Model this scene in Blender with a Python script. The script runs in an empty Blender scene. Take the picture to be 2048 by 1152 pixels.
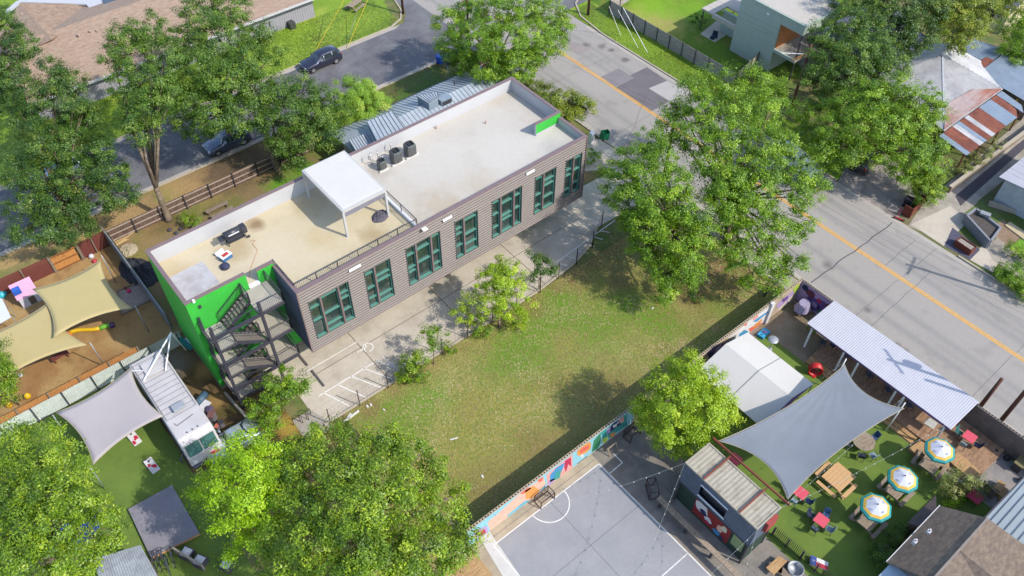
import bpy, math, random
import numpy as np
from mathutils import Vector, Matrix
C = bpy.context.scene.collection
random.seed(7); rng = np.random.default_rng(7)
# ------------------------------------------------------------------ camera, sky, sun, exposure
SC = bpy.context.scene
RW = np.array([[0.77173523, -0.63586052, 0.01030259], [-0.47320985, -0.5850005, -0.65867052], [0.42484959, 0.50344396, -0.75236095]])
FOC = 1670.584
CAMZ = 54.0
cam_d = bpy.data.cameras.new('camera'); cam = bpy.data.objects.new('camera', cam_d); C.objects.link(cam)
mw = Matrix.Identity(4)
for r in range(3):
    mw[r][0] = RW[0][r]; mw[r][1] = -RW[1][r]; mw[r][2] = -RW[2][r]
mw.translation = Vector((0, 0, CAMZ))
cam.matrix_world = mw
cam_d.sensor_width = 36; cam_d.lens = FOC / 2048 * 36; cam_d.clip_end = 2000; cam_d.clip_start = 0.5
SC.camera = cam
SUN_AZ, SUN_EL = math.radians(-65), math.radians(43)
sdir = Vector((math.cos(SUN_AZ) * math.cos(SUN_EL), math.sin(SUN_AZ) * math.cos(SUN_EL), math.sin(SUN_EL)))
w = bpy.data.worlds.new('World'); SC.world = w; w.use_nodes = True
nt = w.node_tree; bg = nt.nodes['Background']
sky = nt.nodes.new('ShaderNodeTexSky'); sky.sky_type = 'NISHITA'; sky.sun_disc = False
sky.sun_elevation = SUN_EL; sky.sun_rotation = math.atan2(sdir.x, sdir.y)
nt.links.new(sky.outputs[0], bg.inputs[0]); bg.inputs[1].default_value = 0.15
sl = bpy.data.lights.new('sun', 'SUN'); sl.energy = 2.45; sl.angle = math.radians(0.6); sl.color = (1.0, 0.94, 0.84)
so = bpy.data.objects.new('sun', sl); C.objects.link(so); so.location = (0, 0, 80)
so.rotation_euler = sdir.to_track_quat('Z', 'Y').to_euler()
SC.view_settings.view_transform = 'Standard'; SC.view_settings.look = 'None'
SC.view_settings.exposure = 1.12; SC.view_settings.gamma = 1.0
SC.render.engine = 'CYCLES'
SC.cycles.max_bounces = 6; SC.cycles.transparent_max_bounces = 6
# ------------------------------------------------------------------ measuring: a point of the photo on a known plane
def _ray(x, y): return RW.T @ np.array([(x - 1024) / FOC, (y - 576) / FOC, 1.0])
def G(x, y, z=0.0):
    d = _ray(x, y); t = (z - CAMZ) / d[2]; return Vector((d[0] * t, d[1] * t, z))
def PY(x, y, Y):
    d = _ray(x, y); t = Y / d[1]; return Vector((d[0] * t, Y, CAMZ + d[2] * t))
def PX(x, y, X):
    d = _ray(x, y); t = X / d[0]; return Vector((X, d[1] * t, CAMZ + d[2] * t))
def mpp(p):    # metres per photo pixel at a point
    return float(RW[2] @ (np.array(p) - np.array([0, 0, CAMZ]))) / FOC
# ------------------------------------------------------------------ materials
MATS = {}
def s2l(c):
    return tuple((v / 12.92 if v <= 0.04045 else ((v + 0.055) / 1.055) ** 2.4) for v in c)
def M(name, rgb, rough=0.75, var=0.12, scale=2.0, bump=0.0, bscale=None, metal=0.0, rgb2=None, thr=None, spec=0.4, stretch=None, coat=0):
    if name in MATS: return MATS[name]
    m = bpy.data.materials.new(name); m.use_nodes = True; t = m.node_tree; N = t.nodes; L = t.links
    b = N['Principled BSDF']; b.inputs['Roughness'].default_value = rough; b.inputs['Metallic'].default_value = metal
    b.inputs['Specular IOR Level'].default_value = spec
    if coat: b.inputs['Coat Weight'].default_value = coat
    tc = N.new('ShaderNodeTexCoord'); vec = tc.outputs['Object']
    if stretch:
        mp = N.new('ShaderNodeMapping'); mp.inputs['Scale'].default_value = stretch; L.new(vec, mp.inputs[0]); vec = mp.outputs[0]
    n1 = N.new('ShaderNodeTexNoise'); n1.inputs['Scale'].default_value = scale; n1.inputs['Detail'].default_value = 6; n1.inputs['Roughness'].default_value = 0.62
    L.new(vec, n1.inputs['Vector'])
    n2 = N.new('ShaderNodeTexNoise'); n2.inputs['Scale'].default_value = scale * 9.3; n2.inputs['Detail'].default_value = 3
    L.new(vec, n2.inputs['Vector'])
    r1 = N.new('ShaderNodeMapRange'); r1.inputs[1].default_value = 0.3; r1.inputs[2].default_value = 0.7
    r1.inputs[3].default_value = 1 - var; r1.inputs[4].default_value = 1 + var; L.new(n1.outputs[0], r1.inputs[0])
    r2 = N.new('ShaderNodeMapRange'); r2.inputs[1].default_value = 0.3; r2.inputs[2].default_value = 0.7
    r2.inputs[3].default_value = 1 - var * 0.6; r2.inputs[4].default_value = 1 + var * 0.6; L.new(n2.outputs[0], r2.inputs[0])
    mu = N.new('ShaderNodeMath'); mu.operation = 'MULTIPLY'; L.new(r1.outputs[0], mu.inputs[0]); L.new(r2.outputs[0], mu.inputs[1])
    vm = N.new('ShaderNodeVectorMath'); vm.operation = 'SCALE'; L.new(mu.outputs[0], vm.inputs['Scale'])
    if rgb2:
        n3 = N.new('ShaderNodeTexNoise'); n3.inputs['Scale'].default_value = scale * 0.6; n3.inputs['Detail'].default_value = 5; n3.inputs['Roughness'].default_value = 0.7
        L.new(vec, n3.inputs['Vector'])
        r3 = N.new('ShaderNodeMapRange'); lo, hi = thr or (0.42, 0.62); r3.inputs[1].default_value = lo; r3.inputs[2].default_value = hi
        L.new(n3.outputs[0], r3.inputs[0])
        mx = N.new('ShaderNodeMix'); mx.data_type = 'RGBA'; L.new(r3.outputs[0], mx.inputs['Factor'])
        mx.inputs['A'].default_value = (*rgb, 1); mx.inputs['B'].default_value = (*rgb2, 1); L.new(mx.outputs['Result'], vm.inputs[0])
    else:
        vm.inputs[0].default_value = rgb
    L.new(vm.outputs[0], b.inputs['Base Color'])
    if bump:
        nb = N.new('ShaderNodeTexNoise'); nb.inputs['Scale'].default_value = bscale or scale * 6; nb.inputs['Detail'].default_value = 4
        L.new(vec, nb.inputs['Vector'])
        bp = N.new('ShaderNodeBump'); bp.inputs['Strength'].default_value = bump; bp.inputs['Distance'].default_value = 0.05
        L.new(nb.outputs[0], bp.inputs['Height']); L.new(bp.outputs[0], b.inputs['Normal'])
    MATS[name] = m; return m
def leafmat(name, dark, mid, light, odd=None):
    if name in MATS: return MATS[name]
    m = bpy.data.materials.new(name); m.use_nodes = True; t = m.node_tree; N = t.nodes; L = t.links
    b = N['Principled BSDF']; b.inputs['Roughness'].default_value = 0.45; b.inputs['Specular IOR Level'].default_value = 0.45
    at = N.new('ShaderNodeAttribute'); at.attribute_name = 'tint'
    cr = N.new('ShaderNodeValToRGB'); e = cr.color_ramp.elements
    e[0].position = 0.0; e[0].color = (*dark, 1); e[1].position = 0.5; e[1].color = (*mid, 1)
    x = e.new(0.9); x.color = (*light, 1)
    if odd: x = e.new(0.975); x.color = (*odd, 1)
    L.new(at.outputs['Fac'], cr.inputs[0]); L.new(cr.outputs[0], b.inputs['Base Color'])
    tr = N.new('ShaderNodeBsdfTranslucent'); mxs = N.new('ShaderNodeMixShader'); mxs.inputs[0].default_value = 0.3
    hs = N.new('ShaderNodeHueSaturation'); hs.inputs['Value'].default_value = 1.5; hs.inputs['Hue'].default_value = 0.485; L.new(cr.outputs[0], hs.inputs['Color']); L.new(hs.outputs[0], tr.inputs[0])
    L.new(b.outputs[0], mxs.inputs[1]); L.new(tr.outputs[0], mxs.inputs[2]); L.new(mxs.outputs[0], N['Material Output'].inputs[0])
    MATS[name] = m; return m
# ------------------------------------------------------------------ object helpers
def tag(o, label=None, cat=None, group=None, kind=None):
    if label: o['label'] = label
    if cat: o['category'] = cat
    if group: o['group'] = group
    if kind: o['kind'] = kind
    return o
def thing(name, label, cat, loc=(0, 0, 0), rz=0, group=None):
    o = bpy.data.objects.new(name, None); C.objects.link(o); o.location = loc; o.rotation_euler = (0, 0, rz); o.empty_display_size = .3
    return tag(o, label, cat, group)
def dup(root, loc, rz=0, label=None, group=None):
    r = root.copy(); C.objects.link(r); r.location = loc; r.rotation_euler = (0, 0, rz)
    if label: r['label'] = label
    if group: r['group'] = group
    for ch in list(root.children):
        c = ch.copy(); C.objects.link(c); c.parent = r
        for g in list(ch.children):
            d = g.copy(); C.objects.link(d); d.parent = c
    return r
def rootloc(o):
    v = Vector((0, 0, 0))
    while o is not None: v += o.location; o = o.parent
    return v
class MB:
    def __init__(s): s.v = []; s.f = []; s.smooth = False; s.mi = []; s.cur = 0
    def add(s, vs, fs):
        k = len(s.v); s.v += [tuple(p) for p in vs]; s.f += [tuple(i + k for i in f) for f in fs]; s.mi += [s.cur] * len(fs); return s
    def box(s, x0, x1, y0, y1, z0, z1):
        return s.add([(x0, y0, z0), (x1, y0, z0), (x1, y1, z0), (x0, y1, z0), (x0, y0, z1), (x1, y0, z1), (x1, y1, z1), (x0, y1, z1)],
                     [(0, 3, 2, 1), (4, 5, 6, 7), (0, 1, 5, 4), (1, 2, 6, 5), (2, 3, 7, 6), (3, 0, 4, 7)])
    def obox(s, c, sx, sy, sz, rz=0, tilt=0):   # centre of base, sizes, yaw
        ca, sa = math.cos(rz), math.sin(rz); P = []
        for dz in (0, sz):
            for dx, dy in ((-1, -1), (1, -1), (1, 1), (-1, 1)):
                x, y = dx * sx / 2, dy * sy / 2; z = dz + tilt * y
                P.append((c[0] + x * ca - y * sa, c[1] + x * sa + y * ca, c[2] + z))
        return s.add(P, [(0, 3, 2, 1), (4, 5, 6, 7), (0, 1, 5, 4), (1, 2, 6, 5), (2, 3, 7, 6), (3, 0, 4, 7)])
    def bar(s, p, q, w, h=None):
        h = h or w; p = Vector(p); q = Vector(q); d = q - p
        if d.length < 1e-6: return s
        d.normalize(); up = Vector((0, 0, 1)) if abs(d.z) < 0.95 else Vector((0, 1, 0))
        a = d.cross(up).normalized(); b = a.cross(d).normalized(); P = []
        for c in (p, q):
            for i, j in ((-1, -1), (1, -1), (1, 1), (-1, 1)): P.append(c + a * (i * w / 2) + b * (j * h / 2))
        return s.add(P, [(0, 3, 2, 1), (4, 5, 6, 7), (0, 1, 5, 4), (1, 2, 6, 5), (2, 3, 7, 6), (3, 0, 4, 7)])
    def path(s, pts, r, n=6, closed=False):
        pts = [Vector(p) for p in pts]; m = len(pts); rings = []
        for i, p in enumerate(pts):
            a = pts[i - 1] if (i > 0 or closed) else p; b = pts[(i + 1) % m] if (i < m - 1 or closed) else p
            d = (b - a).normalized(); up = Vector((0, 0, 1)) if abs(d.z) < 0.9 else Vector((1, 0, 0))
            u = d.cross(up).normalized(); v = u.cross(d); rr = r[i] if isinstance(r, (list, tuple)) else r
            rings.append([p + (u * math.cos(2 * math.pi * k / n) + v * math.sin(2 * math.pi * k / n)) * rr for k in range(n)])
        P = [q for R in rings for q in R]; F = []
        for i in range(m if closed else m - 1):
            j = (i + 1) % m
            for k in range(n): F.append((i * n + k, i * n + (k + 1) % n, j * n + (k + 1) % n, j * n + k))
        if not closed: F += [tuple(range(n))[::-1], tuple((m - 1) * n + k for k in range(n))]
        return s.add(P, F)
    def lathe(s, c, prof, n=16, sq=0.0):
        P = []; F = []; m = len(prof)
        for r, z in prof:
            for k in range(n):
                a = 2 * math.pi * k / n; q = 1.0
                if sq: q = 1 / max(abs(math.cos(a)), abs(math.sin(a))) * sq + (1 - sq)
                P.append((c[0] + r * q * math.cos(a), c[1] + r * q * math.sin(a), c[2] + z))
        for i in range(m - 1):
            for k in range(n): F.append((i * n + k, i * n + (k + 1) % n, (i + 1) * n + (k + 1) % n, (i + 1) * n + k))
        F += [tuple(range(n))[::-1], tuple((m - 1) * n + k for k in range(n))]
        return s.add(P, F)
    def prism(s, pts, z0, z1):
        n = len(pts); P = [(p[0], p[1], z0) for p in pts] + [(p[0], p[1], z1) for p in pts]
        return s.add(P, [tuple(range(n))[::-1], tuple(range(n, 2 * n))] + [(i, (i + 1) % n, n + (i + 1) % n, n + i) for i in range(n)])
    def slab(s, pts, t=0.03):     # planar 3-D polygon with thickness downwards along its normal
        pts = [Vector(p) for p in pts]; n = len(pts); nn = Vector((0, 0, 0))
        for i in range(n): nn += pts[i].cross(pts[(i + 1) % n])
        nn.normalize()
        if nn.z < 0: nn = -nn
        P = pts + [p - nn * t for p in pts]
        return s.add(P, [tuple(range(n)), tuple(range(n, 2 * n))[::-1]] + [(i, (i + 1) % n, n + (i + 1) % n, n + i) for i in range(n)])
    def sheet(s, pts, z):
        n = len(pts); return s.add([(p[0], p[1], z) for p in pts], [tuple(range(n))])
    def grid(s, P):      # P[i][j] points -> surface
        a, b = len(P), len(P[0]); V = [p for R in P for p in R]
        return s.add(V, [(i * b + j, i * b + j + 1, (i + 1) * b + j + 1, (i + 1) * b + j) for i in range(a - 1) for j in range(b - 1)])
    def build(s, name, mat, parent=None, bevel=0, cut=None):
        me = bpy.data.meshes.new(name); o0 = rootloc(parent) if parent else Vector((0, 0, 0))
        if parent is None and s.v:          # a thing that is one mesh: its origin goes to its base
            a = np.array(s.v); o0 = Vector(((a[:, 0].min() + a[:, 0].max()) / 2, (a[:, 1].min() + a[:, 1].max()) / 2, a[:, 2].min()))
        me.from_pydata([(p[0] - o0.x, p[1] - o0.y, p[2] - o0.z) for p in s.v], [], s.f)
        mats = mat if isinstance(mat, (list, tuple)) else [mat]
        for m in mats: me.materials.append(m)
        if len(mats) > 1: me.polygons.foreach_set('material_index', s.mi)
        if s.smooth: me.polygons.foreach_set('use_smooth', [True] * len(s.f))
        me.update()
        o = bpy.data.objects.new(name, me); C.objects.link(o)
        if parent: o.parent = parent
        else: o.location = o0
        if bevel:
            b = o.modifiers.new('b', 'BEVEL'); b.width = bevel; b.segments = 2; b.limit_method = 'ANGLE'
        return o
def struct(name, mb, mat):
    o = mb.build(name, mat); o['kind'] = 'structure'; return o
def sag(p, q, k, d):
    p = Vector(p); q = Vector(q)
    return [p.lerp(q, i / k) - Vector((0, 0, 4 * d * (i / k) * (1 - i / k))) for i in range(k + 1)]
def corr(mb, a, b, c, d, pitch=0.2, depth=0.04, t=0.02):
    # a-b is the edge across the ribs, ribs run a->d ; closed thin sheet
    a, b, c, d = map(Vector, (a, b, c, d)); n = max(2, int((b - a).length / pitch) * 2)
    nn = (b - a).cross(d - a).normalized()
    if nn.z < 0: nn = -nn
    top = [[], []]
    for i in range(n + 1):
        o = nn * (depth * (1 if i % 2 else 0)); top[0].append(a.lerp(b, i / n) + o); top[1].append(d.lerp(c, i / n) + o)
    mb.grid(top); mb.grid([[p - nn * t for p in R] for R in top])
    return mb
def c(r, g, b, k=0.62): return tuple(v * k for v in s2l((r / 255, g / 255, b / 255)))
# ------------------------------------------------------------------ painted ground (patches of grass and soil that really differ)
def vnoise(x, y, f, seed):
    r = np.random.default_rng(seed); T = r.random((64, 64)); u = x * f; v = y * f
    i = np.floor(u).astype(int); j = np.floor(v).astype(int); a = u - i; b = v - j; a = a * a * (3 - 2 * a); b = b * b * (3 - 2 * b)
    q = lambda m, n: T[m % 64, n % 64]
    return (q(i, j) * (1 - a) + q(i + 1, j) * a) * (1 - b) + (q(i, j + 1) * (1 - a) + q(i + 1, j + 1) * a) * b
def fbm(x, y, f, seed, o=4): return sum(vnoise(x, y, f * 2 ** k, seed + k) / 2 ** k for k in range(o)) / sum(1 / 2 ** k for k in range(o))
def paintmat(name, rough=0.9, bump=0.5, sc=7, var=0.2):
    m = M(name, (1, 1, 1), rough, var, sc, bump, spec=0.15)
    t = m.node_tree
    vm = [n for n in t.nodes if n.type == 'VECT_MATH'][0]
    at = t.nodes.new('ShaderNodeAttribute'); at.attribute_name = 'col'; t.links.new(at.outputs['Color'], vm.inputs[0]); return m
def painted(name, rect, res, z, base, layers, mat, seed=1, clip=None):
    x0, x1, y0, y1 = rect; nx = int((x1 - x0) / res) + 1; ny = int((y1 - y0) / res) + 1
    xs = np.linspace(x0, x1, nx); ys = np.linspace(y0, y1, ny); X, Y = np.meshgrid(xs, ys, indexing='ij')
    col = np.ones((nx, ny, 3)) * np.array(base)
    for i, L in enumerate(layers):
        if L[0] == 'n':      # noise layer: (n, colour, freq, lo, hi, strength)
            _, cc, f, lo, hi, st = L; mk = np.clip((fbm(X, Y, f, seed * 31 + i * 7) - lo) / (hi - lo), 0, 1) * st
        elif L[0] == 'f': cc, mk = L[1], L[2](X, Y)
        else:                # blob: (x, y, r, colour, strength)
            px, py, r, cc, st = L; d = np.hypot(X - px, Y - py) / r + (fbm(X, Y, 1.3, seed * 17 + i) - 0.5) * 1.1
            mk = np.clip(1.35 - d, 0, 1) * st; mk = np.minimum(mk, 1)
        col = col * (1 - mk[..., None]) + np.array(cc) * mk[..., None]
    V = np.stack([X, Y, np.full_like(X, z)], -1).reshape(-1, 3)
    idx = np.arange(nx * ny).reshape(nx, ny); F = np.stack([idx[:-1, :-1], idx[1:, :-1], idx[1:, 1:], idx[:-1, 1:]], -1).reshape(-1, 4)
    if clip is not None:
        cx = V[F].mean(1); F = F[clip(cx[:, 0], cx[:, 1])]
    me = bpy.data.meshes.new(name); me.vertices.add(len(V)); me.vertices.foreach_set('co', V.ravel())
    me.loops.add(len(F) * 4); me.loops.foreach_set('vertex_index', F.ravel()); me.polygons.add(len(F))
    me.polygons.foreach_set('loop_start', np.arange(len(F)) * 4); me.update(calc_edges=True)
    a = me.color_attributes.new('col', 'FLOAT_COLOR', 'POINT'); a.data.foreach_set('color', np.concatenate([col.reshape(-1, 3), np.ones((nx * ny, 1))], 1).ravel())
    me.materials.append(mat); o = bpy.data.objects.new(name, me); C.objects.link(o); o['kind'] = 'structure'; return o
def gb(px, py, r, cc, st): p = G(px, py); return (p.x, p.y, r, cc, st)
GM = paintmat('grass_and_soil', sc=5); MU = paintmat('mulch_and_soil', bump=0.9, sc=9)
def rect(name, x0, x1, y0, y1, z, mat): return struct(name, MB().sheet([(x0, y0), (x1, y0), (x1, y1), (x0, y1)], z), mat)
def psheet(name, px, z, mat): return struct(name, MB().sheet([G(*q) for q in px], z), mat)
GRN, DRY, DIRT, BRN = c(112, 138, 48), c(150, 148, 84), c(150, 118, 82), c(112, 92, 58)
LUSH = c(135, 172, 45)
terr = M('terrain_soil', c(128, 122, 78), 0.95, 0.2, 0.8, 0.4, rgb2=c(96, 118, 52))
def gb(px, py, r, cc, st): p = G(px, py); return (p.x, p.y, r, cc, st)
rect('terrain', -300, 380, -260, 420, 0, terr)
# vacant lot between the car park and the mural wall
lay = [('n', c(174, 166, 102), 0.22, 0.40, 0.62, 0.8), ('n', c(172, 158, 96), 0.5, 0.55, 0.75, 0.6), ('n', c(120, 112, 60), 0.9, 0.5, 0.8, 0.45)]
for a in [(1090, 650, 2.6), (1010, 720, 2.4), (1190, 660, 2.6), (1320, 640, 2.2), (1420, 600, 1.6), (860, 800, 2.0), (780, 850, 2.4), (1120, 600, 1.6), (1480, 570, 1.5), (1050, 690, 2.2), (1250, 610, 2.0)]:
    lay.append(gb(*a, c(110, 150, 44), 0.85))
for a in [(930, 870, 3.0), (880, 930, 2.4), (1010, 860, 3.2), (1040, 800, 2.2), (950, 790, 1.6), (1130, 690, 1.5)]: lay.append(gb(*a, c(166, 156, 84), 0.6))
for a in [(700, 900, 1.4), (1330, 700, .9), (1190, 790, 2.0), (1240, 760, 1.8), (1120, 770, 1.4), (1060, 880, 1.6), (1010, 960, 2.2), (1090, 900, 1.8), (1160, 850, 1.8), (960, 1000, 2), (1210, 810, 1.5)]: lay.append(gb(*a, c(138, 118, 72), 0.5))
for a in [(1430, 570, 2.4), (1390, 600, 1.4), (1065, 615, 1.1), (1200, 520, 1.8), (1150, 560, 1.2), (1225, 490, 1.2), (1440, 540, 1.6), (1410, 560, 2.0), (1455, 560, 1.8), (1465, 530, 1.6), (690, 850, 1.0), (740, 815, 0.9), (790, 780, 0.8), (640, 880, 1.0), (1240, 560, 1.4), (1020, 650, .9), (1110, 575, .7), (1135, 555, .7), (1160, 540, .8), (1180, 520, .8), (1205, 500, .8), (1230, 480, .8)]: lay.append(gb(*a, c(150, 118, 84), 0.7))
for a in [(1480, 600, .7), (1420, 650, .8), (1370, 690, .8), (1300, 745, .8), (1500, 580, .8)]: lay.append(gb(*a, c(178, 152, 112), 0.8))
painted('vacant_lot_grass', (2, 48.3, 20.2, 34.4), 0.14, 0.004, c(146, 150, 74), lay, GM, 3)
# driveway and car park
conc = M('drive_concrete', c(214, 203, 186), 0.85, 0.07, 0.5, 0.15, 12, rgb2=c(188, 176, 160), thr=(.45, .7))
conc2 = M('old_concrete', c(186, 178, 165), 0.9, 0.12, 0.7, 0.2, 12, rgb2=c(160, 150, 136))
PLOT = [(587, 722), (626, 700)]
struct('car_park_concrete', MB().sheet([G(597, 789), G(620, 822), G(652, 862), (11.6, 34.45), (32, 34.45), (36.5, 34.9), (39.0, 35.6), (41.2, 36.9), (50.4, 37.0), (50.4, 41.5), (40.6, 42.15), (9.2, 42.15)], 0.008), conc)
psheet('bicycle_pad', [(584, 841), (622, 820), (668, 850), (640, 872), (606, 872)], 0.012, conc2)
jt = M('joint_dark', c(120, 95, 75), 0.9, 0.1)
j = MB()
for x in (16.95, 25.0, 33.0): j.box(x - .03, x + .03, 34.5, 42.1, 0.009, 0.0125)
j.box(10, 41, 38.85, 38.9, 0.009, 0.0125)
struct('concrete_joints', j, jt)
kerbm = M('kerb_concrete', c(196, 184, 165), 0.85, 0.1, 1.5)
wp = M('white_road_paint', c(240, 238, 234, 0.72), 0.7, 0.12, 3, rgb2=c(226, 222, 216), thr=(.5, .7))
mk = MB()
def gline(mb, p, q, wd, z=0.0165):
    p = Vector((p[0], p[1], 0)); q = Vector((q[0], q[1], 0)); d = (q - p).normalized(); n = Vector((-d.y, d.x, 0)) * wd / 2
    mb.sheet([p - n, q - n, q + n, p + n], z)
gline(mk, (12.1, 39.55), (17.0, 39.55), .08); gline(mk, (11.9, 36.95), (16.9, 36.95), .09)
for a, b in (((647.8, 786), (699.3, 812.7)), ((675.5, 769.4), (730.8, 794.6)), ((702.2, 752.9), (768, 777.8)), ((728, 736.9), (784, 758.3)), ((752.8, 721), (792, 736)), ((766, 713), (800, 742))): gline(mk, G(*a), G(*b), .09)
gline(mk, G(1113, 524), G(1230, 440.7), .08)
for a, b in (((1115, 526), (1137, 532)), ((1133, 512), (1155, 519)), ((1151.7, 500.7), (1175, 507)), ((1170, 489), (1190, 493)), ((1186.7, 474), (1205, 479)), ((1201.7, 462), (1219, 465))): gline(mk, G(*a), G(*b), .07)
struct('parking_markings', mk, wp)
hc = MB(); cxp = G(736, 695)
n = 20
for i in range(int(n * .78)):
    a0 = 2 * math.pi * i / n - 1.9; a1 = 2 * math.pi * (i + 1) / n - 1.9
    hc.sheet([cxp + Vector((math.cos(t) * r, math.sin(t) * r, 0)) for t, r in ((a0, .38), (a0, .46), (a1, .46), (a1, .38))][::-1], 0.0165)
gline(hc, cxp + Vector((-.75, .1, 0)), cxp + Vector((-.1, .1, 0)), .09); gline(hc, cxp + Vector((-.1, .1, 0)), cxp + Vector((0, .38, 0)), .09)
gline(hc, cxp + Vector((-.35, .1, 0)), cxp + Vector((-.35, -.28, 0)), .09); gline(hc, cxp + Vector((-.9, .13, 0)), cxp + Vector((-.82, .1, 0)), .2)
struct('accessible_parking_symbol', hc, wp)
stop_m = M('wheel_stop_rubber', (.09, .08, .08), 0.8, 0.1)
for k, (a, b) in enumerate([((598, 711), (615.5, 732)), ((624, 742), (648.5, 773))]):
    p, q = G(*a), G(*b); p.z = q.z = .07
    tag(MB().bar(p, q, .16, .12).build('wheel_stop', stop_m, bevel=.02), ['dark wheel stop half under the edge of the raised building', 'dark wheel stop in the bay between two white lines'][k], 'wheel stop', 'wheel stops in the car park')
# kerb wall along the lot
kw = MB(); kp = [(10.9, 34.42), (32, 34.42), (36.5, 34.87), (39, 35.57), (41.2, 36.85)]
for a, b in zip(kp[:-1], kp[1:]): kw.bar((*a, .07), (*b, .07), .16, .14)
struct('car_park_kerb', kw, kerbm)
# streets
road = M('main_road_surface', c(168, 163, 160), 0.9, 0.09, 0.35, 0.25, 14, rgb2=c(176, 171, 166), stretch=(1, .25, 1))
asp = M('side_road_asphalt', c(112, 110, 116), 0.92, 0.12, 0.5, 0.35, 16, rgb2=c(130, 130, 134))
RD = paintmat('main_road_paint', .9, .25, 4, .06)
def tracks(X, Y): return np.clip(sum(np.exp(-((X - t) / .38) ** 2) for t in (52.7, 54.5, 59.2, 61.0)), 0, 1) * (.35 + .5 * fbm(X * .4, Y * .12, .6, 71))
def lanes(X, Y): return np.clip(sum(np.exp(-((X - t) / .3) ** 2) for t in (53.6, 60.1)), 0, 1) * np.clip(fbm(X * .3, Y * .3, .5, 72) - .35, 0, 1) * 1.2
rl_ = [('n', c(182, 176, 170), .12, .4, .65, .7), ('f', c(152, 149, 148), tracks), ('f', c(140, 136, 134), lanes), ('n', c(150, 146, 142), .9, .62, .8, .5)]
for a in [(1205, 92, .6), (1170, 90, .5), (1222, 100, .4), (1255, 290, .5), (1262, 285, .3), (1795, 690, .3), (1812, 702, .3), (1850, 735, .4), (1870, 750, .3), (1905, 775, .3), (1735, 620, .3), (1640, 590, .3), (1250, 120, .5), (1655, 530, .5)]: rl_.append(gb(*a, c(110, 104, 102), .8))
painted('main_road', (50.55, 63.8, -20, 160), .22, .006, c(176, 170, 163), rl_, RD, 41)
struct('side_road', MB().sheet([(-160, 67.4), (49.5, 67.4), (50.9, 66.0), (50.9, 100), (49.6, 84), (48.8, 78.6), (47.2, 76.5), (-160, 76.5)], 0.009), asp)
struct('cross_road', MB().sheet([(63.6, 66.5), (200, 68.5), (200, 78.5), (63.6, 79)], 0.010), asp)
kb = MB()
def kerb(pts, w=.16, h=.12):
    for a, b in zip(pts[:-1], pts[1:]): kb.bar((a[0], a[1], h / 2), (b[0], b[1], h / 2), w, h)
kerb([(-160, 67.3), (46.5, 67.3), (49.3, 66.4), (50.45, 64.2), (50.45, 44.6)]); kerb([(50.45, 37), (50.45, 22)]); kerb([(50.45, 20), (50.45, -120)])
kerb([(-160, 76.6), (45.4, 76.6), (47.3, 77.4), (48.4, 78.9), (49.3, 82), (50.3, 92), (50.4, 200)])
kerb([(63.9, 27), (63.9, 60), (64.5, 64.4), (66, 67), (69, 68.6), (200, 68.6)]); kerb([(200, 78.6), (68, 78.6), (64.4, 81), (63.9, 200)]); kerb([(63.9, 13.9), (63.9, 7)], .16, .15); kerb([(63.9, 5), (63.9, -120)])
struct('kerbs', kb, kerbm)
gut = M('gutter_concrete', c(190, 182, 172), 0.85, 0.1, 1)
g_ = MB(); g_.sheet([(50.55, -100), (51.0, -100), (51.0, 66), (50.55, 64)], .0095).sheet([(63.35, -100), (63.8, -100), (63.8, 63), (63.35, 62)], .0095)
g_.sheet([(-160, 67.4), (46.4, 67.4), (46.4, 67.85), (-160, 67.85)], .0125).sheet([(-160, 76.05), (45.6, 76.05), (46.6, 76.5), (-160, 76.5)], .0125)
struct('gutters', g_, gut)
ylw = M('yellow_road_paint', c(236, 178, 78), 0.7, 0.15, 4)
yl = MB(); yl.sheet([(57.42, -100), (57.58, -100), (57.58, 61), (57.42, 61)], .0125).sheet([(57.66, -100), (57.8, -100), (57.8, 61), (57.66, 61)], .0125)
struct('centre_line', yl, ylw)
z3 = lambda L: [(1000 + a / 3, b / 3) for a, b in L]
psheet('road_patch', z3([(598, 465), (712, 410), (800, 465), (690, 525)]), .0112, M('patch_mid', c(142, 136, 138), .9, .1, .6, .2))
psheet('dark_road_patch', z3([(775, 455), (882, 403), (1003, 485), (893, 530), (1017, 607), (903, 672), (690, 527), (802, 467)]), .0108, M('patch_dark', c(122, 116, 120), .9, .12, .6, .3))
psheet('dark_road_patch', z3([(380, 262), (450, 250), (540, 290), (470, 335)]), .0108, M('patch_faint', c(160, 150, 146), .9, .1, .6, .2))
psheet('concrete_road_patch', z3([(893, 530), (1003, 485), (1125, 560), (1017, 607)]), .011, M('patch_pale', c(190, 186, 182), .9, .06, .6, .2))
ck = MB(); crk = M('sealed_crack', c(88, 84, 86), .9, .1)
for x, y0, y1 in ((57.1, 0, 0),): pass
def crack(a, b, wd=.07, nseg=14, amp=.12, z=.0128, s=1):
    r = random.Random(s); a = G(*a); b = G(*b); P = [a.lerp(b, i / nseg) + Vector((r.uniform(-amp, amp), r.uniform(-amp, amp), 0)) for i in range(nseg + 1)]
    for p, q in zip(P[:-1], P[1:]): gline(ck, p, q, wd, z)
crack((1786, 445), (1622, 565), .09, 12, .08); crack((1690, 350), (1500, 470), .04, 12, .1, s=2); crack((1860, 545), (1700, 690), .03, 10, .08, s=3); crack((1830, 480), (1770, 530), .03, 6, .08, s=4)
crack((1300, 180), (1230, 330), .03, 10, .15, s=5); crack((850, 85), (700, 130), .03, 10, .15, .0135, 6); crack((800, 90), (860, 150), .03, 8, .15, .0135, 7)
for i, yy in enumerate((5, 15, 25, 35, 45, 55)): 
    for x0, x1 in ((51, 57.3), (57.9, 63.3)): gline(ck, (x0, yy + (i % 3) * .6), (x1, yy + (i % 3) * .6 + .1), .025, .0128)
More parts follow.
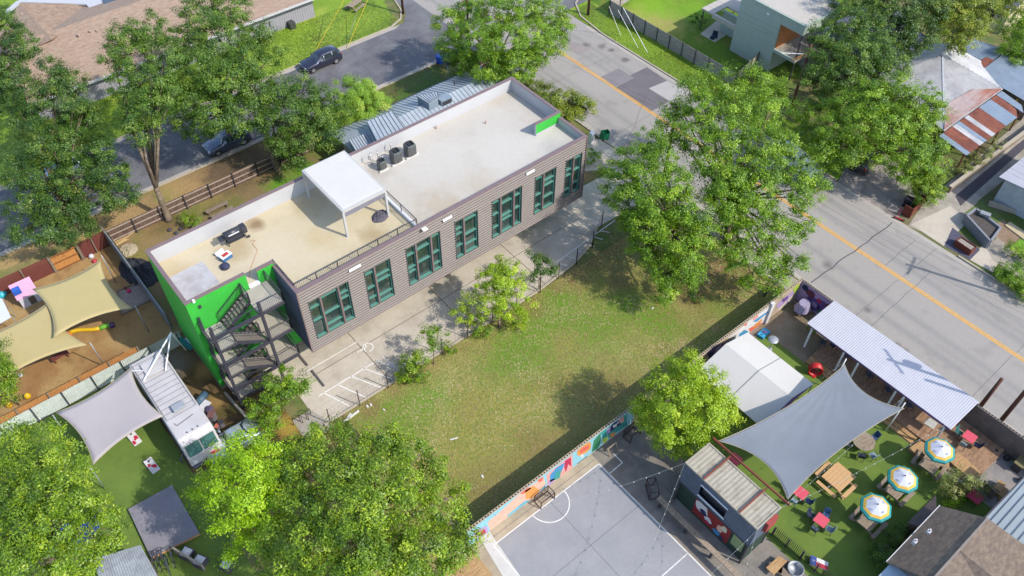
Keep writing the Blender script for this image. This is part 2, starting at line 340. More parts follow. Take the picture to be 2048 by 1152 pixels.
struct('road_cracks', ck, crk)
# pavements by the main road
rect('pavement', 48.75, 50.37, 20.6, 37, .012, conc2); rect('pavement_by_wall', 49.0, 50.37, -60, 20.6, .012, conc2)
struct('corner_pavement', MB().sheet([(45.3, 43.6), (50.35, 40.6), (50.37, 46), (49.0, 47.4), (48.3, 45.6), (45.6, 45.3)], .013), conc)
struct('drive_apron', MB().sheet([(41.3, 36.9), (50.37, 36.7), (50.37, 41.4), (41.3, 41.9)], .014), conc)
# grounds round the green building
yl2 = [('n', c(150, 128, 92), .25, .42, .6, .8), ('n', c(120, 134, 62), .35, .5, .68, .7), gb(560, 372, 1.6, c(108, 160, 40), .9), gb(610, 345, 1.5, c(108, 160, 40), .9), gb(470, 330, 3.2, c(110, 95, 72), .9), gb(400, 370, 3, c(176, 146, 98), .8), gb(300, 480, 2, c(168, 140, 100), .7), gb(320, 440, 1.6, c(120, 92, 62), .8), gb(250, 420, 2.4, c(180, 150, 100), .8), gb(270, 520, 1.5, c(150, 140, 80), .8), gb(520, 340, 1.2, c(176, 150, 100), .8), gb(340, 385, 1.2, c(124, 160, 50), .8)]
yl2 += [gb(440, 345, 3.0, c(112, 94, 74), .9), gb(500, 315, 2.5, c(116, 98, 76), .9), gb(360, 375, 2.6, c(184, 152, 106), .9), gb(240, 430, 3, c(184, 152, 106), .9)]
yl2 += [gb(900, 170, 3.5, c(100, 150, 35), .95), gb(840, 195, 3, c(92, 142, 38), .95), gb(780, 215, 2.5, c(92, 140, 38), .9), gb(700, 240, 2.5, c(110, 120, 60), .8), gb(960, 130, 3, c(120, 160, 50), .8), gb(640, 255, 2, c(140, 120, 90), .8)]
painted('back_yard_ground', (5.9, 50.2, 42.1, 67.2), .2, .004, c(138, 122, 84), yl2, GM, 8)
painted('playground_mulch', (-22, 5.9, 48.4, 62.6), .16, .004, c(196, 160, 108), [('n', c(178, 134, 88), .3, .4, .62, .9), ('n', c(208, 176, 120), .5, .5, .7, .7), ('n', c(140, 106, 72), 1.2, .55, .8, .5)], MU, 4)
painted('verge_ground', (-60, 5.9, 62.6, 67.2), .3, .004, c(150, 140, 88), [('n', c(120, 136, 70), .3, .4, .6, .9), ('n', c(196, 160, 110), .5, .5, .7, .8)], GM, 5)
painted('service_strip_ground', (1.5, 12.5, 30, 49.4), .16, .005, c(128, 108, 76), [('n', c(100, 82, 56), .4, .4, .6, .8), ('n', c(120, 124, 60), .6, .5, .7, .5), gb(410, 740, .8, c(186, 150, 92), .9), gb(430, 800, .9, c(180, 146, 90), .8), gb(580, 850, 1.3, c(196, 164, 80), .9), gb(610, 810, .8, c(196, 164, 80), .9), gb(350, 730, 1.4, c(150, 148, 146), .5)], MU, 6, clip=lambda x, y: ~((x > 9.3) & (y > 34.4)))
turf = M('artificial_turf', c(118, 142, 58), .95, .06, .6, .5, 30, rgb2=c(106, 132, 54))
rect('trailer_yard_turf', -22, 1.5, 20.2, 48.1, .006, turf)
# court
cs = M('court_surround_concrete', c(196, 182, 158), .88, .1, .7, .2, rgb2=c(178, 162, 138))
cg = M('court_grey_paint', c(168, 168, 171), .8, .06, .5, .15, rgb2=c(161, 162, 166))
dk = M('yard_concrete_stained', c(150, 142, 132), .9, .14, .8, .3, rgb2=c(132, 124, 116))
rect('court_surround', 13.3, 24.7, -12, 20.0, .006, cs); rect('yard_concrete', 24.7, 29.6, -12, 20.0, .006, dk)
rect('court_surface', 14.8, 24.6, -9.5, 19.06, .010, cg)
cl = MB(); W = .07
for a, b in (((14.8, 19.06), (24.6, 19.06)), ((14.8, 19.06), (14.8, -9)), ((24.6, 19.06), (24.6, -9)), ((14.8, 10.35), (24.6, 10.35)), ((24.6, 18.0), (26.0, 18.05)), ((26, 18), (26.0, 19.0))): gline(cl, a, b, W, .0145)
xc = (PY(1126.7, 981, 0).x) ; a, b = G(1126.7, 981), G(1066.7, 1031); cc_ = (a + b) / 2; R_ = (a - b).length / 2 * 1.02
for i in range(24):
    t0, t1 = math.pi * (1 + i / 24), math.pi * (1 + (i + 1) / 24)
    cl.sheet([(cc_.x + math.cos(t) * r, cc_.y + math.sin(t) * r) for t, r in ((t0, R_ - W / 2), (t0, R_ + W / 2), (t1, R_ + W / 2), (t1, R_ - W / 2))], .0145)
struct('court_markings', cl, wp)
jc = MB()
for y in (14.9, 6.2): gline(jc, (13.4, y), (24.6, y), .03, .0125)
for a, b in (((19.9, 19), (19.9, -8)), ((13.4, 19.55), (24.6, 19.5)), ((24.7, 14), (29, 14)), ((27, 20), (27, 2))): gline(jc, a, b, .03, .0125)
struct('court_joints', jc, M('joint_grey', c(110, 106, 108), .9))
# beer garden
rect('garden_turf', 29.6, 43.6, -8, 19.4, .0085, turf)
rect('garden_concrete', 29.6, 48.3, 17.8, 20.0, .007, dk)
painted('gravel_corner', (43.6, 48.4, 15.3, 20.0), .15, .012, c(176, 160, 136), [('n', c(120, 120, 70), .7, .55, .75, .7), ('n', c(150, 132, 108), .5, .4, .6, .7)], MU, 9)
rect('paved_service_yard', 43.3, 48.3, -14, 4.3, .008, M('yard_gravel', c(150, 146, 146), .95, .14, 1.2, .3, rgb2=c(168, 160, 152)))
# east side of the main road
painted('verge_lawn', (64.0, 67.9, 27, 68.4), .25, .004, c(138, 172, 48), [('n', c(120, 158, 44), .3, .4, .6, .8), ('n', c(170, 178, 84), .6, .55, .75, .7)], GM, 12)
painted('fenced_lawn', (67.9, 96, 40, 68.4), .3, .004, c(110, 140, 48), [('n', c(96, 126, 44), .3, .4, .6, .9), ('n', c(150, 140, 74), .5, .55, .72, .7), gb(1290, 30, 3, c(176, 178, 90), .9), gb(1330, 45, 3, c(176, 170, 96), .8), gb(1310, 10, 3, c(136, 180, 50), .9), gb(1390, 20, 3, c(128, 172, 48), .9)], GM, 13)
painted('corner_lawn', (-60, 50.2, 76.8, 130), .4, .004, c(150, 180, 66), [('n', c(128, 160, 56), .2, .4, .6, .8), ('n', c(176, 190, 84), .4, .52, .7, .7)], GM, 14, clip=lambda x, y: (x < 45) | ((x - 45) ** 1.6 * .9 < (y - 76.8)))
painted('east_yard_ground', (64.0, 130, -20, 27), .4, .003, c(120, 118, 84), [('n', c(96, 116, 56), .2, .4, .6, .9), ('n', c(140, 128, 100), .4, .5, .7, .7)], GM, 15)
gr = M('gravel_drive', c(176, 166, 160), .95, .14, 1.5, .4, rgb2=c(150, 140, 134))
psheet('gravel_driveway', [(1672, 372), (1690, 335), (1740, 290), (1800, 330), (1835, 400), (1790, 440)], .008, gr)
psheet('driveway_concrete', [(1816, 452), (1845, 410), (1880, 380), (2100, 190), (2160, 240), (1958, 400), (1890, 482)], .010, conc2)
psheet('driveway_gutter_strip', [(1910, 392), (2060, 268), (2072, 276), (1921, 412)], .0135, M('driveway_strip', c(80, 76, 84), .9, .15, 1))
psheet('driveway_apron', [(1822, 449), (1900, 412), (1938, 440), (1889, 493)], .0145, conc)
psheet('east_pavement', [(1938, 519), (1968, 488), (2000, 520), (1985, 545)], .014, conc)
psheet('patio_brown', [(1975, 455), (2008, 440), (2042, 475), (2010, 500)], .013, M('patio_pavers', c(158, 132, 110), .9, .2, 3))
psheet('stepping_pavement', [(1973, 495), (1995, 475), (2100, 560), (2080, 580), (1985, 520)], .0145, conc2)
psheet('front_lawn_east', [(1930, 425), (1965, 400), (2010, 440), (1985, 460), (1950, 450)], .012, M('lawn_dull', c(104, 124, 66), .95, .2, 2, .5))
psheet('front_lawn_bright', [(2010, 500), (2045, 475), (2200, 560), (2150, 620)], .012, M('lawn_bright', c(118, 166, 48), .95, .15, 2, .5))
psheet('forecourt', [(1480, 60), (1560, 100), (1660, 180), (1700, 100), (1600, 20)], .010, conc2)
# ------------------------------------------------------------------ trees
LM = {
 'deep': leafmat('leaf_deep', c(58, 94, 30), c(104, 144, 46), c(156, 182, 64)),
 'pecan': leafmat('leaf_pecan', c(72, 102, 26), c(125, 156, 42), c(178, 195, 55), c(168, 112, 39)),
 'oak': leafmat('leaf_oak', c(76, 112, 24), c(136, 174, 39), c(199, 222, 58)),
 'lime': leafmat('leaf_lime', c(126, 170, 16), c(184, 230, 28), c(216, 244, 52)),
 'round': leafmat('leaf_round', c(120, 158, 26), c(181, 216, 42), c(221, 239, 64)),
 'elm': leafmat('leaf_elm', c(78, 121, 24), c(136, 180, 37), c(188, 219, 54)),
 'dark': leafmat('leaf_dark', c(48, 84, 30), c(88, 128, 44), c(140, 168, 60), c(150, 150, 60)),
 'pale': leafmat('leaf_pale', c(125, 169, 55), c(173, 219, 76), c(221, 234, 104)),
 'olive': leafmat('leaf_olive', c(86, 112, 30), c(148, 169, 44), c(208, 217, 63), c(143, 83, 30)),
 'grey': leafmat('leaf_grey', c(117, 134, 67), c(168, 178, 96), c(224, 222, 136), c(201, 149, 129)),
}
BARK = M('bark', c(150, 132, 112), .9, .25, 3, .8, 12, rgb2=c(110, 94, 78))
def leafmesh(name, lobes, mat, dens=1.0, size=.2, seed=1, flat=.8, parent=None, zmin=.15, clumpr=.5, shell=.5, droop=0, clumps=1.0):
    r = np.random.default_rng(seed); C_ = []; N_ = []; T_ = []
    for (x, y, z, R) in lobes:
        nc = max(6, int(16 * R * R * clumps)); d = r.normal(size=(nc, 3)); d /= np.linalg.norm(d, axis=1)[:, None]
        rad = R * (shell + (1 - shell) * r.random(nc) ** .6) * (0.82 + .3 * r.random(nc)); cc = d * rad[:, None] * np.array([1, 1, flat]) + np.array([x, y, z])
        nl = int(56 * dens * (clumpr / .5) ** 2 * (.2 / size) ** 2 * .55) + 4
        cr = clumpr * (.6 + .8 * r.random(nc)); tb = r.normal(.42, .17, nc)
        off = r.normal(size=(nc, nl, 3)); off /= np.linalg.norm(off, axis=2)[..., None]; off *= (r.random((nc, nl, 1)) ** .45) * cr[:, None, None]
        off[..., 2] *= .55; off[..., 2] -= droop * (off[..., 0] ** 2 + off[..., 1] ** 2) ** .5
        # shoots lean outwards so the edge is ragged
        off += d[:, None, :] * (np.abs(r.normal(size=(nc, nl, 1))) * cr[:, None, None] * .45)
        p = cc[:, None, :] + off; nn = d[:, None, :] * .7 + off / clumpr * .6 + np.array([0, 0, .75]) + r.normal(size=(nc, nl, 3)) * .55
        t = tb[:, None] + r.normal(0, .15, (nc, nl)); odd = r.random((nc, nl)) < .012; t[odd] = 1
        C_.append(p.reshape(-1, 3)); N_.append(nn.reshape(-1, 3)); T_.append(t.ravel())
    P = np.concatenate(C_); Nn = np.concatenate(N_); T = np.clip(np.concatenate(T_), 0, 1); k = P[:, 2] > zmin; P, Nn, T = P[k], Nn[k], T[k]
    Nn /= np.linalg.norm(Nn, axis=1)[:, None]; a = np.cross(Nn, r.normal(size=P.shape)); a /= np.linalg.norm(a, axis=1)[:, None]; b = np.cross(Nn, a)
    s = size * (.6 + .7 * r.random(len(P)))[:, None]
    V = np.stack([P - a * s * .62, P - b * s * .3 + Nn * s * .05, P + a * s * .62, P + b * s * .3 + Nn * s * .05], 1).reshape(-1, 3)
    o0 = np.array(rootloc(parent)) if parent else 0
    n = len(P); me = bpy.data.meshes.new(name); me.vertices.add(4 * n); me.vertices.foreach_set('co', (V - o0).ravel())
    me.loops.add(4 * n); me.loops.foreach_set('vertex_index', np.arange(4 * n)); me.polygons.add(n); me.polygons.foreach_set('loop_start', np.arange(n) * 4)
    me.update(calc_edges=True); at = me.attributes.new('tint', 'FLOAT', 'FACE'); at.data.foreach_set('value', T); me.materials.append(mat)
    o = bpy.data.objects.new(name, me); C.objects.link(o)
    if parent: o.parent = parent
    return o
NL = [0]
def tree(name, label, cat, base, lobes, kind='pecan', dens=1.0, size=.2, seed=1, trunk=.28, group=None, clumpr=.5, fork=None, shell=.5, flat=.8, droop=0, clumps=1.0, px=True, limb=1.0):
    # lobes: (photo x, photo y, photo radius, height) of each part of the crown, turned into metres where it stands
    L = []; size *= .7; dens *= 1.0
    for l in lobes:
        if px: p = G(l[0], l[1], l[3]); L.append((p.x, p.y, p.z, max(.3, l[2] * mpp(p) - (.14 if l[2] > 24 else .0))))
        else: L.append(l)
    b = G(*base) if px else Vector((*base, 0))
    t = thing(name, label, cat, b, group=group)
    leafmesh('crown', L, LM[kind], dens, size, seed, flat, t, clumpr=clumpr, shell=shell, droop=droop, clumps=clumps)
    m = MB(); m.smooth = True; r = random.Random(seed)
    cx = sum(l[0] * l[3] for l in L) / sum(l[3] for l in L); cy = sum(l[1] * l[3] for l in L) / sum(l[3] for l in L)
    zt = min(l[2] for l in L); fk = Vector(fork) if fork else Vector((b.x * .6 + cx * .4, b.y * .6 + cy * .4, max(.4, sum(l[2] for l in L) / len(L) * .42)))
    mid = b.lerp(fk, .5) + Vector((r.uniform(-.15, .15), r.uniform(-.15, .15), 0))
    m.path([b - Vector((0, 0, .1)), b + Vector((0, 0, .25)), mid, fk], [trunk * 1.5, trunk * 1.1, trunk * .9, trunk * .8], 8)
    for l in L:
        e = Vector(l[:3]); md = fk.lerp(e, .5) + Vector((r.uniform(-.4, .4), r.uniform(-.4, .4), r.uniform(-.1, .5)))
        m.path([fk, md, e], [trunk * .36 * limb, trunk * .22 * limb, trunk * .06], 6)
        for q in range(3):
            u = e + Vector((r.uniform(-1, 1), r.uniform(-1, 1), r.uniform(-.3, .7))) * l[3] * .8; m.path([md.lerp(e, .4), (md + u) / 2 + Vector((0, 0, .2)), u], [trunk * .1, trunk * .07, .012], 5)
    m.build('trunk', BARK, t)
    NL[0] += 1
    return t
# ------------------------------------------------------------------ the green and corrugated building
WZ0, WZ1 = 4.0, 8.12
XL, XR, XF, YF, YG, YB = 6.45, 40.75, 13.0, 38.75, 42.2, 48.75
ZR, ZT, ZP, ZB = 8.7, 10.1, 9.6, 2.85
green = M('green_render', (.03, .33, .035), .65, .07, .8, .1, 20)
greend = green
cap = M('bronze_coping', (.19, .135, .135), .5, .08, 2, metal=.2)
deckm = M('roof_terrace_coating', c(214, 196, 158), .8, .06, .35, rgb2=c(200, 180, 138), thr=(.5, .75))
white_r = M('white_roof_membrane', c(210, 204, 196), .8, .06, .3, rgb2=c(196, 186, 172), thr=(.46, .66))
pw = M('parapet_white_panel', c(206, 206, 208), .7, .04, .6)
side = M('corrugated_bronze_siding', (.158, .134, .122), .6, .08, 1.5, metal=.0, spec=.35)
dark = M('dark_steel', (.055, .052, .062), .5, .12, 4, metal=.3)
white = M('white_metal', (.72, .72, .74), .45, .04, 2)
B = thing('arts_building', 'long building with bright green end, bronze corrugated front, tall windows and flat pale roof', 'building', (23, 44, 0))
wallm = M('grey_plinth', c(150, 140, 126), .9, .1, 1)
b = MB()
b.box(XL, XR, YG, YB, .3, 8.3)
b.box(XF + .05, XR - .03, YF + .34, YG + .01, ZB + .12, 8.3)
b.box(XF + .05, XR - .03, YF + .1, YF + .33, ZB + .13, WZ0 - .04).box(XF + .05, XR - .03, YF + .1, YF + .33, WZ1 + .04, 8.25)
b.build('wall', green, B)
gj = M('green_joint', (.015, .2, .02), .7)
for z in (3.4, 6.7): MB().box(XL - .004, XL, YG, YB, z, z + .025).build('panel_joint', gj, B); MB().box(XL, XF, YG - .004, YG, z, z + .025).build('panel_joint', gj, B)
for y in (43.8, 45.4, 47.0): MB().box(XL - .005, XL, y, y + .02, .35, ZT - .02).build('panel_joint', gj, B)
MB().box(XL - .02, XR + .02, YG - .03, YB + .02, 0, .34).build('plinth', wallm, B)
MB().box(XF, XR, YF + .08, YG - .03, ZB, ZB + .12).build('soffit', M('soffit_dark', (.12, .1, .1), .8), B)
for x in (14, 20.5, 27, 33.5, 40): MB().box(x - .15, x + .15, YG - .6, YG - .3, 0, ZB).build('column', dark, B)
# terrace and roof surfaces
b = MB(); b.box(XL + .2, 23.8, YG + .16, YB - .2, 8.25, ZR); b.box(13.2, 23.8, YF + .2, YG + .16, 8.25, ZR); b.box(10.95, 11.8, YG + .01, YG + .16, 8.25, ZR - .1); b.build('terrace_floor', deckm, B)
b = MB(); b.box(23.8, XR - .2, YF + .2, YB - .2, 8.25, ZR + .22); b.build('roof', white_r, B)
MB().slab([G(270 + a / 3.6, 300 + q / 3.6, ZR + .018) for a, q in ((245, 918), (485, 800), (612, 955), (372, 1085))], .01).build('roof_membrane_patch', M('membrane_patch', c(205, 203, 206), .8, .06, 1.5, rgb2=c(188, 184, 184)), B)
def coat(name, rect_, z, base, lay_, seed, clip=None):
    o = painted(name, rect_, .12, z, base, lay_, PM, seed, clip); del o['kind']; o.parent = B; o.location = -B.location
PM = paintmat('roof_coating', .8, .05, 3, .035)
def rb(x, y, r, cc, st_): q = G(x, y, ZR); return (q.x, q.y, r, cc, st_)
coat('terrace_coating', (XL + .22, 23.68, YF + .3, YB - .24), ZR + .005, c(222, 208, 178), [('n', c(214, 198, 160), .18, .42, .75, .7), ('n', c(204, 186, 150), .7, .55, .85, .35), rb(510, 450, .7, c(150, 124, 92), .9), rb(745, 468, 1.0, c(176, 154, 112), .7), rb(470, 500, 1.2, c(190, 166, 124), .6), rb(640, 480, 1.2, c(206, 182, 132), .5), rb(350, 560, 1.5, c(200, 176, 130), .6), rb(620, 410, 1.3, c(190, 168, 122), .5)], 31, lambda x, y: (y > YG + .2) | (x > 13.3))
coat('roof_coating', (23.92, XR - .24, YF + .3, YB - .24), ZR + .225, c(216, 210, 200), [('n', c(208, 200, 187), .12, .42, .75, .7), ('n', c(194, 184, 170), .5, .6, .9, .35), rb(880, 415, 2.2, c(196, 178, 152), .6), rb(960, 370, 1.6, c(198, 182, 158), .5), rb(1085, 350, 1.2, c(196, 180, 158), .5), rb(760, 350, 1.2, c(186, 176, 164), .6), rb(1110, 300, 1.3, c(190, 186, 182), .6), rb(1000, 200, 1.6, c(200, 190, 172), .6)], 33, lambda x, y: (y < YG - .05) | (y > YG + .25) | (x < 37.9))
# parapets (white inside) with bronze coping
def parapet(name, x0, x1, y0, y1, z1, mat, z0=8.2):
    MB().box(x0, x1, y0, y1, z0, z1).build(name, mat, B)
    e = .05; MB().box(x0 - e, x1 + e, y0 - e, y1 + e, z1, z1 + .07).build('coping', cap, B)
# outer skins green / inner skins white are separate panels
def wallpair(x0, x1, y0, y1, z1, inner):    # inner: which face is white
    MB().box(x0, x1, y0, y1, 8.3, z1).build('parapet_wall', green, B)
    if inner == '-y': MB().box(x0 + .2, x1 - .2 if x1 - x0 > 5 else x1, y0 - .02, y0, ZR, z1 - .003).build('parapet_panel', pw, B)
    if inner == '+x': MB().box(x1, x1 + .02, y0 + .02, y1 - .02, ZR, z1 - .003).build('parapet_panel', pw, B)
    if inner == '-x': MB().box(x0 - .02, x0, y0 + .01, y1 - .02, ZR, z1 - .003).build('parapet_panel', pw, B)
    if inner == '+y': MB().box(x0 + .2, x1, y1, y1 + .02, ZR, z1 - .003).build('parapet_panel', pw, B)
wallpair(XL, XR, YB - .2, YB, ZT, '-y')
wallpair(XL, XL + .2, YG + .0, YB - .2, ZT, '+x')
wallpair(XL + .2, 10.95, YG, YG + .2, ZT, '+y')
wallpair(XR - .2, XR, YG, YB - .2, ZT, '-x')
wallpair(38.0, XR - .2, YG, YG + .2, ZT, 'no')
MB().box(38.02, XR - .22, YG + .2, YG + .215, ZR, ZT - .003).build('parapet_panel', pw, B)
MB().box(37.985, 38.0, YG - .01, YG + .2, ZR, ZT).build('parapet_panel', pw, B)
MB().box(38.0, XR - .2, YG - .03, YG - .002, ZR, ZR + .42).build('parapet_upstand', pw, B)
cp = MB(); e = .04
cp.box(XL - e, XR + e, YB - .2 - e, YB + e, ZT, ZT + .07).box(XL - e, XL + .2 + e, YG - e, YB - .2 - e, ZT, ZT + .07).box(XL + .2 + e, 10.95, YG - e, YG + .2 + e, ZT, ZT + .07)
cp.box(XR - .2 - e, XR + e, YG - e, YB - .2 - e, ZT, ZT + .07).box(38.0 - e, XR - .2 - e, YG - e, YG + .2 + e, ZT, ZT + .07)
cp.box(11.75, XF + .15, YG - e, YG + .2, ZR + 1.15, ZR + 1.3)
cp.box(XF - e, XF + .3, YF - e, YG - e - .003, ZP, ZP + .07).box(XF + .3, XR - .25, YF - e, YF + .3, ZP, ZP + .07).box(XR - .25, XR + e, YF - e, YG - e - .003, ZP, ZP + .07)
cp.build('coping', cap, B)
MB().box(11.8, XF + .1, YG, YG + .16, 8.3, ZR + 1.15).build('parapet_wall', green, B)
MB().box(10.95, 11.8, YG - .1, YG + .25, ZR - .1, ZR + .04).build('threshold', white, B)
b = MB(); b.box(XF + .02, XF + .22, YF + .12, YG, 8.2, ZP).box(XF + .22, 23.8, YF + .12, YF + .24, 8.2, ZP); b.build('parapet_wall', side, B)
b = MB(); b.box(23.8, XR - .02, YF + .12, YF + .24, 8.2, ZP).box(XR - .22, XR - .02, YF + .24, YG, 8.2, ZP); b.build('parapet_wall', pw, B)
MB().box(23.7, 23.9, YF + .3, YB - .22, ZR, ZR + .3).build('roof_kerb', white, B)
# corrugated siding with the window openings left out
WIN = [(13.67, 16.95, [.28, .74]), (18.38, 20.62, [.38]), (22.1, 25.27, [.28, .73]), (26.76, 28.98, [.38]), (30.5, 33.6, [.28, .73]), (35.08, 37.34, [.4]), (38.5, 40.3, [.48])]
WZ0, WZ1 = 4.0, 8.12
PIT = .27
def ribs(mb, x0, x1, z0, z1, y, ax='x'):
    P = []; k = math.floor(z0 / PIT); z = z0
    seq = [(0, .08), (.7, 0)]
    pts = []
    for kk in range(k, int(z1 / PIT) + 2):
        for f, d in seq:
            zz = (kk + f) * PIT
            if z0 <= zz <= z1: pts.append((zz, d))
    pts = [(z0, pts[0][1])] + pts + [(z1, pts[-1][1])]
    if ax == 'x': mb.grid([[(x0, y + d, zz), (x1, y + d, zz)] for zz, d in pts])
    else: mb.grid([[(y - (.0) + d, x0, zz), (y + d, x1, zz)] for zz, d in pts])
s_ = MB(); xs = XF
for x0, x1, _ in WIN:
    ribs(s_, xs, x0, ZB, ZP, YF); ribs(s_, x0, x1, ZB, WZ0, YF); ribs(s_, x0, x1, WZ1, ZP, YF); xs = x1
ribs(s_, xs, XR, ZB, ZP, YF)
s_.build('front_siding', side, B)
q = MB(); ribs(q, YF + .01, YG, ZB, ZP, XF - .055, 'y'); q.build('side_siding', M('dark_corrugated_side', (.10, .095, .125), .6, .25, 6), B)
q = MB(); q.grid([[(XR + .01, YF + .02, ZB), (XR + .01, YG, ZB)], [(XR + .01, YF + .02, ZP), (XR + .01, YG, ZP)]]); q.build('side_siding', side, B)
MB().box(XF - .06, XF + .03, YF - .03, YF + .06, ZB, ZP).box(XF, XR, YF - .02, YF + .1, ZB - .05, ZB + .02).box(XR - .03, XR + .05, YF - .03, YF + .06, ZB, ZP).build('corner_trim', cap, B)
aqua = M('aqua_window_frame', c(98, 158, 144), .5, .04, 2)
glass = M('window_glass', (.03, .055, .05), .03, .3, .8, metal=0, spec=1.0, coat=1.0)
gp_ = glass.node_tree.nodes['Principled BSDF']; gp_.inputs['Metallic'].default_value = .35; 
gp_.inputs['Base Color'].default_value = (.1, .15, .14, 1)
lo = {1: .0}
TR = [[.2, .55, 1], [.07, .52, .83], [.24, .38, .7], [.12, .5, .78], [.3, .45, .84], [.08, .4, .76], [.22, .56, .68]]
wi = 0
for x0, x1, mu in WIN:
    fr = MB(); D = .32; y1 = YF + D
    fr.box(x0 - .03, x0 + .02, YF - .015, y1, WZ0 - .03, WZ1 + .03).box(x1 - .02, x1 + .03, YF - .015, y1, WZ0 - .03, WZ1 + .03).box(x0 + .02, x1 - .02, YF - .015, y1, WZ1, WZ1 + .03)
    wn = fr.build('window', M('window_reveal_dark', (.07, .08, .08), .6), B)
    edges = [x0] + [x0 + f * (x1 - x0) for f in mu] + [x1]
    MB().box(x0 + .02, x1 - .02, y1 - .06, y1 - .03, WZ0, WZ1).build('glass', glass, wn)
    sb = MB(); bb = MB()
    for k in range(len(edges) - 1):
        a = edges[k] + (.07 if k else .03); z = edges[k + 1] - (.07 if k < len(edges) - 2 else .03)
        sb.box(a, z, YF + .03, y1 - .06, WZ0 - .02, WZ0 + .05)
        sb.box(z - .07, z, YF + .12, y1 - .06, WZ0 + .05, WZ1 - .01)
        for f in TR[(wi * 3 + k) % 7]:
            if f < .95:
                zz = WZ1 - f * (WZ1 - WZ0); sb.box(a, z - .07, YF + .1, y1 - .06, zz - .05, zz + .05)
    sb.build('frame', aqua, wn)
    for f in mu: xm = x0 + f * (x1 - x0); bb.box(xm - .07, xm + .07, YF - .03, y1 - .06, WZ0 - .03, WZ1 + .02)
    bb.build('mullion', cap, wn); wi += 1
for px, py, n in ((709, 535.5, 1.0), (894, 437, .85), (1060, 344, .85)):
    p = PY(px, py, YF); MB().box(p.x - n / 2, p.x + n / 2, YF - .1, YF, p.z - .09, p.z + .12).build('wall_light', white, B, bevel=.02)
p = PY(846, 456, YF); MB().box(p.x - .2, p.x + .2, YF - .35, YF - .05, p.z, p.z + .1).build('floodlight', white, B)
# railings on the terrace
def railing(mb, pts, z, h=1.05, step=.12, r=.018, posts=1.8, curb=.06):
    for a, b in zip(pts[:-1], pts[1:]):
        a = Vector((a[0], a[1], a[2] if len(a) > 2 else z)); b = Vector((b[0], b[1], b[2] if len(b) > 2 else z)); L = (b - a).length
        H = Vector((0, 0, h)); U = Vector((0, 0, curb)); mb.bar(a + H, b + H, .05, .04); mb.bar(a + U, b + U, .035, .03)
        n = max(1, int(L / step))
        for i in range(n + 1): p = a.lerp(b, i / n); mb.bar(p + U, p + H, r, r)
        n = max(1, round(L / posts))
        for i in range(n + 1): p = a.lerp(b, i / n); mb.bar(p, p + H, .05, .05)
rl = MB(); railing(rl, [(XF + .25, YG + .4), (XF + .25, YF + .75), (23.75, YF + .75), (23.75, YG + 1.5)], ZR, 1.1, .14, .016)
rl.build('terrace_railing', dark, B)
# fire escape
FE = thing('fire_escape', 'dark steel outside stair of three flights on the green wall', 'staircase', (9.5, 40.9, 0))
st = M('fire_escape_steel', (.045, .043, .06), .5, .1, 3, metal=.2); dkm = M('stair_deck_concrete', c(192, 184, 170), .85, .08, 2)
FX0, FX1, FXM, FY0, FY1 = 6.75, 12.25, 10.5, 39.6, 42.1
for x in (6.9, FXM - .02): MB().bar((x, FY0, 0), (x, FY0, 9.75), .2, .2).build('column', st, FE)
MB().bar((6.9, FY1 - .1, 0), (6.9, FY1 - .1, 8.6), .12, .12).build('column', st, FE)
b = MB(); LV = (8.65, 5.55, 2.55); ML = (7.1, 4.05, 1.2)
for z in LV:
    b.box(FX0, FX1, FY0 - .08, FY0 + .06, z - .24, z - .02); b.box(FX1 - .1, FX1, FY0 + .06, FY1, z - .22, z - .02); b.box(10.3, 10.4, FY0 + .06, FY1, z - .2, z - .04)
for z in ML:
    b.box(FX0, 8.2, FY0 - .05, FY0 + .03, z - .2, z - .02); b.box(FX0, FX0 + .08, FY0 + .03, FY1, z - .2, z - .02); b.box(8.1, 8.2, FY0 + .03, FY1, z - .2, z - .04)
b.build('beam', st, FE)
for z in LV: MB().box(10.3, FX1 - .02, FY0 + .02, FY1 - .02, z - .02, z + .03).build('landing', dkm, FE)
for z in ML: MB().box(FX0 + .02, 8.18, FY0 + .02, FY1 - .02, z - .02, z + .03).build('landing', dkm, FE)
fl = []
for i in range(3):
    fl.append((Vector((10.3, 41.5, LV[i])), Vector((8.18, 41.5, ML[i]))))
    if i < 2: fl.append((Vector((8.18, 40.2, ML[i])), Vector((10.3, 40.2, LV[i + 1]))))
fl.append((Vector((8.18, 40.2, 1.2)), Vector((10.0, 40.2, 0.0))))
for a, z in fl:
    n = max(6, int(abs(a.z - z.z) / .18))
    for s in (-.52, .52): MB().bar(a + Vector((0, s, -.06)), z + Vector((0, s, -.06)), .05, .26).build('stringer', st, FE)
    t = MB()
    for k in range(1, n): p = a.lerp(z, k / n); t.box(p.x - .13, p.x + .13, p.y - .5, p.y + .5, p.z - .03, p.z + .01)
    t.build('treads', M('tread_steel', c(150, 142, 130), .7, .1), FE)
    for s in (-.52, .52): r_ = MB(); railing(r_, [(a.x, a.y + s, a.z), (z.x, z.y + s, z.z)], 0, .95, .13, .013, 3); r_.build('stair_railing', st, FE)
r_ = MB()
for z in LV: railing(r_, [(FXM, FY0, z), (FX1, FY0, z), (FX1, FY1, z)], z, 1.05, .12, .014, 2)
for z in ML: railing(r_, [(8.1, FY0, z), (FX0, FY0, z), (FX0, FY1, z)], z, 1.05, .12, .014, 2)
railing(r_, [(FX0, FY0, 8.65), (FXM, FY0, 8.65)], 8.65, .75, .2, .012, 4); railing(r_, [(10.35, 40.9, 8.65), (10.35, 42.1, 8.65)], 8.65, 1.05, .12, .014, 2)
for z in (5.55, 2.55): railing(r_, [(FX0, FY0, z), (FXM, FY0, z)], z, .05, .4, .012, 9)
r_.build('landing_railing', st, FE)
p = PY(371, 640, YG) ; q = PY(401, 614, YG)
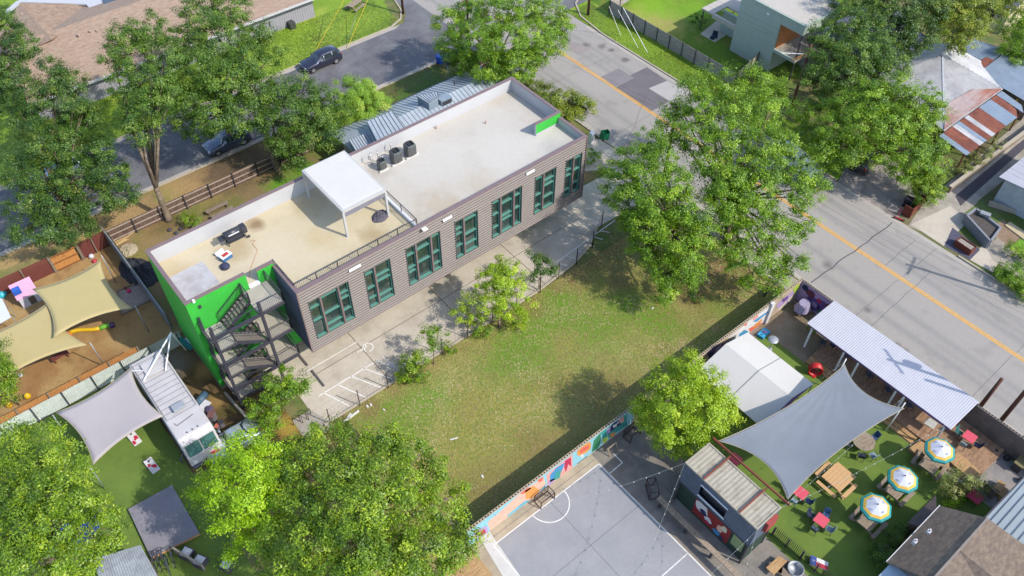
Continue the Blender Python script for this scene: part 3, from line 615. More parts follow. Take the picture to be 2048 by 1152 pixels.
for pp, n in ((PY(400, 614, YG), 'black wall lamp on the green front under the coping'), (PY(387, 603, YG), 'white junction box on the green front beside the coping')):
    MB().obox((pp.x, YG - .08, pp.z), .16, .16, .22).build('wall_lamp', dark if 'black' in n else white, B)
# pergola
PG = thing('pergola', 'white louvred pergola standing on the roof terrace', 'pergola', (21, 45.1, ZR))
wm = M('pergola_white', (.39, .385, .375), .4, .03, 1)
x0, x1, y0, y1, zt = 19.1, 22.95, 42.1, 48.0, 11.4
b = MB(); b.box(x0, x1, y0, y0 + .12, zt - .22, zt).box(x0, x1, y1 - .12, y1, zt - .22, zt).box(x0, x0 + .14, y0 + .12, y1 - .12, zt - .22, zt).box(x1 - .14, x1, y0 + .12, y1 - .12, zt - .22, zt); b.build('frame', wm, PG)
for x in (x0 + .07, x1 - .07):
    for y in (y0 + .07, y1 - .07): MB().box(x - .08, x + .08, y - .08, y + .08, ZR + .02, zt - .22).box(x - .13, x + .13, y - .13, y + .13, ZR, ZR + .02).build('leg', wm, PG)
b = MB(); n = 20
for i in range(n):
    y = y0 + .14 + (y1 - y0 - .28) * i / n; dy = (y1 - y0 - .28) / n
    b.slab([(x0 + .15, y, zt - .03), (x1 - .15, y, zt - .03), (x1 - .15, y + dy * .86, zt + .07), (x0 + .15, y + dy * .86, zt + .07)], .015)
b.build('louvre_roof', wm, PG)
MB().box(x0 + .16, x1 - .16, y0 + .03, y0 + .05, zt - .62, zt - .22).box(x0 + .16, x1 - .16, y0 + .02, y0 + .06, zt - .66, zt - .62).build('roller_blind', M('blind_grey', c(140, 136, 148), .8), PG)
# condensers
def ac(name, label, px, s):
    p = G(*px, ZR + .22); t = thing(name, label, 'air conditioner', p, group='condensers on the roof'); z0 = .17
    steel = M('condenser_steel', (.10, .105, .105), .35, .15, 8, metal=.6)
    m = MB(); m.lathe((p.x, p.y, p.z + z0), [(.36 * s, 0), (.38 * s, .02), (.38 * s, .85 * s), (.34 * s, .93 * s), (.26 * s, .93 * s), (.25 * s, .7 * s)], 24, sq=.55); m.build('casing', steel, t)
    f = MB()
    for i in range(24):
        a = 2 * math.pi * i / 24; q = 1 / max(abs(math.cos(a)), abs(math.sin(a))) * .55 + .45
        f.bar((p.x + math.cos(a) * .385 * s * q, p.y + math.sin(a) * .385 * s * q, p.z + z0 + .03), (p.x + math.cos(a) * .385 * s * q, p.y + math.sin(a) * .385 * s * q, p.z + z0 + .84 * s), .02, .02)
    f.build('louvre_bars', M('condenser_bar', (.3, .3, .3), .4, metal=.6), t)
    f = MB(); f.lathe((p.x, p.y, p.z + z0 + .80 * s), [(.09 * s, 0), (.09 * s, .08)], 10)
    for k in range(5): a = k * 1.257; f.slab([(p.x, p.y, p.z + z0 + .78 * s), (p.x + math.cos(a) * .24 * s, p.y + math.sin(a) * .24 * s, p.z + z0 + .76 * s), (p.x + math.cos(a + .6) * .24 * s, p.y + math.sin(a + .6) * .24 * s, p.z + z0 + .8 * s)], .01)
    for k in range(8): a = k * .785; f.bar((p.x, p.y, p.z + z0 + .93 * s), (p.x + math.cos(a) * .3 * s, p.y + math.sin(a) * .3 * s, p.z + z0 + .93 * s), .012, .012)
    f.build('fan', dark, t)
    for k in (-.3, .3): MB().box(p.x - .55 * s, p.x + .55 * s, p.y + k - .05, p.y + k + .05, p.z, p.z + .16).build('support_rail', M('rail_galvanised', (.45, .44, .42), .5), t)
ac('condenser', 'small round grey condenser nearest the pergola on the pale roof', (765, 338), .85)
ac('condenser', 'larger grey condenser in the middle of the three on the pale roof', (793, 324), 1.12)
ac('condenser', 'larger grey condenser farthest from the pergola on the pale roof', (821, 310), 1.12)
for i, (x, y, zz) in enumerate(((743, 331, 1.3), (757, 325, 1.2), (783, 307, 1.1))):
    p = G(x, y, ZR + .22); t = MB(); t.smooth = True; t.path([p, p + Vector((0, 0, zz)), p + Vector((.12, 0, zz + .1))], .03, 6); t.path([p + Vector((.15, .05, 0)), p + Vector((.15, .05, .5)), p + Vector((.5, -.1, .45))], .035, 6)
    t.lathe((p.x, p.y, p.z + zz * .75), [(.06, 0), (.06, .25)], 8)
    tag(t.build('refrigerant_pipe', M('pipe_grey', (.5, .49, .47), .6), None), ['grey pipe stub on the roof farthest left beside the small condenser', 'grey pipe stub on the roof just behind the small condenser', 'grey pipe stub on the roof behind the middle condenser'][i], 'pipe', 'pipes by the condensers')
for i, (x, y) in enumerate(((972, 247), (873, 257))):
    p = G(x, y, ZR + .22); tag(MB().lathe(p, [(.12, 0), (.1, .06), (.05, .12), (.05, .3)], 10).build('roof_vent', M('vent_rust', (.35, .25, .2), .7)), ['short vent stub on the pale roof towards its far right end', 'short vent stub on the pale roof behind the far condenser'][i], 'vent', 'vents on the pale roof')
# smoker grill, cooler, bag, heap
p = G(472, 482, ZR); t = thing('smoker_grill', 'black barrel smoker with two wheels on the roof terrace', 'grill', p); bk = M('grill_black', (.05, .05, .06), .4, .1, 4, metal=.3)
a = math.radians(2)
m = MB(); m.smooth = True; m.path([p + Vector((-.75, 0, .95)), p + Vector((.55, 0, .95))], .3, 14); m.build('barrel', bk, t)
MB().box(p.x + .57, p.x + 1.0, p.y - .28, p.y + .3, p.z + .55, p.z + 1.15).build('hopper', bk, t, bevel=.03)
MB().box(p.x - .7, p.x + .5, p.y - .62, p.y - .34, p.z + .83, p.z + .87).build('front_shelf', bk, t); MB().box(p.x - 1.2, p.x - .77, p.y - .3, p.y + .3, p.z + .83, p.z + .87).build('side_shelf', bk, t)
MB().bar((p.x - .5, p.y - .32, p.z + 1.05), (p.x + .35, p.y - .32, p.z + 1.05), .05).build('handle', white, t)
for dx, dy in ((-.65, -.25), (-.65, .25), (.8, -.25), (.8, .25)): MB().bar((p.x + dx, p.y + dy, p.z), (p.x + dx * .9, p.y + dy * .9, p.z + .8), .05).build('leg', bk, t)
MB().box(p.x - .65, p.x + .75, p.y - .25, p.y + .25, p.z + .25, p.z + .28).build('bottom_shelf', bk, t)
m = MB(); m.path([(p.x + .95, p.y - .3, p.z + .12), (p.x + .95, p.y - .24, p.z + .12)], .12, 12); m.build('wheel', bk, t)
p = G(453, 517, ZR); t = thing('cool_box', 'blue and white cool box with its lid open beside the smoker', 'cooler', p)
MB().obox(p, .85, .5, .35, .2).build('body', M('cooler_blue', c(70, 120, 170), .5), t, bevel=.03); MB().obox(p + Vector((0, 0, .35)), .87, .52, .07, .2).build('rim', white, t, bevel=.02)
MB().obox(p + Vector((0, 0, .42)), .5, .3, .02, .2).build('cloth', M('red_cloth', c(200, 70, 60), .8), t)
MB().obox(p + Vector((-.15, .55, .1)), .7, .45, .06, .2, .8).build('lid', M('cooler_lid', c(210, 214, 214), .5), t)
p = G(451, 535, ZR); m = MB(); m.smooth = True; m.lathe(p, [(.3, 0), (.36, .1), (.3, .25), (.15, .36), (.05, .38)], 12, .3); tag(m.build('bag', M('navy_bag', c(60, 62, 92), .8, .4, 5)), 'dark navy bag slumped in front of the cool box', 'bag')
def heap(name, label, cat, p, rx, ry, h, mat, seed=1, rz=0):
    r = np.random.default_rng(seed); n = 14; P = []
    for i in range(n):
        row = []
        for k in range(n):
            u, v = i / (n - 1) * 2 - 1, k / (n - 1) * 2 - 1; f = max(0, 1 - (u * u) ** 1.5 - (v * v) ** 1.5); q = math.sqrt(max(u * u, v * v)); d = math.hypot(u, v) or 1; sc = max(abs(u), abs(v)) / d
            x = u * sc * rx * (1 + .12 * r.random()); y = v * sc * ry * (1 + .12 * r.random()); z = (1 - (sc * d) ** 2.5) * h * (.65 + .6 * r.random())
            row.append((p[0] + x * math.cos(rz) - y * math.sin(rz), p[1] + x * math.sin(rz) + y * math.cos(rz), p[2] + max(0.005, z)))
        P.append(row)
    m = MB(); m.grid(P); return tag(m.build(name, mat), label, cat)
heap('folded_cover', 'crumpled dark cover lying on the terrace under the pergola edge', 'cover', G(761, 433, ZR), .75, .55, .4, M('cover_charcoal', c(100, 94, 106), .85, .2, 3), 3, .3)
hs = MB(); hs.smooth = True; P_ = [G(*q, ZR + .02) for q in ((500, 482), (510, 480), (505, 488), (515, 500), (508, 520), (500, 540), (498, 556))]
hs.path(P_, .018, 5); tag(hs.build('power_cord', M('cord_orange', c(214, 150, 110), .7)), 'thin orange power cord trailing from the smoker across the terrace', 'cord')
# ------------------------------------------------------------------ fences, playground and trailer yard on the left
wood_old = M('fence_wood_weathered', c(132, 108, 94), .9, .25, 2, .3, rgb2=c(104, 80, 68), stretch=(5, 5, .6))
wood_rail = M('fence_rail_pale', c(190, 172, 160), .85, .15, 3)
wood_red = M('fence_wood_red', c(126, 66, 58), .85, .15, 2, .2, stretch=(5, 5, .6))
wood_new = M('wood_new', c(214, 150, 84), .8, .14, 3, stretch=(4, 1, 1))
wood_grey = M('wood_grey', c(158, 142, 124), .9, .2, 3, .2, rgb2=c(132, 114, 98), stretch=(1, 5, 5))
wood_tan = M('wood_tan', c(206, 168, 118), .8, .16, 3, .1, rgb2=c(178, 136, 92), stretch=(1, 5, 5))
dirty = M('dark_post', (.05, .04, .045), .8)
def fence(name, label, p, q, h, bm, pm, rm=None, step=2.4, bw=.14, side=-1, rails=(.3, .9, 1.5), group=None, posth=.1, gap=.012, lean=0):
    p = Vector((p[0], p[1], 0)); q = Vector((q[0], q[1], 0)); d = (q - p); L = d.length; d.normalize(); n = Vector((-d.y, d.x, 0)) * side
    t = thing(name, label, 'fence', (p + q) / 2, group=group); r = random.Random(int(L * 100)); m = MB(); k = int(L / bw)
    for i in range(k):
        a = p + d * (i * bw); b = p + d * ((i + 1) * bw - gap); hh = h + r.uniform(-.02, .02); o = n * r.uniform(-.006, .006)
        m.bar(a.lerp(b, .5) + o, a.lerp(b, .5) + o + Vector((0, 0, hh)), bw - gap, .02) if abs(d.x) < .5 else m.obox(((a + b) / 2 + o), bw - gap, .02, hh, math.atan2(d.y, d.x))
    m.build('boards', bm, t)
    if rm:
        for z in rails: MB().bar(p + n * .05 + Vector((0, 0, z)), q + n * .05 + Vector((0, 0, z)), .05, .1).build('rail', rm, t)
    k = max(1, round(L / step))
    for i in range(k + 1): a = p.lerp(q, i / k) + n * .12; MB().bar(a, a + Vector((0, 0, h + posth)), .1, .1).build('post', pm, t)
    return t
fence('board_fence', 'weathered brown board fence with pale rails behind the green building', (5.9, 62.75), (27.9, 62.75), 1.65, wood_old, dirty, wood_rail, 2.45, side=-1)
fence('board_fence', 'short brown board fence beyond the metal roofed house under the big roadside tree', (44.2, 62.9), (49.0, 62.9), 1.6, wood_old, dirty, wood_rail, 2.4)
fence('red_fence', 'red stained board fence along the far side of the playground', (-22, 62.45), (.9, 62.45), 1.85, wood_red, wood_grey, None, 2.4, .15)
fence('new_wood_panel', 'new orange wood fence panel between the red stained fence boards', (1.0, 62.45), (3.3, 62.45), 1.7, wood_new, wood_grey, M('rail_brown', c(150, 96, 54)), 2.3, .3, rails=(.1, .9, 1.65))
fence('red_fence', 'short red stained fence length between the new panel and the wire fence', (3.4, 62.45), (5.8, 62.6), 1.85, wood_red, wood_grey, None, 1.2, .15)
def wirefence(name, label, pts, h, step=2.4, mat=None, ws=.2, r=.008, pr=.035, top=True):
    mat = mat or dark; t = thing(name, label, 'fence', pts[0] if len(pts[0]) == 3 else (*pts[0], 0)); m = MB()
    for a, b in zip(pts[:-1], pts[1:]):
        a = Vector((a[0], a[1], 0)); b = Vector((b[0], b[1], 0)); L = (b - a).length
        for i in range(int(L / ws)): p = a.lerp(b, (i + .5) / int(L / ws)); m.bar(p + Vector((0, 0, .05)), p + Vector((0, 0, h - .03)), r)
        for k in range(int(h / ws)): m.bar(a + Vector((0, 0, k * ws + .05)), b + Vector((0, 0, k * ws + .05)), r)
        if top: MB().bar(a + Vector((0, 0, h)), b + Vector((0, 0, h)), .05).build('top_rail', mat, t)
        k = max(1, round(L / step))
        for i in range(k + 1):
            p = a.lerp(b, i / k); MB().bar(p, p + Vector((0, 0, h + .08)), pr * 2).build('post', mat, t)
    m.build('mesh', mat, t); return t
galv = M('galvanised', c(176, 180, 184), .5, .1, 3, metal=.3)
wirefence('wire_fence', 'tall grey wire fence between the playground and the green building', [(5.85, 62.6), (5.95, 50.0)], 2.3, 2.2, galv, .12, .011)
FB = M('fence_backing_green', c(62, 82, 66), .8, .3, 3)
tag(MB().slab([(5.98, 62.4, .1), (6.06, 50.2, .1), (6.06, 50.2, 2.0), (5.98, 62.4, 2.0)], .02).build('windbreak_screen', FB), 'dark green windbreak screen tied to the playground wire fence', 'screen')
wf = thing('corrugated_fence', 'white corrugated panel fence between the playground and the trailer yard', 'fence', (-4, 48.2, 0))
wcor = M('white_corrugated_fence', c(214, 222, 214), .6, .12, 2)
m = MB(); corr(m, (-20, 48.2, .05), (6.1, 48.2, .05), (6.1, 48.25, 1.6), (-20, 48.25, 1.6), .16, .03); m.build('panels', wcor, wf)
for i in range(12): x = -19 + i * 2.26; MB().box(x - .04, x + .04, 48.06, 48.14, 0, 1.75).build('post', dark, wf)
fence('low_wood_fence', 'orange brown wood fence rising just behind the white corrugated panels', (-20, 48.42), (2.9, 48.42), 2.05, M('wood_orange', c(196, 136, 78), .85, .15, 2), wood_grey, None, 2.4, .15)
# shade sails
def sail(name, label, cs, mat, pull=.09, sagz=.0, n=14, group=None, wr=.0):
    t = thing(name, label, 'shade sail', sum((Vector(p) for p in cs), Vector()) / 4, group=group); m = MB(); m.smooth = True; P = []
    a, b, c_, d = map(Vector, cs)
    for i in range(n + 1):
        R = []
        for j in range(n + 1):
            u, v = i / n, j / n; U = .5 + (u - .5) * (1 - 2 * pull * 4 * v * (1 - v)); V = .5 + (v - .5) * (1 - 2 * pull * 4 * u * (1 - u))
            q = a.lerp(b, U).lerp(d.lerp(c_, U), V) - Vector((0, 0, sagz * 16 * u * (1 - u) * v * (1 - v))); dd = math.hypot(1 - u, v); R.append(q + Vector((0, 0, wr * math.exp(-2.6 * dd) * math.sin(math.atan2(v, 1 - u + 1e-6) * 26) * min(1, dd * 5) * min(1, 8 * v) * min(1, 8 * (1 - u)))))
        P.append(R)
    m.grid(P); o = m.build('cloth', mat, t); so_ = o.modifiers.new('s', 'SOLIDIFY'); so_.thickness = .01
    e = MB(); ring = [P[i][0] for i in range(n + 1)] + [P[n][j] for j in range(1, n + 1)] + [P[i][n] for i in range(n - 1, -1, -1)] + [P[0][j] for j in range(n - 1, 0, -1)]
    e.path(ring, .02, 5, True); e.build('edge_cord', M('sail_edge', c(190, 180, 150), .8), t); return t
def pole(name, label, cat, p, top, r=.06, mat=None, group=None, n=10):
    m = MB(); m.smooth = True; m.path([p, top], [r, r * .85], n); return tag(m.build(name, mat or galv), label, cat, group)
tan = M('sail_tan', c(206, 188, 132), .85, .03, .8); tan2 = M('sail_tan_b', c(200, 182, 128), .85, .03, .8)
sail('shade_sail', 'tan shade sail over the middle of the playground beside the sandpit', [G(200, 519, 3.4), G(264, 616, 3.2), G(108, 674, 3.7), G(64, 578, 3.3)], tan, .09)
sail('shade_sail', 'tan shade sail at the photo left edge over the picnic bench', [G(99, 603, 3.3), G(174, 690, 3.0), G(8, 756, 3.2), G(-80, 690, 3.4)], tan2, .09)
for i, (q, z, l) in enumerate((((200, 519), 3.4, 'steel post of the playground sail near the toys'), ((264, 616), 3.2, 'steel post of the playground sail by the sandpit'), ((174, 690), 3.0, 'steel post at the pointed right corner of the left tan sail'), ((8, 756), 3.2, 'steel post at the near corner of the left tan sail'))):
    p = G(*q, z); pole('sail_post', l, 'post', (p.x + .3 * (1 if i < 3 else -1), p.y + (.3 if i == 0 else -.1), 0), (p.x + .25 * (1 if i < 3 else -1), p.y + (.2 if i == 0 else -.1), z + .2), .05, galv, 'posts of the tan sails')
# toys and small things of the playground
plastic = lambda n, r, g, b: M('plastic_' + n, c(r, g, b), .45, .04, 3)
p = G(66, 608); t = thing('playhouse', 'toy playhouse with white walls and pink and white roof in the playground', 'playhouse', p)
m = MB(); m.box(p.x - .75, p.x + .75, p.y - .06, p.y, 0, 1.1).box(p.x - .75, p.x - .69, p.y, p.y + 1.1, 0, 1.1).box(p.x + .69, p.x + .75, p.y, p.y + 1.1, 0, 1.1).box(p.x - .69, p.x + .69, p.y + 1.04, p.y + 1.1, 0, 1.1); m.build('wall', plastic('white', 226, 224, 236), t)
m = MB(); 
for i, y in enumerate((0, .37, .74)): m.slab([(p.x - .85 , p.y - .1 + y, 1.1 + .3 * i), (p.x + .85, p.y - .1 + y, 1.1 + .3 * i), (p.x + .85, p.y + .27 + y, 1.4 + .3 * i), (p.x - .85, p.y + .27 + y, 1.4 + .3 * i)], .03)
m.build('roof', plastic('pink', 232, 166, 200), t); MB().box(p.x - .8, p.x - .2, p.y + .1, p.y + .6, 1.5, 1.95).build('chimney', plastic('blue', 60, 110, 210), t)
MB().box(p.x - .1, p.x + .4, p.y - .08, p.y - .061, .05, .9).build('door', M('toy_door', (.1, .08, .06)), t)
p, q = G(141, 668), G(226, 654); t = thing('play_tunnel', 'long yellow and green play tunnel lying on the bark', 'play tunnel', p)
m = MB(); m.smooth = True; k = 10; P = [p.lerp(q, i / k) + Vector((0, .12 * math.sin(i * .8), .2)) for i in range(k + 1)]; m.path(P[:8], .17, 10); m.build('yellow_tube', plastic('yellow', 240, 196, 40), t)
m = MB(); m.smooth = True; m.path(P[7:], .2, 10); m.build('green_tube', plastic('green', 120, 190, 60), t); MB().lathe((P[-1].x, P[-1].y - .05, 0), [(.2, 0), (.24, .3), (.1, .42)], 10).build('tail_cap', plastic('purple', 90, 60, 120), t)
p = G(138, 671); tag(MB().lathe(p, [(.22, 0), (.3, .12), (.24, .3), (.1, .34)], 10).build('ride_on_toy', plastic('orange', 226, 130, 50)), 'orange ride on toy at the yellow end of the play tunnel', 'toy')
p = G(128, 668); tag(MB().lathe(p, [(.14, 0), (.18, .15), (.1, .4)], 8).build('toy_pot', plastic('maroon', 110, 46, 46)), 'small maroon toy left of the orange ride on toy', 'toy')
sp = [G(236, 584), G(275, 568), G(304, 600), G(245, 630)]; t = thing('sandpit', 'square timber edged sandpit with grey sand by the wire fence', 'sandpit', sp[0])
m = MB()
for a, b in zip(sp, sp[1:] + sp[:1]): m.bar(a + Vector((0, 0, .09)), b + Vector((0, 0, .09)), .12, .18)
m.build('timber_edge', wood_grey, t); MB().prism([tuple(v)[:2] for v in sp], .01, .06).build('sand', M('sand_grey', c(170, 160, 150), .95, .2, 3, .6), t)
def blob(name, label, cat, px, r, h, mat, z=0, n=10, group=None):
    p = G(*px, z); m = MB(); m.smooth = True; m.lathe(p, [(r * .7, 0), (r, h * .3), (r * .85, h * .7), (r * .4, h * .95), (.02, h)], n); return tag(m.build(name, mat), label, cat, group)
blob('toy_bucket', 'bright pink toy bucket in the sandpit', 'toy', (259, 584), .2, .35, plastic('hotpink', 224, 50, 120))
blob('toy_truck', 'dark red toy standing next to the pink bucket in the sandpit', 'toy', (251, 578), .16, .25, plastic('maroon', 110, 46, 46))
blob('toy_ball', 'red toy heap by the red fence under the sail corner', 'toy', (190, 524), .22, .3, plastic('red', 204, 60, 80)); blob('toy_chair', 'white and black toy chair by the red fence behind the red toy', 'toy', (184, 515), .25, .4, plastic('white', 226, 224, 236))
blob('toy_ball', 'large yellow ball on the bark near the orange fence', 'ball', (57, 795), .26, .5, plastic('yellow', 240, 196, 40)); blob('toy_ball', 'yellow ball at the photo left edge below the larger yellow ball', 'ball', (20, 812), .26, .5, plastic('yellow', 240, 196, 40))
blob('water_table', 'turquoise toy water table at the photo left edge', 'toy', (5, 592), .5, .6, plastic('turquoise', 60, 190, 206), n=6)
blob('ball', 'small pale ball under the near corner of the left tan sail', 'ball', (42, 752), .18, .3, plastic('white', 226, 224, 236))
cv = [G(-60, 590, 2.6), G(4, 597, 2.4), G(22, 634, 2.4), G(-40, 670, 2.4)]
t = thing('canopy', 'white canopy at the photo left edge beside the playhouse', 'canopy', G(-20, 640)); MB().slab(cv, .04).build('top', M('canopy_white', c(226, 230, 236), .7, .03), t)
for v in cv: MB().bar((v.x * .98, v.y, 0), (v.x * .98, v.y, v.z - .03), .05).build('leg', galv, t)
t = thing('picnic_bench', 'dark wooden bench half under the left tan sail', 'bench', G(123, 719)); p = G(123, 717)
MB().obox(p + Vector((0, 0, .4)), 1.3, .5, .06, .1).build('seat', wood_red, t)
for k in (-.5, .5): MB().obox(p + Vector((k, 0, 0)), .1, .45, .4, .1).build('leg', wood_red, t)
pl = thing('lumber_pile', 'pile of pale sawn lumber by the wire fence corner', 'lumber pile', G(235, 487)); rr = random.Random(4)
m = MB()
for i in range(12):
    p = G(222 + rr.uniform(-8, 8), 487 + rr.uniform(-8, 10)); a = rr.uniform(-.2, .35); L = rr.uniform(1.0, 2.2); m.obox(p + Vector((L / 2, 0, .03 * (i // 2))), L, .12, .04, a)
m.build('boards', M('lumber_pale', c(214, 182, 130), .8, .1), pl)
heap('tarpaulin', 'dark tarpaulin heap in the gap beside the green end wall', 'tarpaulin', G(278, 545), 1.2, 2.2, .7, M('tarp_dark', c(48, 52, 62), .8, .4, 2), 5, .2)
heap('rubble_pile', 'pale rubble heap behind the dark tarpaulin by the fence', 'rubble', G(256, 500), .8, .8, .35, M('rubble', c(186, 172, 146), .95, .3, 4, .8), 6)
# planks bench + fire pit between fence and building
for i, (q, l) in enumerate((((436, 421), 'old grey plank bench nearer the fence behind the green building'), ((447, 431), 'old grey plank bench nearer the roof edge behind the green building'))):
    p = G(*q); t = thing('plank_bench', l, 'bench', p, .0, 'plank benches behind the building'); a = math.radians(1)
    MB().obox(p + Vector((0, 0, .4)), 2.2, .42, .07, a).build('seat', wood_grey, t)
    for k in (-.9, .9): MB().obox(p + Vector((k, 0, 0)), .12, .36, .4, a).build('leg', wood_grey, t)
blob('fire_pit', 'round rusty fire pit between the plank benches', 'fire pit', (457, 424), .45, .35, M('rust_red', c(112, 62, 56), .8, .2), n=16)
for i, (x, y) in enumerate(((340, 461), (353, 467), (362, 459))): blob('stone', ['dark stone left of the shrub behind the building', 'dark stone close to the roof edge behind the building', 'dark stone right of the shrub behind the building'][i], 'stone', (x, y), .22, .2, M('stone_dark', c(84, 82, 88), .9, .3, 4), group='stones behind the building')
# food trailer / motorhome
TX0, TX1, TY0, TY1, TZ = 1.66, 4.16, 37.0, 46.1, 3.15
V_ = thing('food_truck', 'long white and grey food truck with a ribbed roof and wide green tinted windscreen', 'food truck', ((TX0 + TX1) / 2, 41.5, 0))
tw = M('truck_white', c(214, 210, 212), .5, .08, 1.2, rgb2=c(196, 188, 184), thr=(.5, .75)); tg = M('truck_grey_trim', c(96, 98, 110), .5, .1)
m = MB(); pr = [(TY0 + .0, .45), (TY0 - .02, 1.5), (TY0 + .35, 2.75), (TY0 + .75, TZ), (TY1, TZ), (TY1, .45)]
m.add([(TX0, y, z) for y, z in pr] + [(TX1, y, z) for y, z in pr], [(0, 1, 2, 3, 4, 5), (11, 10, 9, 8, 7, 6)] + [(i, i + 6, (i + 1) % 6 + 6, (i + 1) % 6) for i in range(6)])
m.build('body', tw, V_, bevel=.12)
wg = M('windscreen_teal', (.05, .13, .12), .06, .2, 1, spec=.9, coat=1)
for x0, x1 in ((TX0 + .18, 2.86), (2.94, TX1 - .18)): MB().add([(x0, TY0 + .02, 1.66), (x1, TY0 + .02, 1.66), (x1, TY0 + .33, 2.66), (x0, TY0 + .33, 2.66), (x0, TY0 - .03, 1.68), (x1, TY0 - .03, 1.68), (x1, TY0 + .285, 2.68), (x0, TY0 + .285, 2.68)], [(0, 1, 2, 3), (4, 5, 6, 7), (0, 1, 5, 4), (1, 2, 6, 5), (2, 3, 7, 6), (3, 0, 4, 7)]).build('windscreen', wg, V_)
MB().box(TX0 + .05, TX1 - .05, TY0 - .2, TY0 + .02, .4, .62).build('bumper', tg, V_, bevel=.03); MB().box(3.2, 3.9, TY0 - .24, TY0 - .02, .75, 1.0).build('sign_board', plastic('red', 204, 60, 80), V_)
for x in (TX0 + .35, TX1 - .35): MB().lathe((x, TY0 - .06, .95), [(.15, 0), (.13, .12)], 12).build('headlight', M('lamp_glass', (.7, .7, .6), .1), V_)
for x, s in ((TX0, -1), (TX1, 1)): MB().bar((x, TY0 + .3, 2.3), (x + s * .4, TY0 - .1, 2.2), .04).box(x + s * .4 - .06, x + s * .4 + .06, TY0 - .2, TY0 + .0, 1.85, 2.3).build('mirror', dark, V_)
for y in (TY0 + 1.3, TY1 - 2.0):
    for x in (TX0 + .02, TX1 - .02): m = MB(); m.path([(x - .12, y, .45), (x + .12, y, .45)], .45, 16); m.build('wheel', M('tyre', (.02, .02, .02), .8), V_)
m = MB(); 
for i in range(13): y = TY0 + 2.7 + i * .5; m.box(TX0 + .12, TX1 - .12, y, y + .022, TZ + .005, TZ + .04)
for x in (TX0 + .14, TX1 - .16): m.box(x, x + .03, TY0 + 2.7, TY1 - .2, TZ + .041, TZ + .07)
m.build('roof_rack', M('rack_grey', c(150, 150, 160), .5), V_); MB().box(2.5, 3.4, TY0 + 2.9, TY0 + 3.5, TZ + .14, TZ + .32).build('roof_air_conditioner', M('ac_grey', c(170, 176, 186), .5, .1, 4), V_, bevel=.04)
MB().box(2.3, 3.6, TY1 - 2.1, TY1 - .7, TZ + .14, TZ + .2).build('roof_hatch', tw, V_, bevel=.02); m = MB(); m.path([(2.1, TY0 + 2.2, TZ + .02), (2.2, TY0 + 1.9, TZ + .02), (2.9, TY0 + 2.0, TZ + .02), (3.5, TY0 + 2.1, TZ + .02)], .025, 5); m.build('cable', dark, V_)
for i in range(3): MB().lathe((2.5 + .4 * i, TY0 + .95, TZ), [(.05, 0), (.05, .08)], 6).build('marker_light', dark, V_)
m = MB(); MB().box(TX0 - .015, TX0, TY0 + 1.2, TY1 - .5, 1.1, 1.9).build('side_stripe', M('stripe_blue', c(96, 92, 170), .5, .2, 2), V_)
# service things beside the truck
ax = G(342, 665, 4.2); t = thing('sail_mast', 'white steel pole tripod standing over the rear of the food truck', 'pole', (ax.x, ax.y, 0))
for q in ((372, 700, .1), (287, 762, 3.25), (331, 742, 3.25)): MB().bar(ax, G(*q), .08).build('leg', white, t)
MB().bar(G(262, 742, 3.3), G(308, 742, 3.3), .06).build('brace', white, t)
gs = M('sail_grey', c(192, 184, 186), .85, .03, .8)
sail('shade_sail', 'pale grey shade sail stretched beside the food truck over the turf', [G(112, 825, 3.0), G(262, 735, 3.5), G(327, 832, 3.3), G(187, 929, 2.9)], gs, .075, .15)
for q, z, l in (((112, 825), 3.0, 'steel post at the left corner of the pale grey sail'), ((187, 929), 2.9, 'steel post at the near tip of the pale grey sail')): p = G(*q, z); pole('sail_post', l, 'post', (p.x - .3, p.y - .2, 0), (p.x - .25, p.y - .15, z + .1), .05, galv)
m = MB(); m.smooth = True; p = G(403, 797, .75); m.path([p + Vector((-.45, -.25, 0)), p + Vector((.45, .25, 0))], .3, 14)
t = thing('tank', 'blue grey steel drum tank on a stand beside the food truck', 'tank', (p.x, p.y, 0)); m.build('drum', M('tank_blue', c(74, 104, 128), .5, .2), t); MB().box(p.x - .25, p.x + .25, p.y - .2, p.y + .2, 0, .5).build('stand', dark, t)
p = G(376, 692); t = thing('play_slide', 'teal and white plastic slide by the green wall corner', 'slide', p); MB().slab([p + Vector((-.5, .5, .9)), p + Vector((-.1, .6, .9)), p + Vector((.3, -.5, .1)), p + Vector((-.1, -.6, .1))], .06).build('chute', plastic('teal', 40, 140, 140), t); MB().obox(p + Vector((.35, .1, 0)), .5, .8, .5, .3).build('base', plastic('white', 226, 224, 236), t)
jk = [((414, 822), .9, .6, .8, .4, (222, 222, 232), 'white plastic table heaped with a purple cover beside the truck'), ((402, 838), .8, .5, .7, -.2, (200, 204, 214), 'pale worktop nearest the truck side'), ((428, 840), .7, .5, .9, .8, (120, 84, 80), 'brown cabinet among the clutter by the truck'), ((428, 868), .45, 1.5, .25, -.3, (50, 118, 84), 'long green crate lying beside the cab'), ((445, 852), .4, .4, .6, 0, (60, 58, 66), 'black bin beside the green crate'), ((436, 858), .4, .3, .5, .6, (196, 110, 96), 'reddish box between the green crate and the black bin')]
for q, sx, sy, h, a, col, l in jk:
    p = G(*q); t = thing('yard_clutter', l, 'clutter', p); k = M('clutter_%d' % col[0], c(*col), .7, .2, 4)
    MB().obox(p + Vector((0, 0, h - .08)), sx, sy, .08, a).build('top', k, t, bevel=.015); MB().obox(p, sx * .8, sy * .8, h - .08, a).build('base', M('clutter_base', c(120, 116, 126), .8, .3, 4), t)
heap('cover', 'purple grey cover lying on the white plastic table', 'cover', G(418, 818, .82), .3, .3, .25, M('cover_purple', c(92, 80, 112), .8, .3, 4), 8)
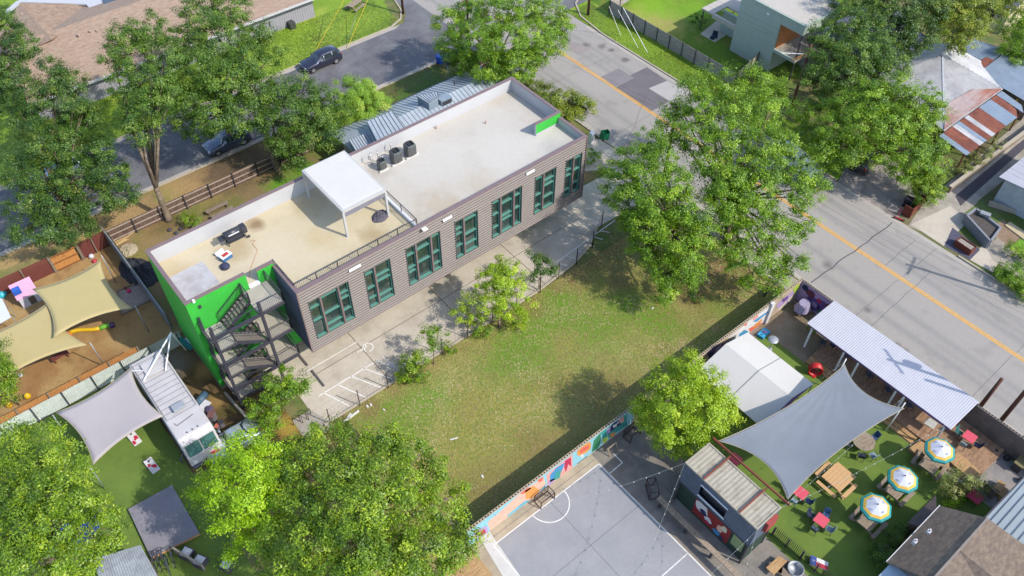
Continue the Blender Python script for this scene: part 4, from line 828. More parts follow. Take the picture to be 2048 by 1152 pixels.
# cornhole boards
def board(name, label, p, rz, mat, marks, z=0, cat='cornhole board', group=None):
    t = thing(name, label, cat, p, rz, group); lo_, hi_ = .08, .3
    def put(mb, nm, mt):
        me = mb.build(nm, mt); me.parent = t; me.location = (0, 0, 0); return me
    def raw(vs, fs, nm, mt):
        me = bpy.data.meshes.new(nm); me.from_pydata(vs, [], fs); me.materials.append(mt); o = bpy.data.objects.new(nm, me); C.objects.link(o); o.parent = t; return o
    raw([(-.3, -.6, 0), (.3, -.6, 0), (.3, .6, 0), (-.3, .6, 0), (-.3, -.6, lo_), (.3, -.6, lo_), (.3, .6, hi_), (-.3, .6, hi_)], [(0, 3, 2, 1), (4, 5, 6, 7), (0, 1, 5, 4), (1, 2, 6, 5), (2, 3, 7, 6), (3, 0, 4, 7)], 'deck', mat)
    zz = lambda y: lo_ + (y + .6) / 1.2 * (hi_ - lo_) + .004
    raw([(.09 * math.cos(k * .524), .38 + .09 * math.sin(k * .524), zz(.38 + .09 * math.sin(k * .524))) for k in range(12)], [tuple(range(12))], 'hole', dark)
    for pts, mt in marks: raw([(x, y, zz(y) + .002) for x, y in pts], [tuple(range(len(pts)))], 'painted_mark', mt)
    return t
red = M('paint_red', c(206, 40, 70), .6); blu = M('paint_blue', c(40, 80, 170), .6); whb = M('paint_white', c(228, 226, 228), .6, .04)
mk_ = [([(-.28, -.5), (-.1, -.55), (-.05, -.3), (-.2, -.15), (-.28, -.25)], red), ([(.05, -.2), (.25, -.3), (.26, .02), (.1, .12), (-.02, 0)], red), ([(-.05, -.28), (.1, -.25), (.06, -.1), (-.1, -.12)], red)]
mk2 = [([(-.26, .0), (-.08, -.05), (-.02, .15), (-.2, .24)], red), ([(.0, -.3), (.24, -.36), (.26, -.1), (.08, -.02)], red), ([(-.06, -.16), (.08, -.2), (.1, -.02), (-.04, .04)], red)]
board('cornhole_board', 'white and red cornhole board touching the grey sail edge', G(269, 878), .1, whb, mk_, group='red and white cornhole boards')
board('cornhole_board', 'white and red cornhole board alone on the turf nearer the viewer', G(305, 933), .1, whb, mk2, group='red and white cornhole boards')
# shed roofs at the bottom left
asph = M('rolled_roofing', c(152, 148, 156), .95, .08, .8, .2, 14, rgb2=c(140, 136, 144))
def shed(name, label, pts, z, mat, wall, cat='shed', corrug=None):
    v = [G(*q, z) for q in pts]; ce = sum(v, Vector()) / len(v); t = thing(name, label, cat, (ce.x, ce.y, 0))
    if corrug: m = MB(); corr(m, v[0], v[1], v[2], v[3], .14, .03); m.build('roof', mat, t)
    else: MB().slab(v, .12).build('roof', mat, t)
    MB().prism([tuple(ce.lerp(q, .93))[:2] for q in v], 0, z - .13).build('wall', wall, t); return t
stg = thing('low_stage', 'low stage covered with dark grey felt between the turf and the lime green tree', 'stage', G(325, 1045)); MB().slab([G(*q, .3) for q in ((256, 1018), (344, 970), (399, 1066), (302, 1116))], .29).build('platform', asph, stg); MB().bar(G(302, 1118, .22), G(401, 1068, .22), .05, .2).build('timber_edge', wood_tan, stg)
cm = M('corrugated_galv', c(196, 200, 204), .45, .12, 1.2, metal=.3, rgb2=c(170, 172, 176))
shed('corrugated_shed', 'shed with a silvery corrugated roof at the bottom left', [(188, 1118), (281, 1090), (330, 1180), (215, 1230)], 2.7, cm, wood_grey, corrug=1)
for i, (q, l) in enumerate((((372, 1104), 'pale topped planter box nearer the felt covered stage'), ((398, 1120), 'pale topped planter box in the middle'), ((452, 1127), 'pale cube planter under the lime green tree'))):
    p = G(*q, .6); t = thing('planter_box', l, 'planter', (p.x, p.y, 0), group='planters at the bottom left'); MB().obox((p.x, p.y, 0), .75, .75, .55, .5).build('box', M('planter_dark', c(84, 80, 92), .8, .2), t); MB().obox((p.x, p.y, .55), .6, .6, .06, .5).build('top', whb, t)
p, q = G(352, 1105), G(410, 1140); tag(MB().bar(p + Vector((0, 0, .4)), q + Vector((0, 0, .4)), .12, .8).build('low_wall', conc2), 'low pale wall beside the planters at the bottom left', 'wall')
rr = random.Random(9)
for i in range(5):
    p = G(312 + 9 * i, 1128 + rr.uniform(-10, 12)); t = thing('bicycle', ['dark bicycle nearest the corrugated roof', 'second dark bicycle from the corrugated roof', 'third dark bicycle from the corrugated roof', 'fourth dark bicycle from the corrugated roof', 'dark bicycle nearest the planters'][i], 'bicycle', p, group='bicycles parked by the sheds'); a = Vector((.25, .97, 0))
    for s in (-.5, .5):
        m = MB(); cen = p + a * s + Vector((0, 0, .33)); m.path([cen + a * (.32 * math.cos(k * .524)) + Vector((0, 0, .32 * math.sin(k * .524))) for k in range(12)], .02, 5, True); m.build('wheel', dark, t)
    m = MB(); A = p + Vector((0, 0, .3)); m.bar(p + a * -.5 + Vector((0, 0, .33)), A, .03).bar(A, p + a * .35 + Vector((0, 0, .75)), .03).bar(p + a * -.15 + Vector((0, 0, .8)), p + a * .35 + Vector((0, 0, .75)), .03).bar(A, p + a * -.18 + Vector((0, 0, .85)), .03).bar(p + a * .5 + Vector((0, 0, .33)), p + a * .35 + Vector((0, 0, .95)), .03); m.build('frame', M('bike_blue', c(60, 80, 110), .4), t)
    MB().obox(p + a * -.18 + Vector((0, 0, .86)), .12, .25, .05).build('saddle', dark, t); MB().bar(p + a * .35 + Vector((-.25, 0, .97)), p + a * .35 + Vector((.25, 0, .97)), .03).build('handlebar', dark, t)
# blue umbrella under the lower left tree and its strap
bt = M('canvas_blue', c(24, 72, 150), .6, .2, 3); p = G(160, 1052, 2.3); t = thing('parasol', 'blue parasol half hidden under the big lower left tree', 'parasol', (p.x, p.y, 0)); m = MB()
for k in range(8): a0, a1 = k * math.pi / 4, (k + 1) * math.pi / 4; m.slab([p + Vector((0, 0, .5)), p + Vector((math.cos(a0) * 1.3, math.sin(a0) * 1.3, 0)), p + Vector((math.cos(a1) * 1.3, math.sin(a1) * 1.3, 0))], .02)
m.build('canopy', bt, t); MB().bar((p.x, p.y, 0), (p.x, p.y, p.z + .5), .05).build('pole', dark, t)
tag(MB().bar(G(178, 1048, 3.0), G(171, 1108, .4), .07, .04).build('strap', plastic('strapyellow', 226, 222, 40)), 'bright yellow strap running down beside the blue parasol', 'strap')
# bike racks, wall along the service strip
bw = MB(); bw.bar((5.9, 49.9, .15), (7.0, 34.5, .15), .2, .3)
tag(MB().bar((*G(452, 790)[:2], .2), (*G(570, 925)[:2], .2), .18, .4).build('retaining_wall', conc2), 'low grey retaining wall at the foot of the fire escape', 'wall')
for i, (a, b) in enumerate((((588, 850), (606, 846)), ((601, 843), (618, 840)), ((614, 838), (622, 828)))):
    p, q = G(*a), G(*b); m = MB(); m.smooth = True; m.path([p, p + Vector((0, 0, .75)), p.lerp(q, .5) + Vector((0, 0, .95)), q + Vector((0, 0, .75)), q], .028, 6)
    tag(m.build('cycle_stand', M('stand_brown', c(90, 60, 60), .5)), ['cycle stand hoop at the far left of the three on the pad', 'cycle stand hoop in the middle of the three on the pad', 'cycle stand hoop nearest the car park'][i], 'cycle stand', 'cycle stands on the pad')
# chain link fence between car park and lot
cf = thing('chain_link_fence', 'low see through chain link fence along the edge of the grass lot', 'fence', (25, 34.2, 0)); pb = M('fence_post_brown', c(84, 66, 62), .6)
pts = [(11.3, 34.2), (32, 34.2), (36.6, 34.65), (39.2, 35.35), (41.6, 36.7)]; m = MB()
for a, b in zip(pts[:-1], pts[1:]):
    a = Vector((*a, 0)); b = Vector((*b, 0)); k = max(1, round((b - a).length / 2.5))
    for z in (.1, 1.0, 1.95): m.bar(a + Vector((0, 0, z)), b + Vector((0, 0, z)), .008)
    for i in range(int((b - a).length / .3)): p = a.lerp(b, i * .3 / (b - a).length); m.bar(p + Vector((0, 0, .1)), p + Vector((0, 0, 1.95)), .004)
    for i in range(k + 1): p = a.lerp(b, i / k); MB().bar(p, p + Vector((0, 0, 2.05)), .06).build('post', pb, cf)
m.build('mesh', pb, cf)

car_later = G(470, 890)
psheet('white_path_strip', [(945, 1052), (966, 1044), (1040, 1152), (1010, 1160)], .0135, M('pale_path', c(222, 218, 212), .85, .08, 2))
t = thing('timber_platform', 'tan timber platform at the bottom centre edge beside the big tree', 'platform', G(920, 1130)); MB().slab([G(880, 1128, .4), G(945, 1100, .4), G(985, 1150, .4), G(915, 1190, .4)], .35).build('deck', wood_tan, t)
# ------------------------------------------------------------------ mural wall and beer garden
blk = M('block_wall_pale', c(196, 176, 150), .9, .12, 1.2, .2); mural_bg = M('mural_sky_blue', c(150, 206, 220), .8, .06, 1)
MW = thing('mural_wall', 'long low block wall painted with murals between the grass lot and the court', 'wall', (31, 20.1, 0))
MB().box(13.4, 48.65, 20.0, 20.2, 0, 2.38).build('blocks', blk, MW)
m = MB()
for i in range(150): x = 13.5 + i * .235; m.box(x, x + .11, 20.05, 20.15, 2.381, 2.392)
m.build('block_cores', M('core_black', (.015, .012, .012), .9), MW)
m = MB(); m.box(13.4, 28.9, 19.985, 20.0, .12, 2.36); m.build('painted_panel', mural_bg, MW)
pc = {k: M('mural_' + k, c(*v), .8, .1, 3) for k, v in dict(pink=(232, 168, 160), coral=(230, 112, 92), orange=(232, 158, 82), peach=(238, 190, 168), teal=(60, 160, 150), blue=(70, 150, 200), green=(50, 132, 92), navy=(40, 44, 92), crimson=(196, 44, 84), violet=(110, 76, 150), white=(230, 226, 226), lilac=(188, 160, 206), lime=(176, 202, 70), maroon=(110, 56, 76), grey=(132, 130, 148), sky=(112, 190, 214), cream=(226, 216, 190), yellow=(226, 200, 80), dgreen=(44, 66, 56), red=(146, 44, 44)).items()}
SH = {}
def shape(col, pts, lvl=1):   # painted shape traced on the wall face: photo points projected on that face
    SH.setdefault((col, lvl), []).append([PY(*q, 19.985) for q in pts])
Z9 = lambda L, ox=900, oy=768, s=3.0: [(ox + a / s, oy + b / s) for a, b in L]
shape('peach', Z9([(225, 830), (330, 740), (420, 640), (560, 560), (575, 600), (500, 700), (420, 790), (330, 850), (240, 900)])); shape('lilac', Z9([(150, 880), (220, 850), (230, 900), (180, 925), (140, 920)])); shape('crimson', Z9([(150, 900), (210, 870), (215, 895), (170, 915)]), 2)
shape('orange', Z9([(450, 640), (500, 610), (540, 640), (500, 690), (455, 690)]), 2); shape('coral', Z9([(420, 620), (470, 595), (490, 625), (440, 660)]), 2); shape('coral', Z9([(525, 570), (560, 555), (555, 580), (535, 590)]), 2)
shape('sky', Z9([(340, 790), (450, 700), (480, 720), (400, 800), (350, 830)]), 2); shape('pink', Z9([(578, 545), (735, 420), (735, 505), (585, 620)])); shape('blue', Z9([(600, 545), (640, 500), (690, 470), (680, 500), (650, 560), (600, 590)]), 2); shape('teal', Z9([(635, 530), (665, 515), (660, 560), (625, 580)]), 3)
shape('crimson', Z9([(690, 460), (725, 440), (728, 495), (710, 480), (695, 530), (685, 500)]), 2); shape('lilac', Z9([(590, 580), (640, 560), (620, 600), (590, 612)]), 2)
shape('orange', Z9([(762, 400), (790, 370), (830, 348), (846, 352), (845, 385), (820, 410), (775, 432), (762, 425)]), 2); shape('coral', Z9([(775, 402), (800, 378), (830, 365), (835, 382), (810, 402), (785, 418)]), 3); shape('white', Z9([(782, 428), (798, 418), (800, 440), (788, 442)]), 3)
shape('green', Z9([(862, 340), (905, 285), (905, 340), (890, 390), (850, 410)]), 2); shape('teal', Z9([(905, 290), (1060, 180), (1062, 245), (920, 345)])); shape('navy', Z9([(940, 290), (975, 235), (1020, 215), (1025, 245), (985, 270), (950, 300)]), 2); shape('pink', Z9([(1010, 215), (1040, 190), (1045, 225), (1020, 235)]), 3); shape('lilac', Z9([(940, 270), (965, 255), (960, 290), (942, 300)]), 3)
shape('orange', Z9([(960, 300), (990, 285), (990, 310), (960, 325)]), 2); shape('lime', Z9([(915, 330), (950, 315), (940, 345), (915, 358)]), 2); shape('white', Z9([(975, 250), (1000, 235), (1000, 255), (980, 262)]), 3); shape('navy', Z9([(760, 480), (825, 430), (822, 440), (765, 484)]), 2); shape('white', Z9([(1000, 235), (1012, 222), (1010, 240)]), 3)
Z8 = lambda L: [(1380 + a / 4.8, 560 + b / 4.8) for a, b in L]
shape('violet', Z8([(160, 700), (240, 640), (330, 600), (320, 650), (250, 720), (190, 760)])); shape('navy', Z8([(180, 700), (220, 690), (230, 740), (190, 755)]), 2); shape('lilac', Z8([(240, 660), (300, 620), (290, 650), (250, 690)]), 2); shape('grey', Z8([(330, 590), (440, 545), (430, 590), (350, 640)])); shape('white', Z8([(350, 560), (500, 450), (560, 400), (780, 240), (800, 260), (720, 400), (560, 510), (450, 590), (430, 600), (440, 545)]))
shape('blue', Z8([(470, 520), (520, 480), (560, 490), (530, 540), (470, 570)]), 2); shape('coral', Z8([(560, 470), (640, 420), (690, 440), (640, 480), (580, 500)]), 2); shape('orange', Z8([(590, 460), (640, 410), (690, 370), (690, 395), (630, 450)]), 3); shape('blue', Z8([(600, 400), (760, 290), (750, 310), (640, 400)]), 2); shape('pink', Z8([(600, 370), (650, 330), (660, 350), (610, 390)]), 2); shape('coral', Z8([(510, 430), (550, 410), (540, 440)]), 2)
shape('lilac', Z8([(830, 240), (930, 150), (1000, 100), (980, 180), (900, 260), (850, 290)]), 1); shape('violet', Z8([(880, 190), (940, 150), (940, 175), (890, 220)]), 2); shape('cream', Z8([(820, 300), (930, 200), (920, 250), (850, 330)]), 2); shape('lime', Z8([(990, 80), (1050, 30), (1050, 90), (1000, 130)]), 2); shape('cream', Z8([(940, 190), (985, 140), (985, 185), (950, 220)]), 2)
for (col, lvl), polys in SH.items():
    m = MB()
    for p in polys:
        o = -.003 * lvl; p = [Vector((v.x, 19.985 + o, min(2.34, max(.14, v.z)))) for v in p]; m.add(p, [tuple(range(len(p)))])
    m.build('painted_shape', pc[col], MW)
MB().bar(PY(1531, 645, 19.9), PY(1546, 606, 19.9), .35, .25).build('painted_pilaster', pc['white'], MW)
SW = thing('street_wall', 'grey block wall beside the main road with a purple mural at its corner', 'wall', (48.55, 6, 0)); gblk = M('block_wall_grey', c(140, 128, 118), .9, .14, 1.5, .2, rgb2=c(122, 112, 104))
MB().box(48.45, 48.65, -30, 19.98, 0, 2.38).build('blocks', gblk, SW)
m = MB()
for i in range(86): y = 19.7 - i * .235; m.box(48.5, 48.6, y - .11, y, 2.381, 2.392)
m.build('block_cores', MATS['core_black'], SW)
MB().box(48.435, 48.45, 16.2, 19.98, .1, 2.34).build('painted_panel', pc['lilac'], SW)
for i, (col, y0, z0, ry, rz_) in enumerate((('violet', 18.3, .9, .8, .7), ('maroon', 18.9, 1.7, .45, .4), ('violet', 17.6, 1.3, .6, .6), ('crimson', 18.0, 1.6, .22, .22), ('maroon', 16.9, 1.6, .5, .5), ('navy', 19.5, 1.9, .3, .35), ('green', 17.4, .5, .38, .36), ('white', 17.4, .5, .18, .17), ('navy', 17.9, .9, .25, .2), ('lilac', 18.3, .9, .35, .3))):
    m = MB(); m.add([(48.433 - .002 * i, y0 + ry * math.cos(k * .5236) * (1 + .12 * math.sin(3 * k)), min(2.33, z0 + rz_ * math.sin(k * .5236))) for k in range(12)], [tuple(range(12))]); m.build('painted_shape', pc[col], SW)
# grey fabric covered table in the corner
p = G(1601, 625); t = thing('covered_table', 'lilac grey draped cover over a high table in the mural corner', 'table', p)
for k in ((-.4, -.3), (.4, -.3), (-.4, .3), (.4, .3)): MB().bar((p.x + k[0], p.y + k[1], 0), (p.x + k[0] * .8, p.y + k[1] * .8, 1.2), .05).build('leg', dark, t)
m = MB(); m.smooth = False; k = 16; A = [(p.x + math.cos(i * math.tau / k) * .75 * (1 + .15 * (i % 2)), p.y + math.sin(i * math.tau / k) * .6 * (1 + .15 * (i % 2)), .55) for i in range(k)]; Bq = [(p.x + math.cos(i * math.tau / k) * .5, p.y + math.sin(i * math.tau / k) * .4, 1.3) for i in range(k)]
m.add(A + Bq, [(i, (i + 1) % k, k + (i + 1) % k, k + i) for i in range(k)] + [tuple(range(k, 2 * k))]); m.build('cover', M('cover_lilac', c(176, 166, 196), .6, .1, 3), t)
# veranda
V2 = thing('veranda', 'long veranda roof of white corrugated metal along the street wall', 'veranda', (46.4, 10.5, 0)); wc = M('white_corrugated', (.37, .365, .40), .5, .04, 1)
m = MB(); corr(m, (44.5, 16.72, 3.0), (44.57, 4.17, 3.0), (48.2, 4.15, 3.08), (48.05, 16.74, 3.08), .17, .02); m.build('roof', wc, V2)
pur = M('beam_purple', c(120, 92, 150), .7, .1)
MB().box(44.62, 44.72, 4.25, 16.65, 2.72, 2.94).build('beam', pur, V2); MB().box(48.0, 48.1, 4.25, 16.65, 2.75, 2.98).build('beam', pur, V2); MB().box(44.72, 48.0, 4.25, 4.33, 2.74, 2.95).build('beam', pur, V2)
for y in (16.2, 13.2, 11.9, 8.6, 7.9, 4.6): MB().bar((44.67, y, .3), (44.67, y, 2.72), .13).build('post', M('post_white', (.6, .6, .6), .6), V2)
deckw = M('deck_brown', c(186, 150, 120), .9, .2, 2.5, .3, rgb2=c(156, 122, 94), stretch=(1, 4, 1)); 
D = thing('timber_deck', 'brown timber deck under the white veranda roof', 'deck', (46.3, 9, 0))
m = MB()
for i in range(27): x = 44.5 + i * .146; m.box(x, x + .138, .9, 15.3, .2, .3)
m.build('boards', deckw, D); MB().box(44.1, 44.5, 5.6, 15.3, .0, .15).box(43.75, 44.1, 5.6, 15.3, 0, .07).build('step', wood_tan, D); MB().box(44.5, 44.54, .9, 15.3, .02, .19).build('fascia', wood_tan, D)
m = MB(); m.prism([(43.0, 5.5), (44.4, 5.3), (44.4, 3.0), (43.8, 2.6), (43.2, 3.6)], .0, .3); m.build('curved_platform', wood_tan, D)
MB().prism([(44.4, 2.9), (45.6, 3.1), (45.4, 1.0), (44.3, 1.5)], .303, .33).build('ramp', wood_tan, D)
# chairs / tables
def chair(name, label, p, rz, seatm, framem, group, cat='chair', z=0):
    t = thing(name, label, cat, (0, 0, 0), 0, group)
    MB().box(-.22, .22, -.22, .22, .42, .46).build('seat', seatm, t); MB().add([(-.22, .2, .48), (.22, .2, .48), (.22, .3, .92), (-.22, .3, .92), (-.22, .225, .48), (.22, .225, .48), (.22, .325, .92), (-.22, .325, .92)], [(0, 1, 2, 3), (7, 6, 5, 4), (0, 4, 5, 1), (1, 5, 6, 2), (2, 6, 7, 3), (3, 7, 4, 0)]).build('backrest', seatm, t)
    for x in (-.22, .22): MB().bar((x, -.2, .66), (x, .24, .68), .03).build('armrest', framem, t)
    for x, y in ((-.2, -.2), (.2, -.2), (-.2, .2), (.2, .2)): MB().bar((x * 1.15, y * 1.2, 0), (x, y, .45), .03).build('leg', framem, t)
    t.location = p; t.rotation_euler = (0, 0, rz); return t
ct = {'teal': M('chair_teal', c(56, 124, 120), .6), 'blue': M('chair_blue', c(60, 96, 140), .6), 'pale': M('chair_pale_blue', c(150, 176, 190), .6), 'slate': M('chair_slate', c(84, 96, 116), .6, .1), 'navy': M('chair_navy', c(44, 56, 84), .6)}
protos = {}
def putchair(col, p, rz, label, group):
    if col not in protos: protos[col] = chair(col + '_chair' if col != 'pale' else 'pale_chair', label, p, rz, ct[col], dark, group); return
    dup(protos[col], p, rz, label, group)
pinkm = M('table_pink', c(232, 92, 112), .6, .05, 3)
def sqtable(label, p, rz, s=.8, mat=pinkm, z=0, h=.74):
    t = thing('square_table', label, 'table', (0, 0, 0), 0, 'square cafe tables'); MB().box(-s / 2, s / 2, -s / 2, s / 2, h - .04, h).build('top', mat, t)
    for x in (-1, 1):
        for y in (-1, 1): MB().bar((x * s * .42, y * s * .42, 0), (x * s * .42, y * s * .42, h - .04), .035).build('leg', dark, t)
    t.location = p; t.rotation_euler = (0, 0, rz); return t
tb = [((1602, 985), .1, .85, 0, 'pink square table nearest the grey sail corner', [('teal', 0, 'teal chair at the pink table nearest the sail corner'), ('blue', 2, 'blue chair at the pink table nearest the sail corner'), ('pale', 1, 'pale blue chair between the two pink tables by the container')]),
      ((1643, 1040), .1, .85, 0, 'pink square table in the open turf beyond the container end', [('navy', 0, 'navy chair on the far side of the pink table in the open turf'), ('blue', 3, 'blue chair right of the pink table in the open turf'), ('pale', 2, 'pale blue chair nearest the viewer at the pink table in the open turf'), ('slate', 1, 'slate chair left of the pink table in the open turf')]),
      ((1940, 873), .05, .85, .3, 'pink square table on the deck past the veranda roof end', [('pale', 1, 'pale blue chair left of the pink deck table'), ('teal', 0, 'teal chair behind the pink deck table'), ('navy', 2, 'navy chair in front of the pink deck table')]),
      ((1951, 993), .0, .9, 0, 'deep pink square table under the grey bush by the shingled roof', []),
      ((1471, 918), .05, .8, 0, 'pink square table half under the red steel frame', [('teal', 1, 'teal chair half under the red steel frame')])]
for q, rz, s, z, l, chs in tb:
    p = G(*q, z + .74); p.z = z; sqtable(l, p, rz, s, pinkm if 'deep' not in l else M('table_deep_pink', c(206, 52, 92), .6))
    for col, k, cl_ in chs: a = rz + [0, math.pi / 2, math.pi, -math.pi / 2][k]; putchair(col, (p.x - math.sin(a) * .72, p.y + math.cos(a) * .72, z), a + .15 * (k - 1), cl_, 'cafe chairs')
p = G(1862, 846, 1.04); p.z = .3; sqtable('white topped square table on the timber platform by the veranda end', p, .1, .75, M('table_white', c(206, 206, 200), .6))
for i, (q, col, a, l) in enumerate((((1645, 686), 'slate', .6, 'slate chair on the deck nearest the mural corner'), ((1693, 712), 'slate', 2.2, 'slate chair on the deck beside the first white post'), ((1738, 752), 'slate', 1.2, 'slate chair on the deck beside the sail tip'), ((1776, 782), 'slate', -.4, 'slate chair in the middle of the deck'), ((1818, 812), 'slate', .9, 'slate chair on the deck by the sail rope'), ((1666, 692), 'navy', 2.8, 'navy chair half under the veranda roof edge'))):
    p = G(*q, .6); p.z = .3; putchair(col, p, a, l, 'deck chairs')
def wheelround(label, px, r, mat, chs):
    p = G(*px, .74); p.z = 0; t = thing('round_table', label, 'table', p, 0, 'round timber tables'); m = MB(); n = 9
    for i in range(n):
        y0 = -r + 2 * r * i / n; y1 = y0 + 2 * r / n - .01; f = lambda y: math.sqrt(max(0, r * r - y * y))
        a, b = f(y0 if abs(y0) < r else 0), f(y1); a = max(.05, f(y0)); b = max(.05, f(y1)); m.prism([(p.x - a, p.y + y0), (p.x + a, p.y + y0), (p.x + b, p.y + y1), (p.x - b, p.y + y1)], .7, .745)
    m.build('top', mat, t); MB().bar((p.x - .3, p.y, 0), (p.x - .3, p.y, .7), .1).bar((p.x - .3, p.y, .05), (p.x + .3, p.y, .05), .08).bar((p.x + .3, p.y, 0), (p.x + .3, p.y, .7), .1).build('base', mat, t)
    for col, a, l in chs: putchair(col, (p.x - math.sin(a) * (r + .3), p.y + math.cos(a) * (r + .3), 0), a, l, 'chairs at the round table')
    return p
gw = M('weathered_boards', c(176, 160, 140), .9, .2, 4, .2, rgb2=c(150, 130, 110), stretch=(1, 5, 1))
wheelround('round grey plank table next to the grey sail edge', (1728, 882), .82, gw, [('navy', -.5, 'navy chair behind the round plank table'), ('slate', .9, 'slate chair left of the round plank table under the sail edge'), ('pale', 2.9, 'pale blue chair in front of the round plank table'), ('navy', 2.1, 'navy chair front left of the round plank table'), ('blue', -1.8, 'blue chair right of the round plank table')])
def picnic(label, px, rz, L, W, mat, bench=True, name='picnic_table', sides=2):
    p = G(*px, .76); p.z = 0; t = thing(name, label, 'picnic table', (0, 0, 0), 0, 'timber picnic tables'); m = MB(); n = 6
    for i in range(n): y = -W / 2 + W * i / n; m.box(-L / 2, L / 2, y, y + W / n - .012, .72, .76)
    m.build('top', mat, t)
    for s in (-1, 1): MB().box(-L / 2, L / 2, s * (W / 2 + .35) - .14, s * (W / 2 + .35) + .14, .42, .46).build('bench', mat, t)
    if sides == 4:
        for s in (-1, 1): MB().box(s * (L / 2 + .35) - .14, s * (L / 2 + .35) + .14, -W / 2, W / 2, .42, .46).build('bench', mat, t)
    for s in (-1, 1):
        for u in (-1, 1): MB().bar((s * L * .38, u * (W / 2 + .4), 0), (s * L * .38, u * .15, .72), .08).build('leg', mat, t)
        MB().bar((s * L * .38, -W / 2 - .4, .38), (s * L * .38, W / 2 + .4, .38), .07).build('crossbar', mat, t)
    t.location = p; t.rotation_euler = (0, 0, rz); return p
nat = M('new_pine', c(222, 178, 126), .75, .12, 4, stretch=(1, 6, 1)); 
picnic('square new pine picnic table with benches on four sides beside the sail', (1675, 955), .0, 1.6, 1.6, nat, sides=4)
p1 = picnic('grey plank picnic table under the middle parasol', (1795, 975), .0, 1.7, 1.1, gw); p2 = picnic('grey plank picnic table under the parasol nearest the viewer', (1740, 1037), .0, 1.7, 1.1, gw); p3 = picnic('grey plank picnic table with round end under the parasol by the deck', (1862, 925), .1, 1.5, 1.2, gw)
teal_ = M('parasol_teal', c(30, 160, 160), .7); yel_ = M('parasol_yellow', c(244, 196, 80), .7); whi_ = M('parasol_white', c(226, 228, 238), .7, .03); ink = M('parasol_ink', c(150, 158, 196), .7)
def parasol(label, px):
    c0 = G(*px, 2.5); p = (c0.x, c0.y, 0); t = thing('striped_parasol', label, 'parasol', p, 0, 'parasols over the picnic tables'); R = 1.15; n = 8; cz = 2.75; tilt = .12
    def ring(r0, r1, mat, nm, drop=.0):
        m = MB()
        for k in range(n):
            a0, a1 = (k + .2) * math.tau / n, (k + 1.2) * math.tau / n; q = []
            for r, a in ((r0, a0), (r1, a0), (r1, a1), (r0, a1)):
                q.append((p[0] + math.cos(a) * r, p[1] + math.sin(a) * r, cz - .42 * r / R * (1 + .15 * r) + tilt * math.cos(a) * r * .4))
            m.slab(q if r0 > .01 else q[1:], .008)
        return m.build(nm, mat, t)
    ring(0, .72, whi_, 'canopy'); ring(.72, .9, yel_, 'yellow_band'); ring(.9, 1.06, teal_, 'teal_band')
    m = MB()
    for k in range(n):
        a0, a1 = (k + .2) * math.tau / n, (k + 1.2) * math.tau / n; q = [(p[0] + math.cos(a) * 1.065, p[1] + math.sin(a) * 1.065, cz - .42 * 1.07 + tilt * math.cos(a) * .42) for a in (a0, a1)]
        m.add([q[0], q[1], (q[1][0], q[1][1], q[1][2] - .16), (q[0][0], q[0][1], q[0][2] - .16)], [(0, 1, 2, 3)])
    m.build('valance', teal_, t); m = MB(); m.smooth = True; m.path([p, (p[0], p[1], cz + .06)], .025, 8); m.build('pole', wood_tan, t); MB().lathe((p[0], p[1], cz), [(.05, 0), (.03, .08)], 8).build('finial', dark, t)
    for k in (1, 3, 5, 7):      # small rows of blurred lettering
        m = MB(); a = (k + .7) * math.tau / n; u = Vector((math.cos(a), math.sin(a), 0)); v = Vector((-math.sin(a), math.cos(a), 0))
        for r, wd in ((.5, .1), (.56, .13)):
            cc = Vector((p[0], p[1], cz - .42 * r / R * (1 + .15 * r) + tilt * math.cos(a) * r * .4 + .028)) + u * r; m.slab([cc - v * wd - u * .014, cc + v * wd - u * .014, cc + v * wd + u * .014, cc - v * wd + u * .014], .004)
        m.build('lettering', ink, t)
parasol('white, yellow and teal parasol nearest the timber deck', (1882, 897)); parasol('white, yellow and teal parasol in the middle of the row of three', (1808, 955)); parasol('white, yellow and teal parasol nearest the viewer', (1754, 1012))
# white tent
T_ = thing('marquee', 'white double gabled marquee tent beside the mural wall', 'tent', (37.6, 16.1, 0)); tm = M('marquee_white', c(222, 218, 212), .75, .03, .6)
ex0, ex1, xr, ya, ym, yb = 34.7, 40.7, 37.8, 19.3, 16.1, 12.95
for y0, y1 in ((ym + .04, ya), (yb, ym - .04)):
    m = MB(); m.slab([(ex1, y0, 2.3), (ex1, y1, 2.3), (xr, y1, 3.2), (xr, y0, 3.2)], .02); m.slab([(xr, y0, 3.2), (xr, y1, 3.2), (ex0, y1, 2.3), (ex0, y0, 2.3)], .02); m.build('roof', tm, T_)
m = MB(); m.bar((ex1, ym, 2.25), (xr, ym, 3.15), .05).bar((xr, ym, 3.15), (ex0, ym, 2.25), .05); m.build('gutter', galv, T_)
MB().add([(ex0, yb, 2.3), (ex1, yb, 2.3), (xr, yb, 3.2), (ex0, yb + .02, 2.3), (ex1, yb + .02, 2.3), (xr, yb + .02, 3.2)], [(0, 1, 2), (5, 4, 3)]).build('gable_end', pc['violet'], T_)
for x in (ex0 + .05, ex1 - .05):
    for y in (ya - .05, ym, yb + .05): MB().bar((x, y, 0), (x, y, 2.28), .08).build('leg', galv, T_)
MB().box(ex1 - .02, ex1, yb + 1.2, ym, 1.2, 2.28).build('side_flap', pc['violet'], T_)
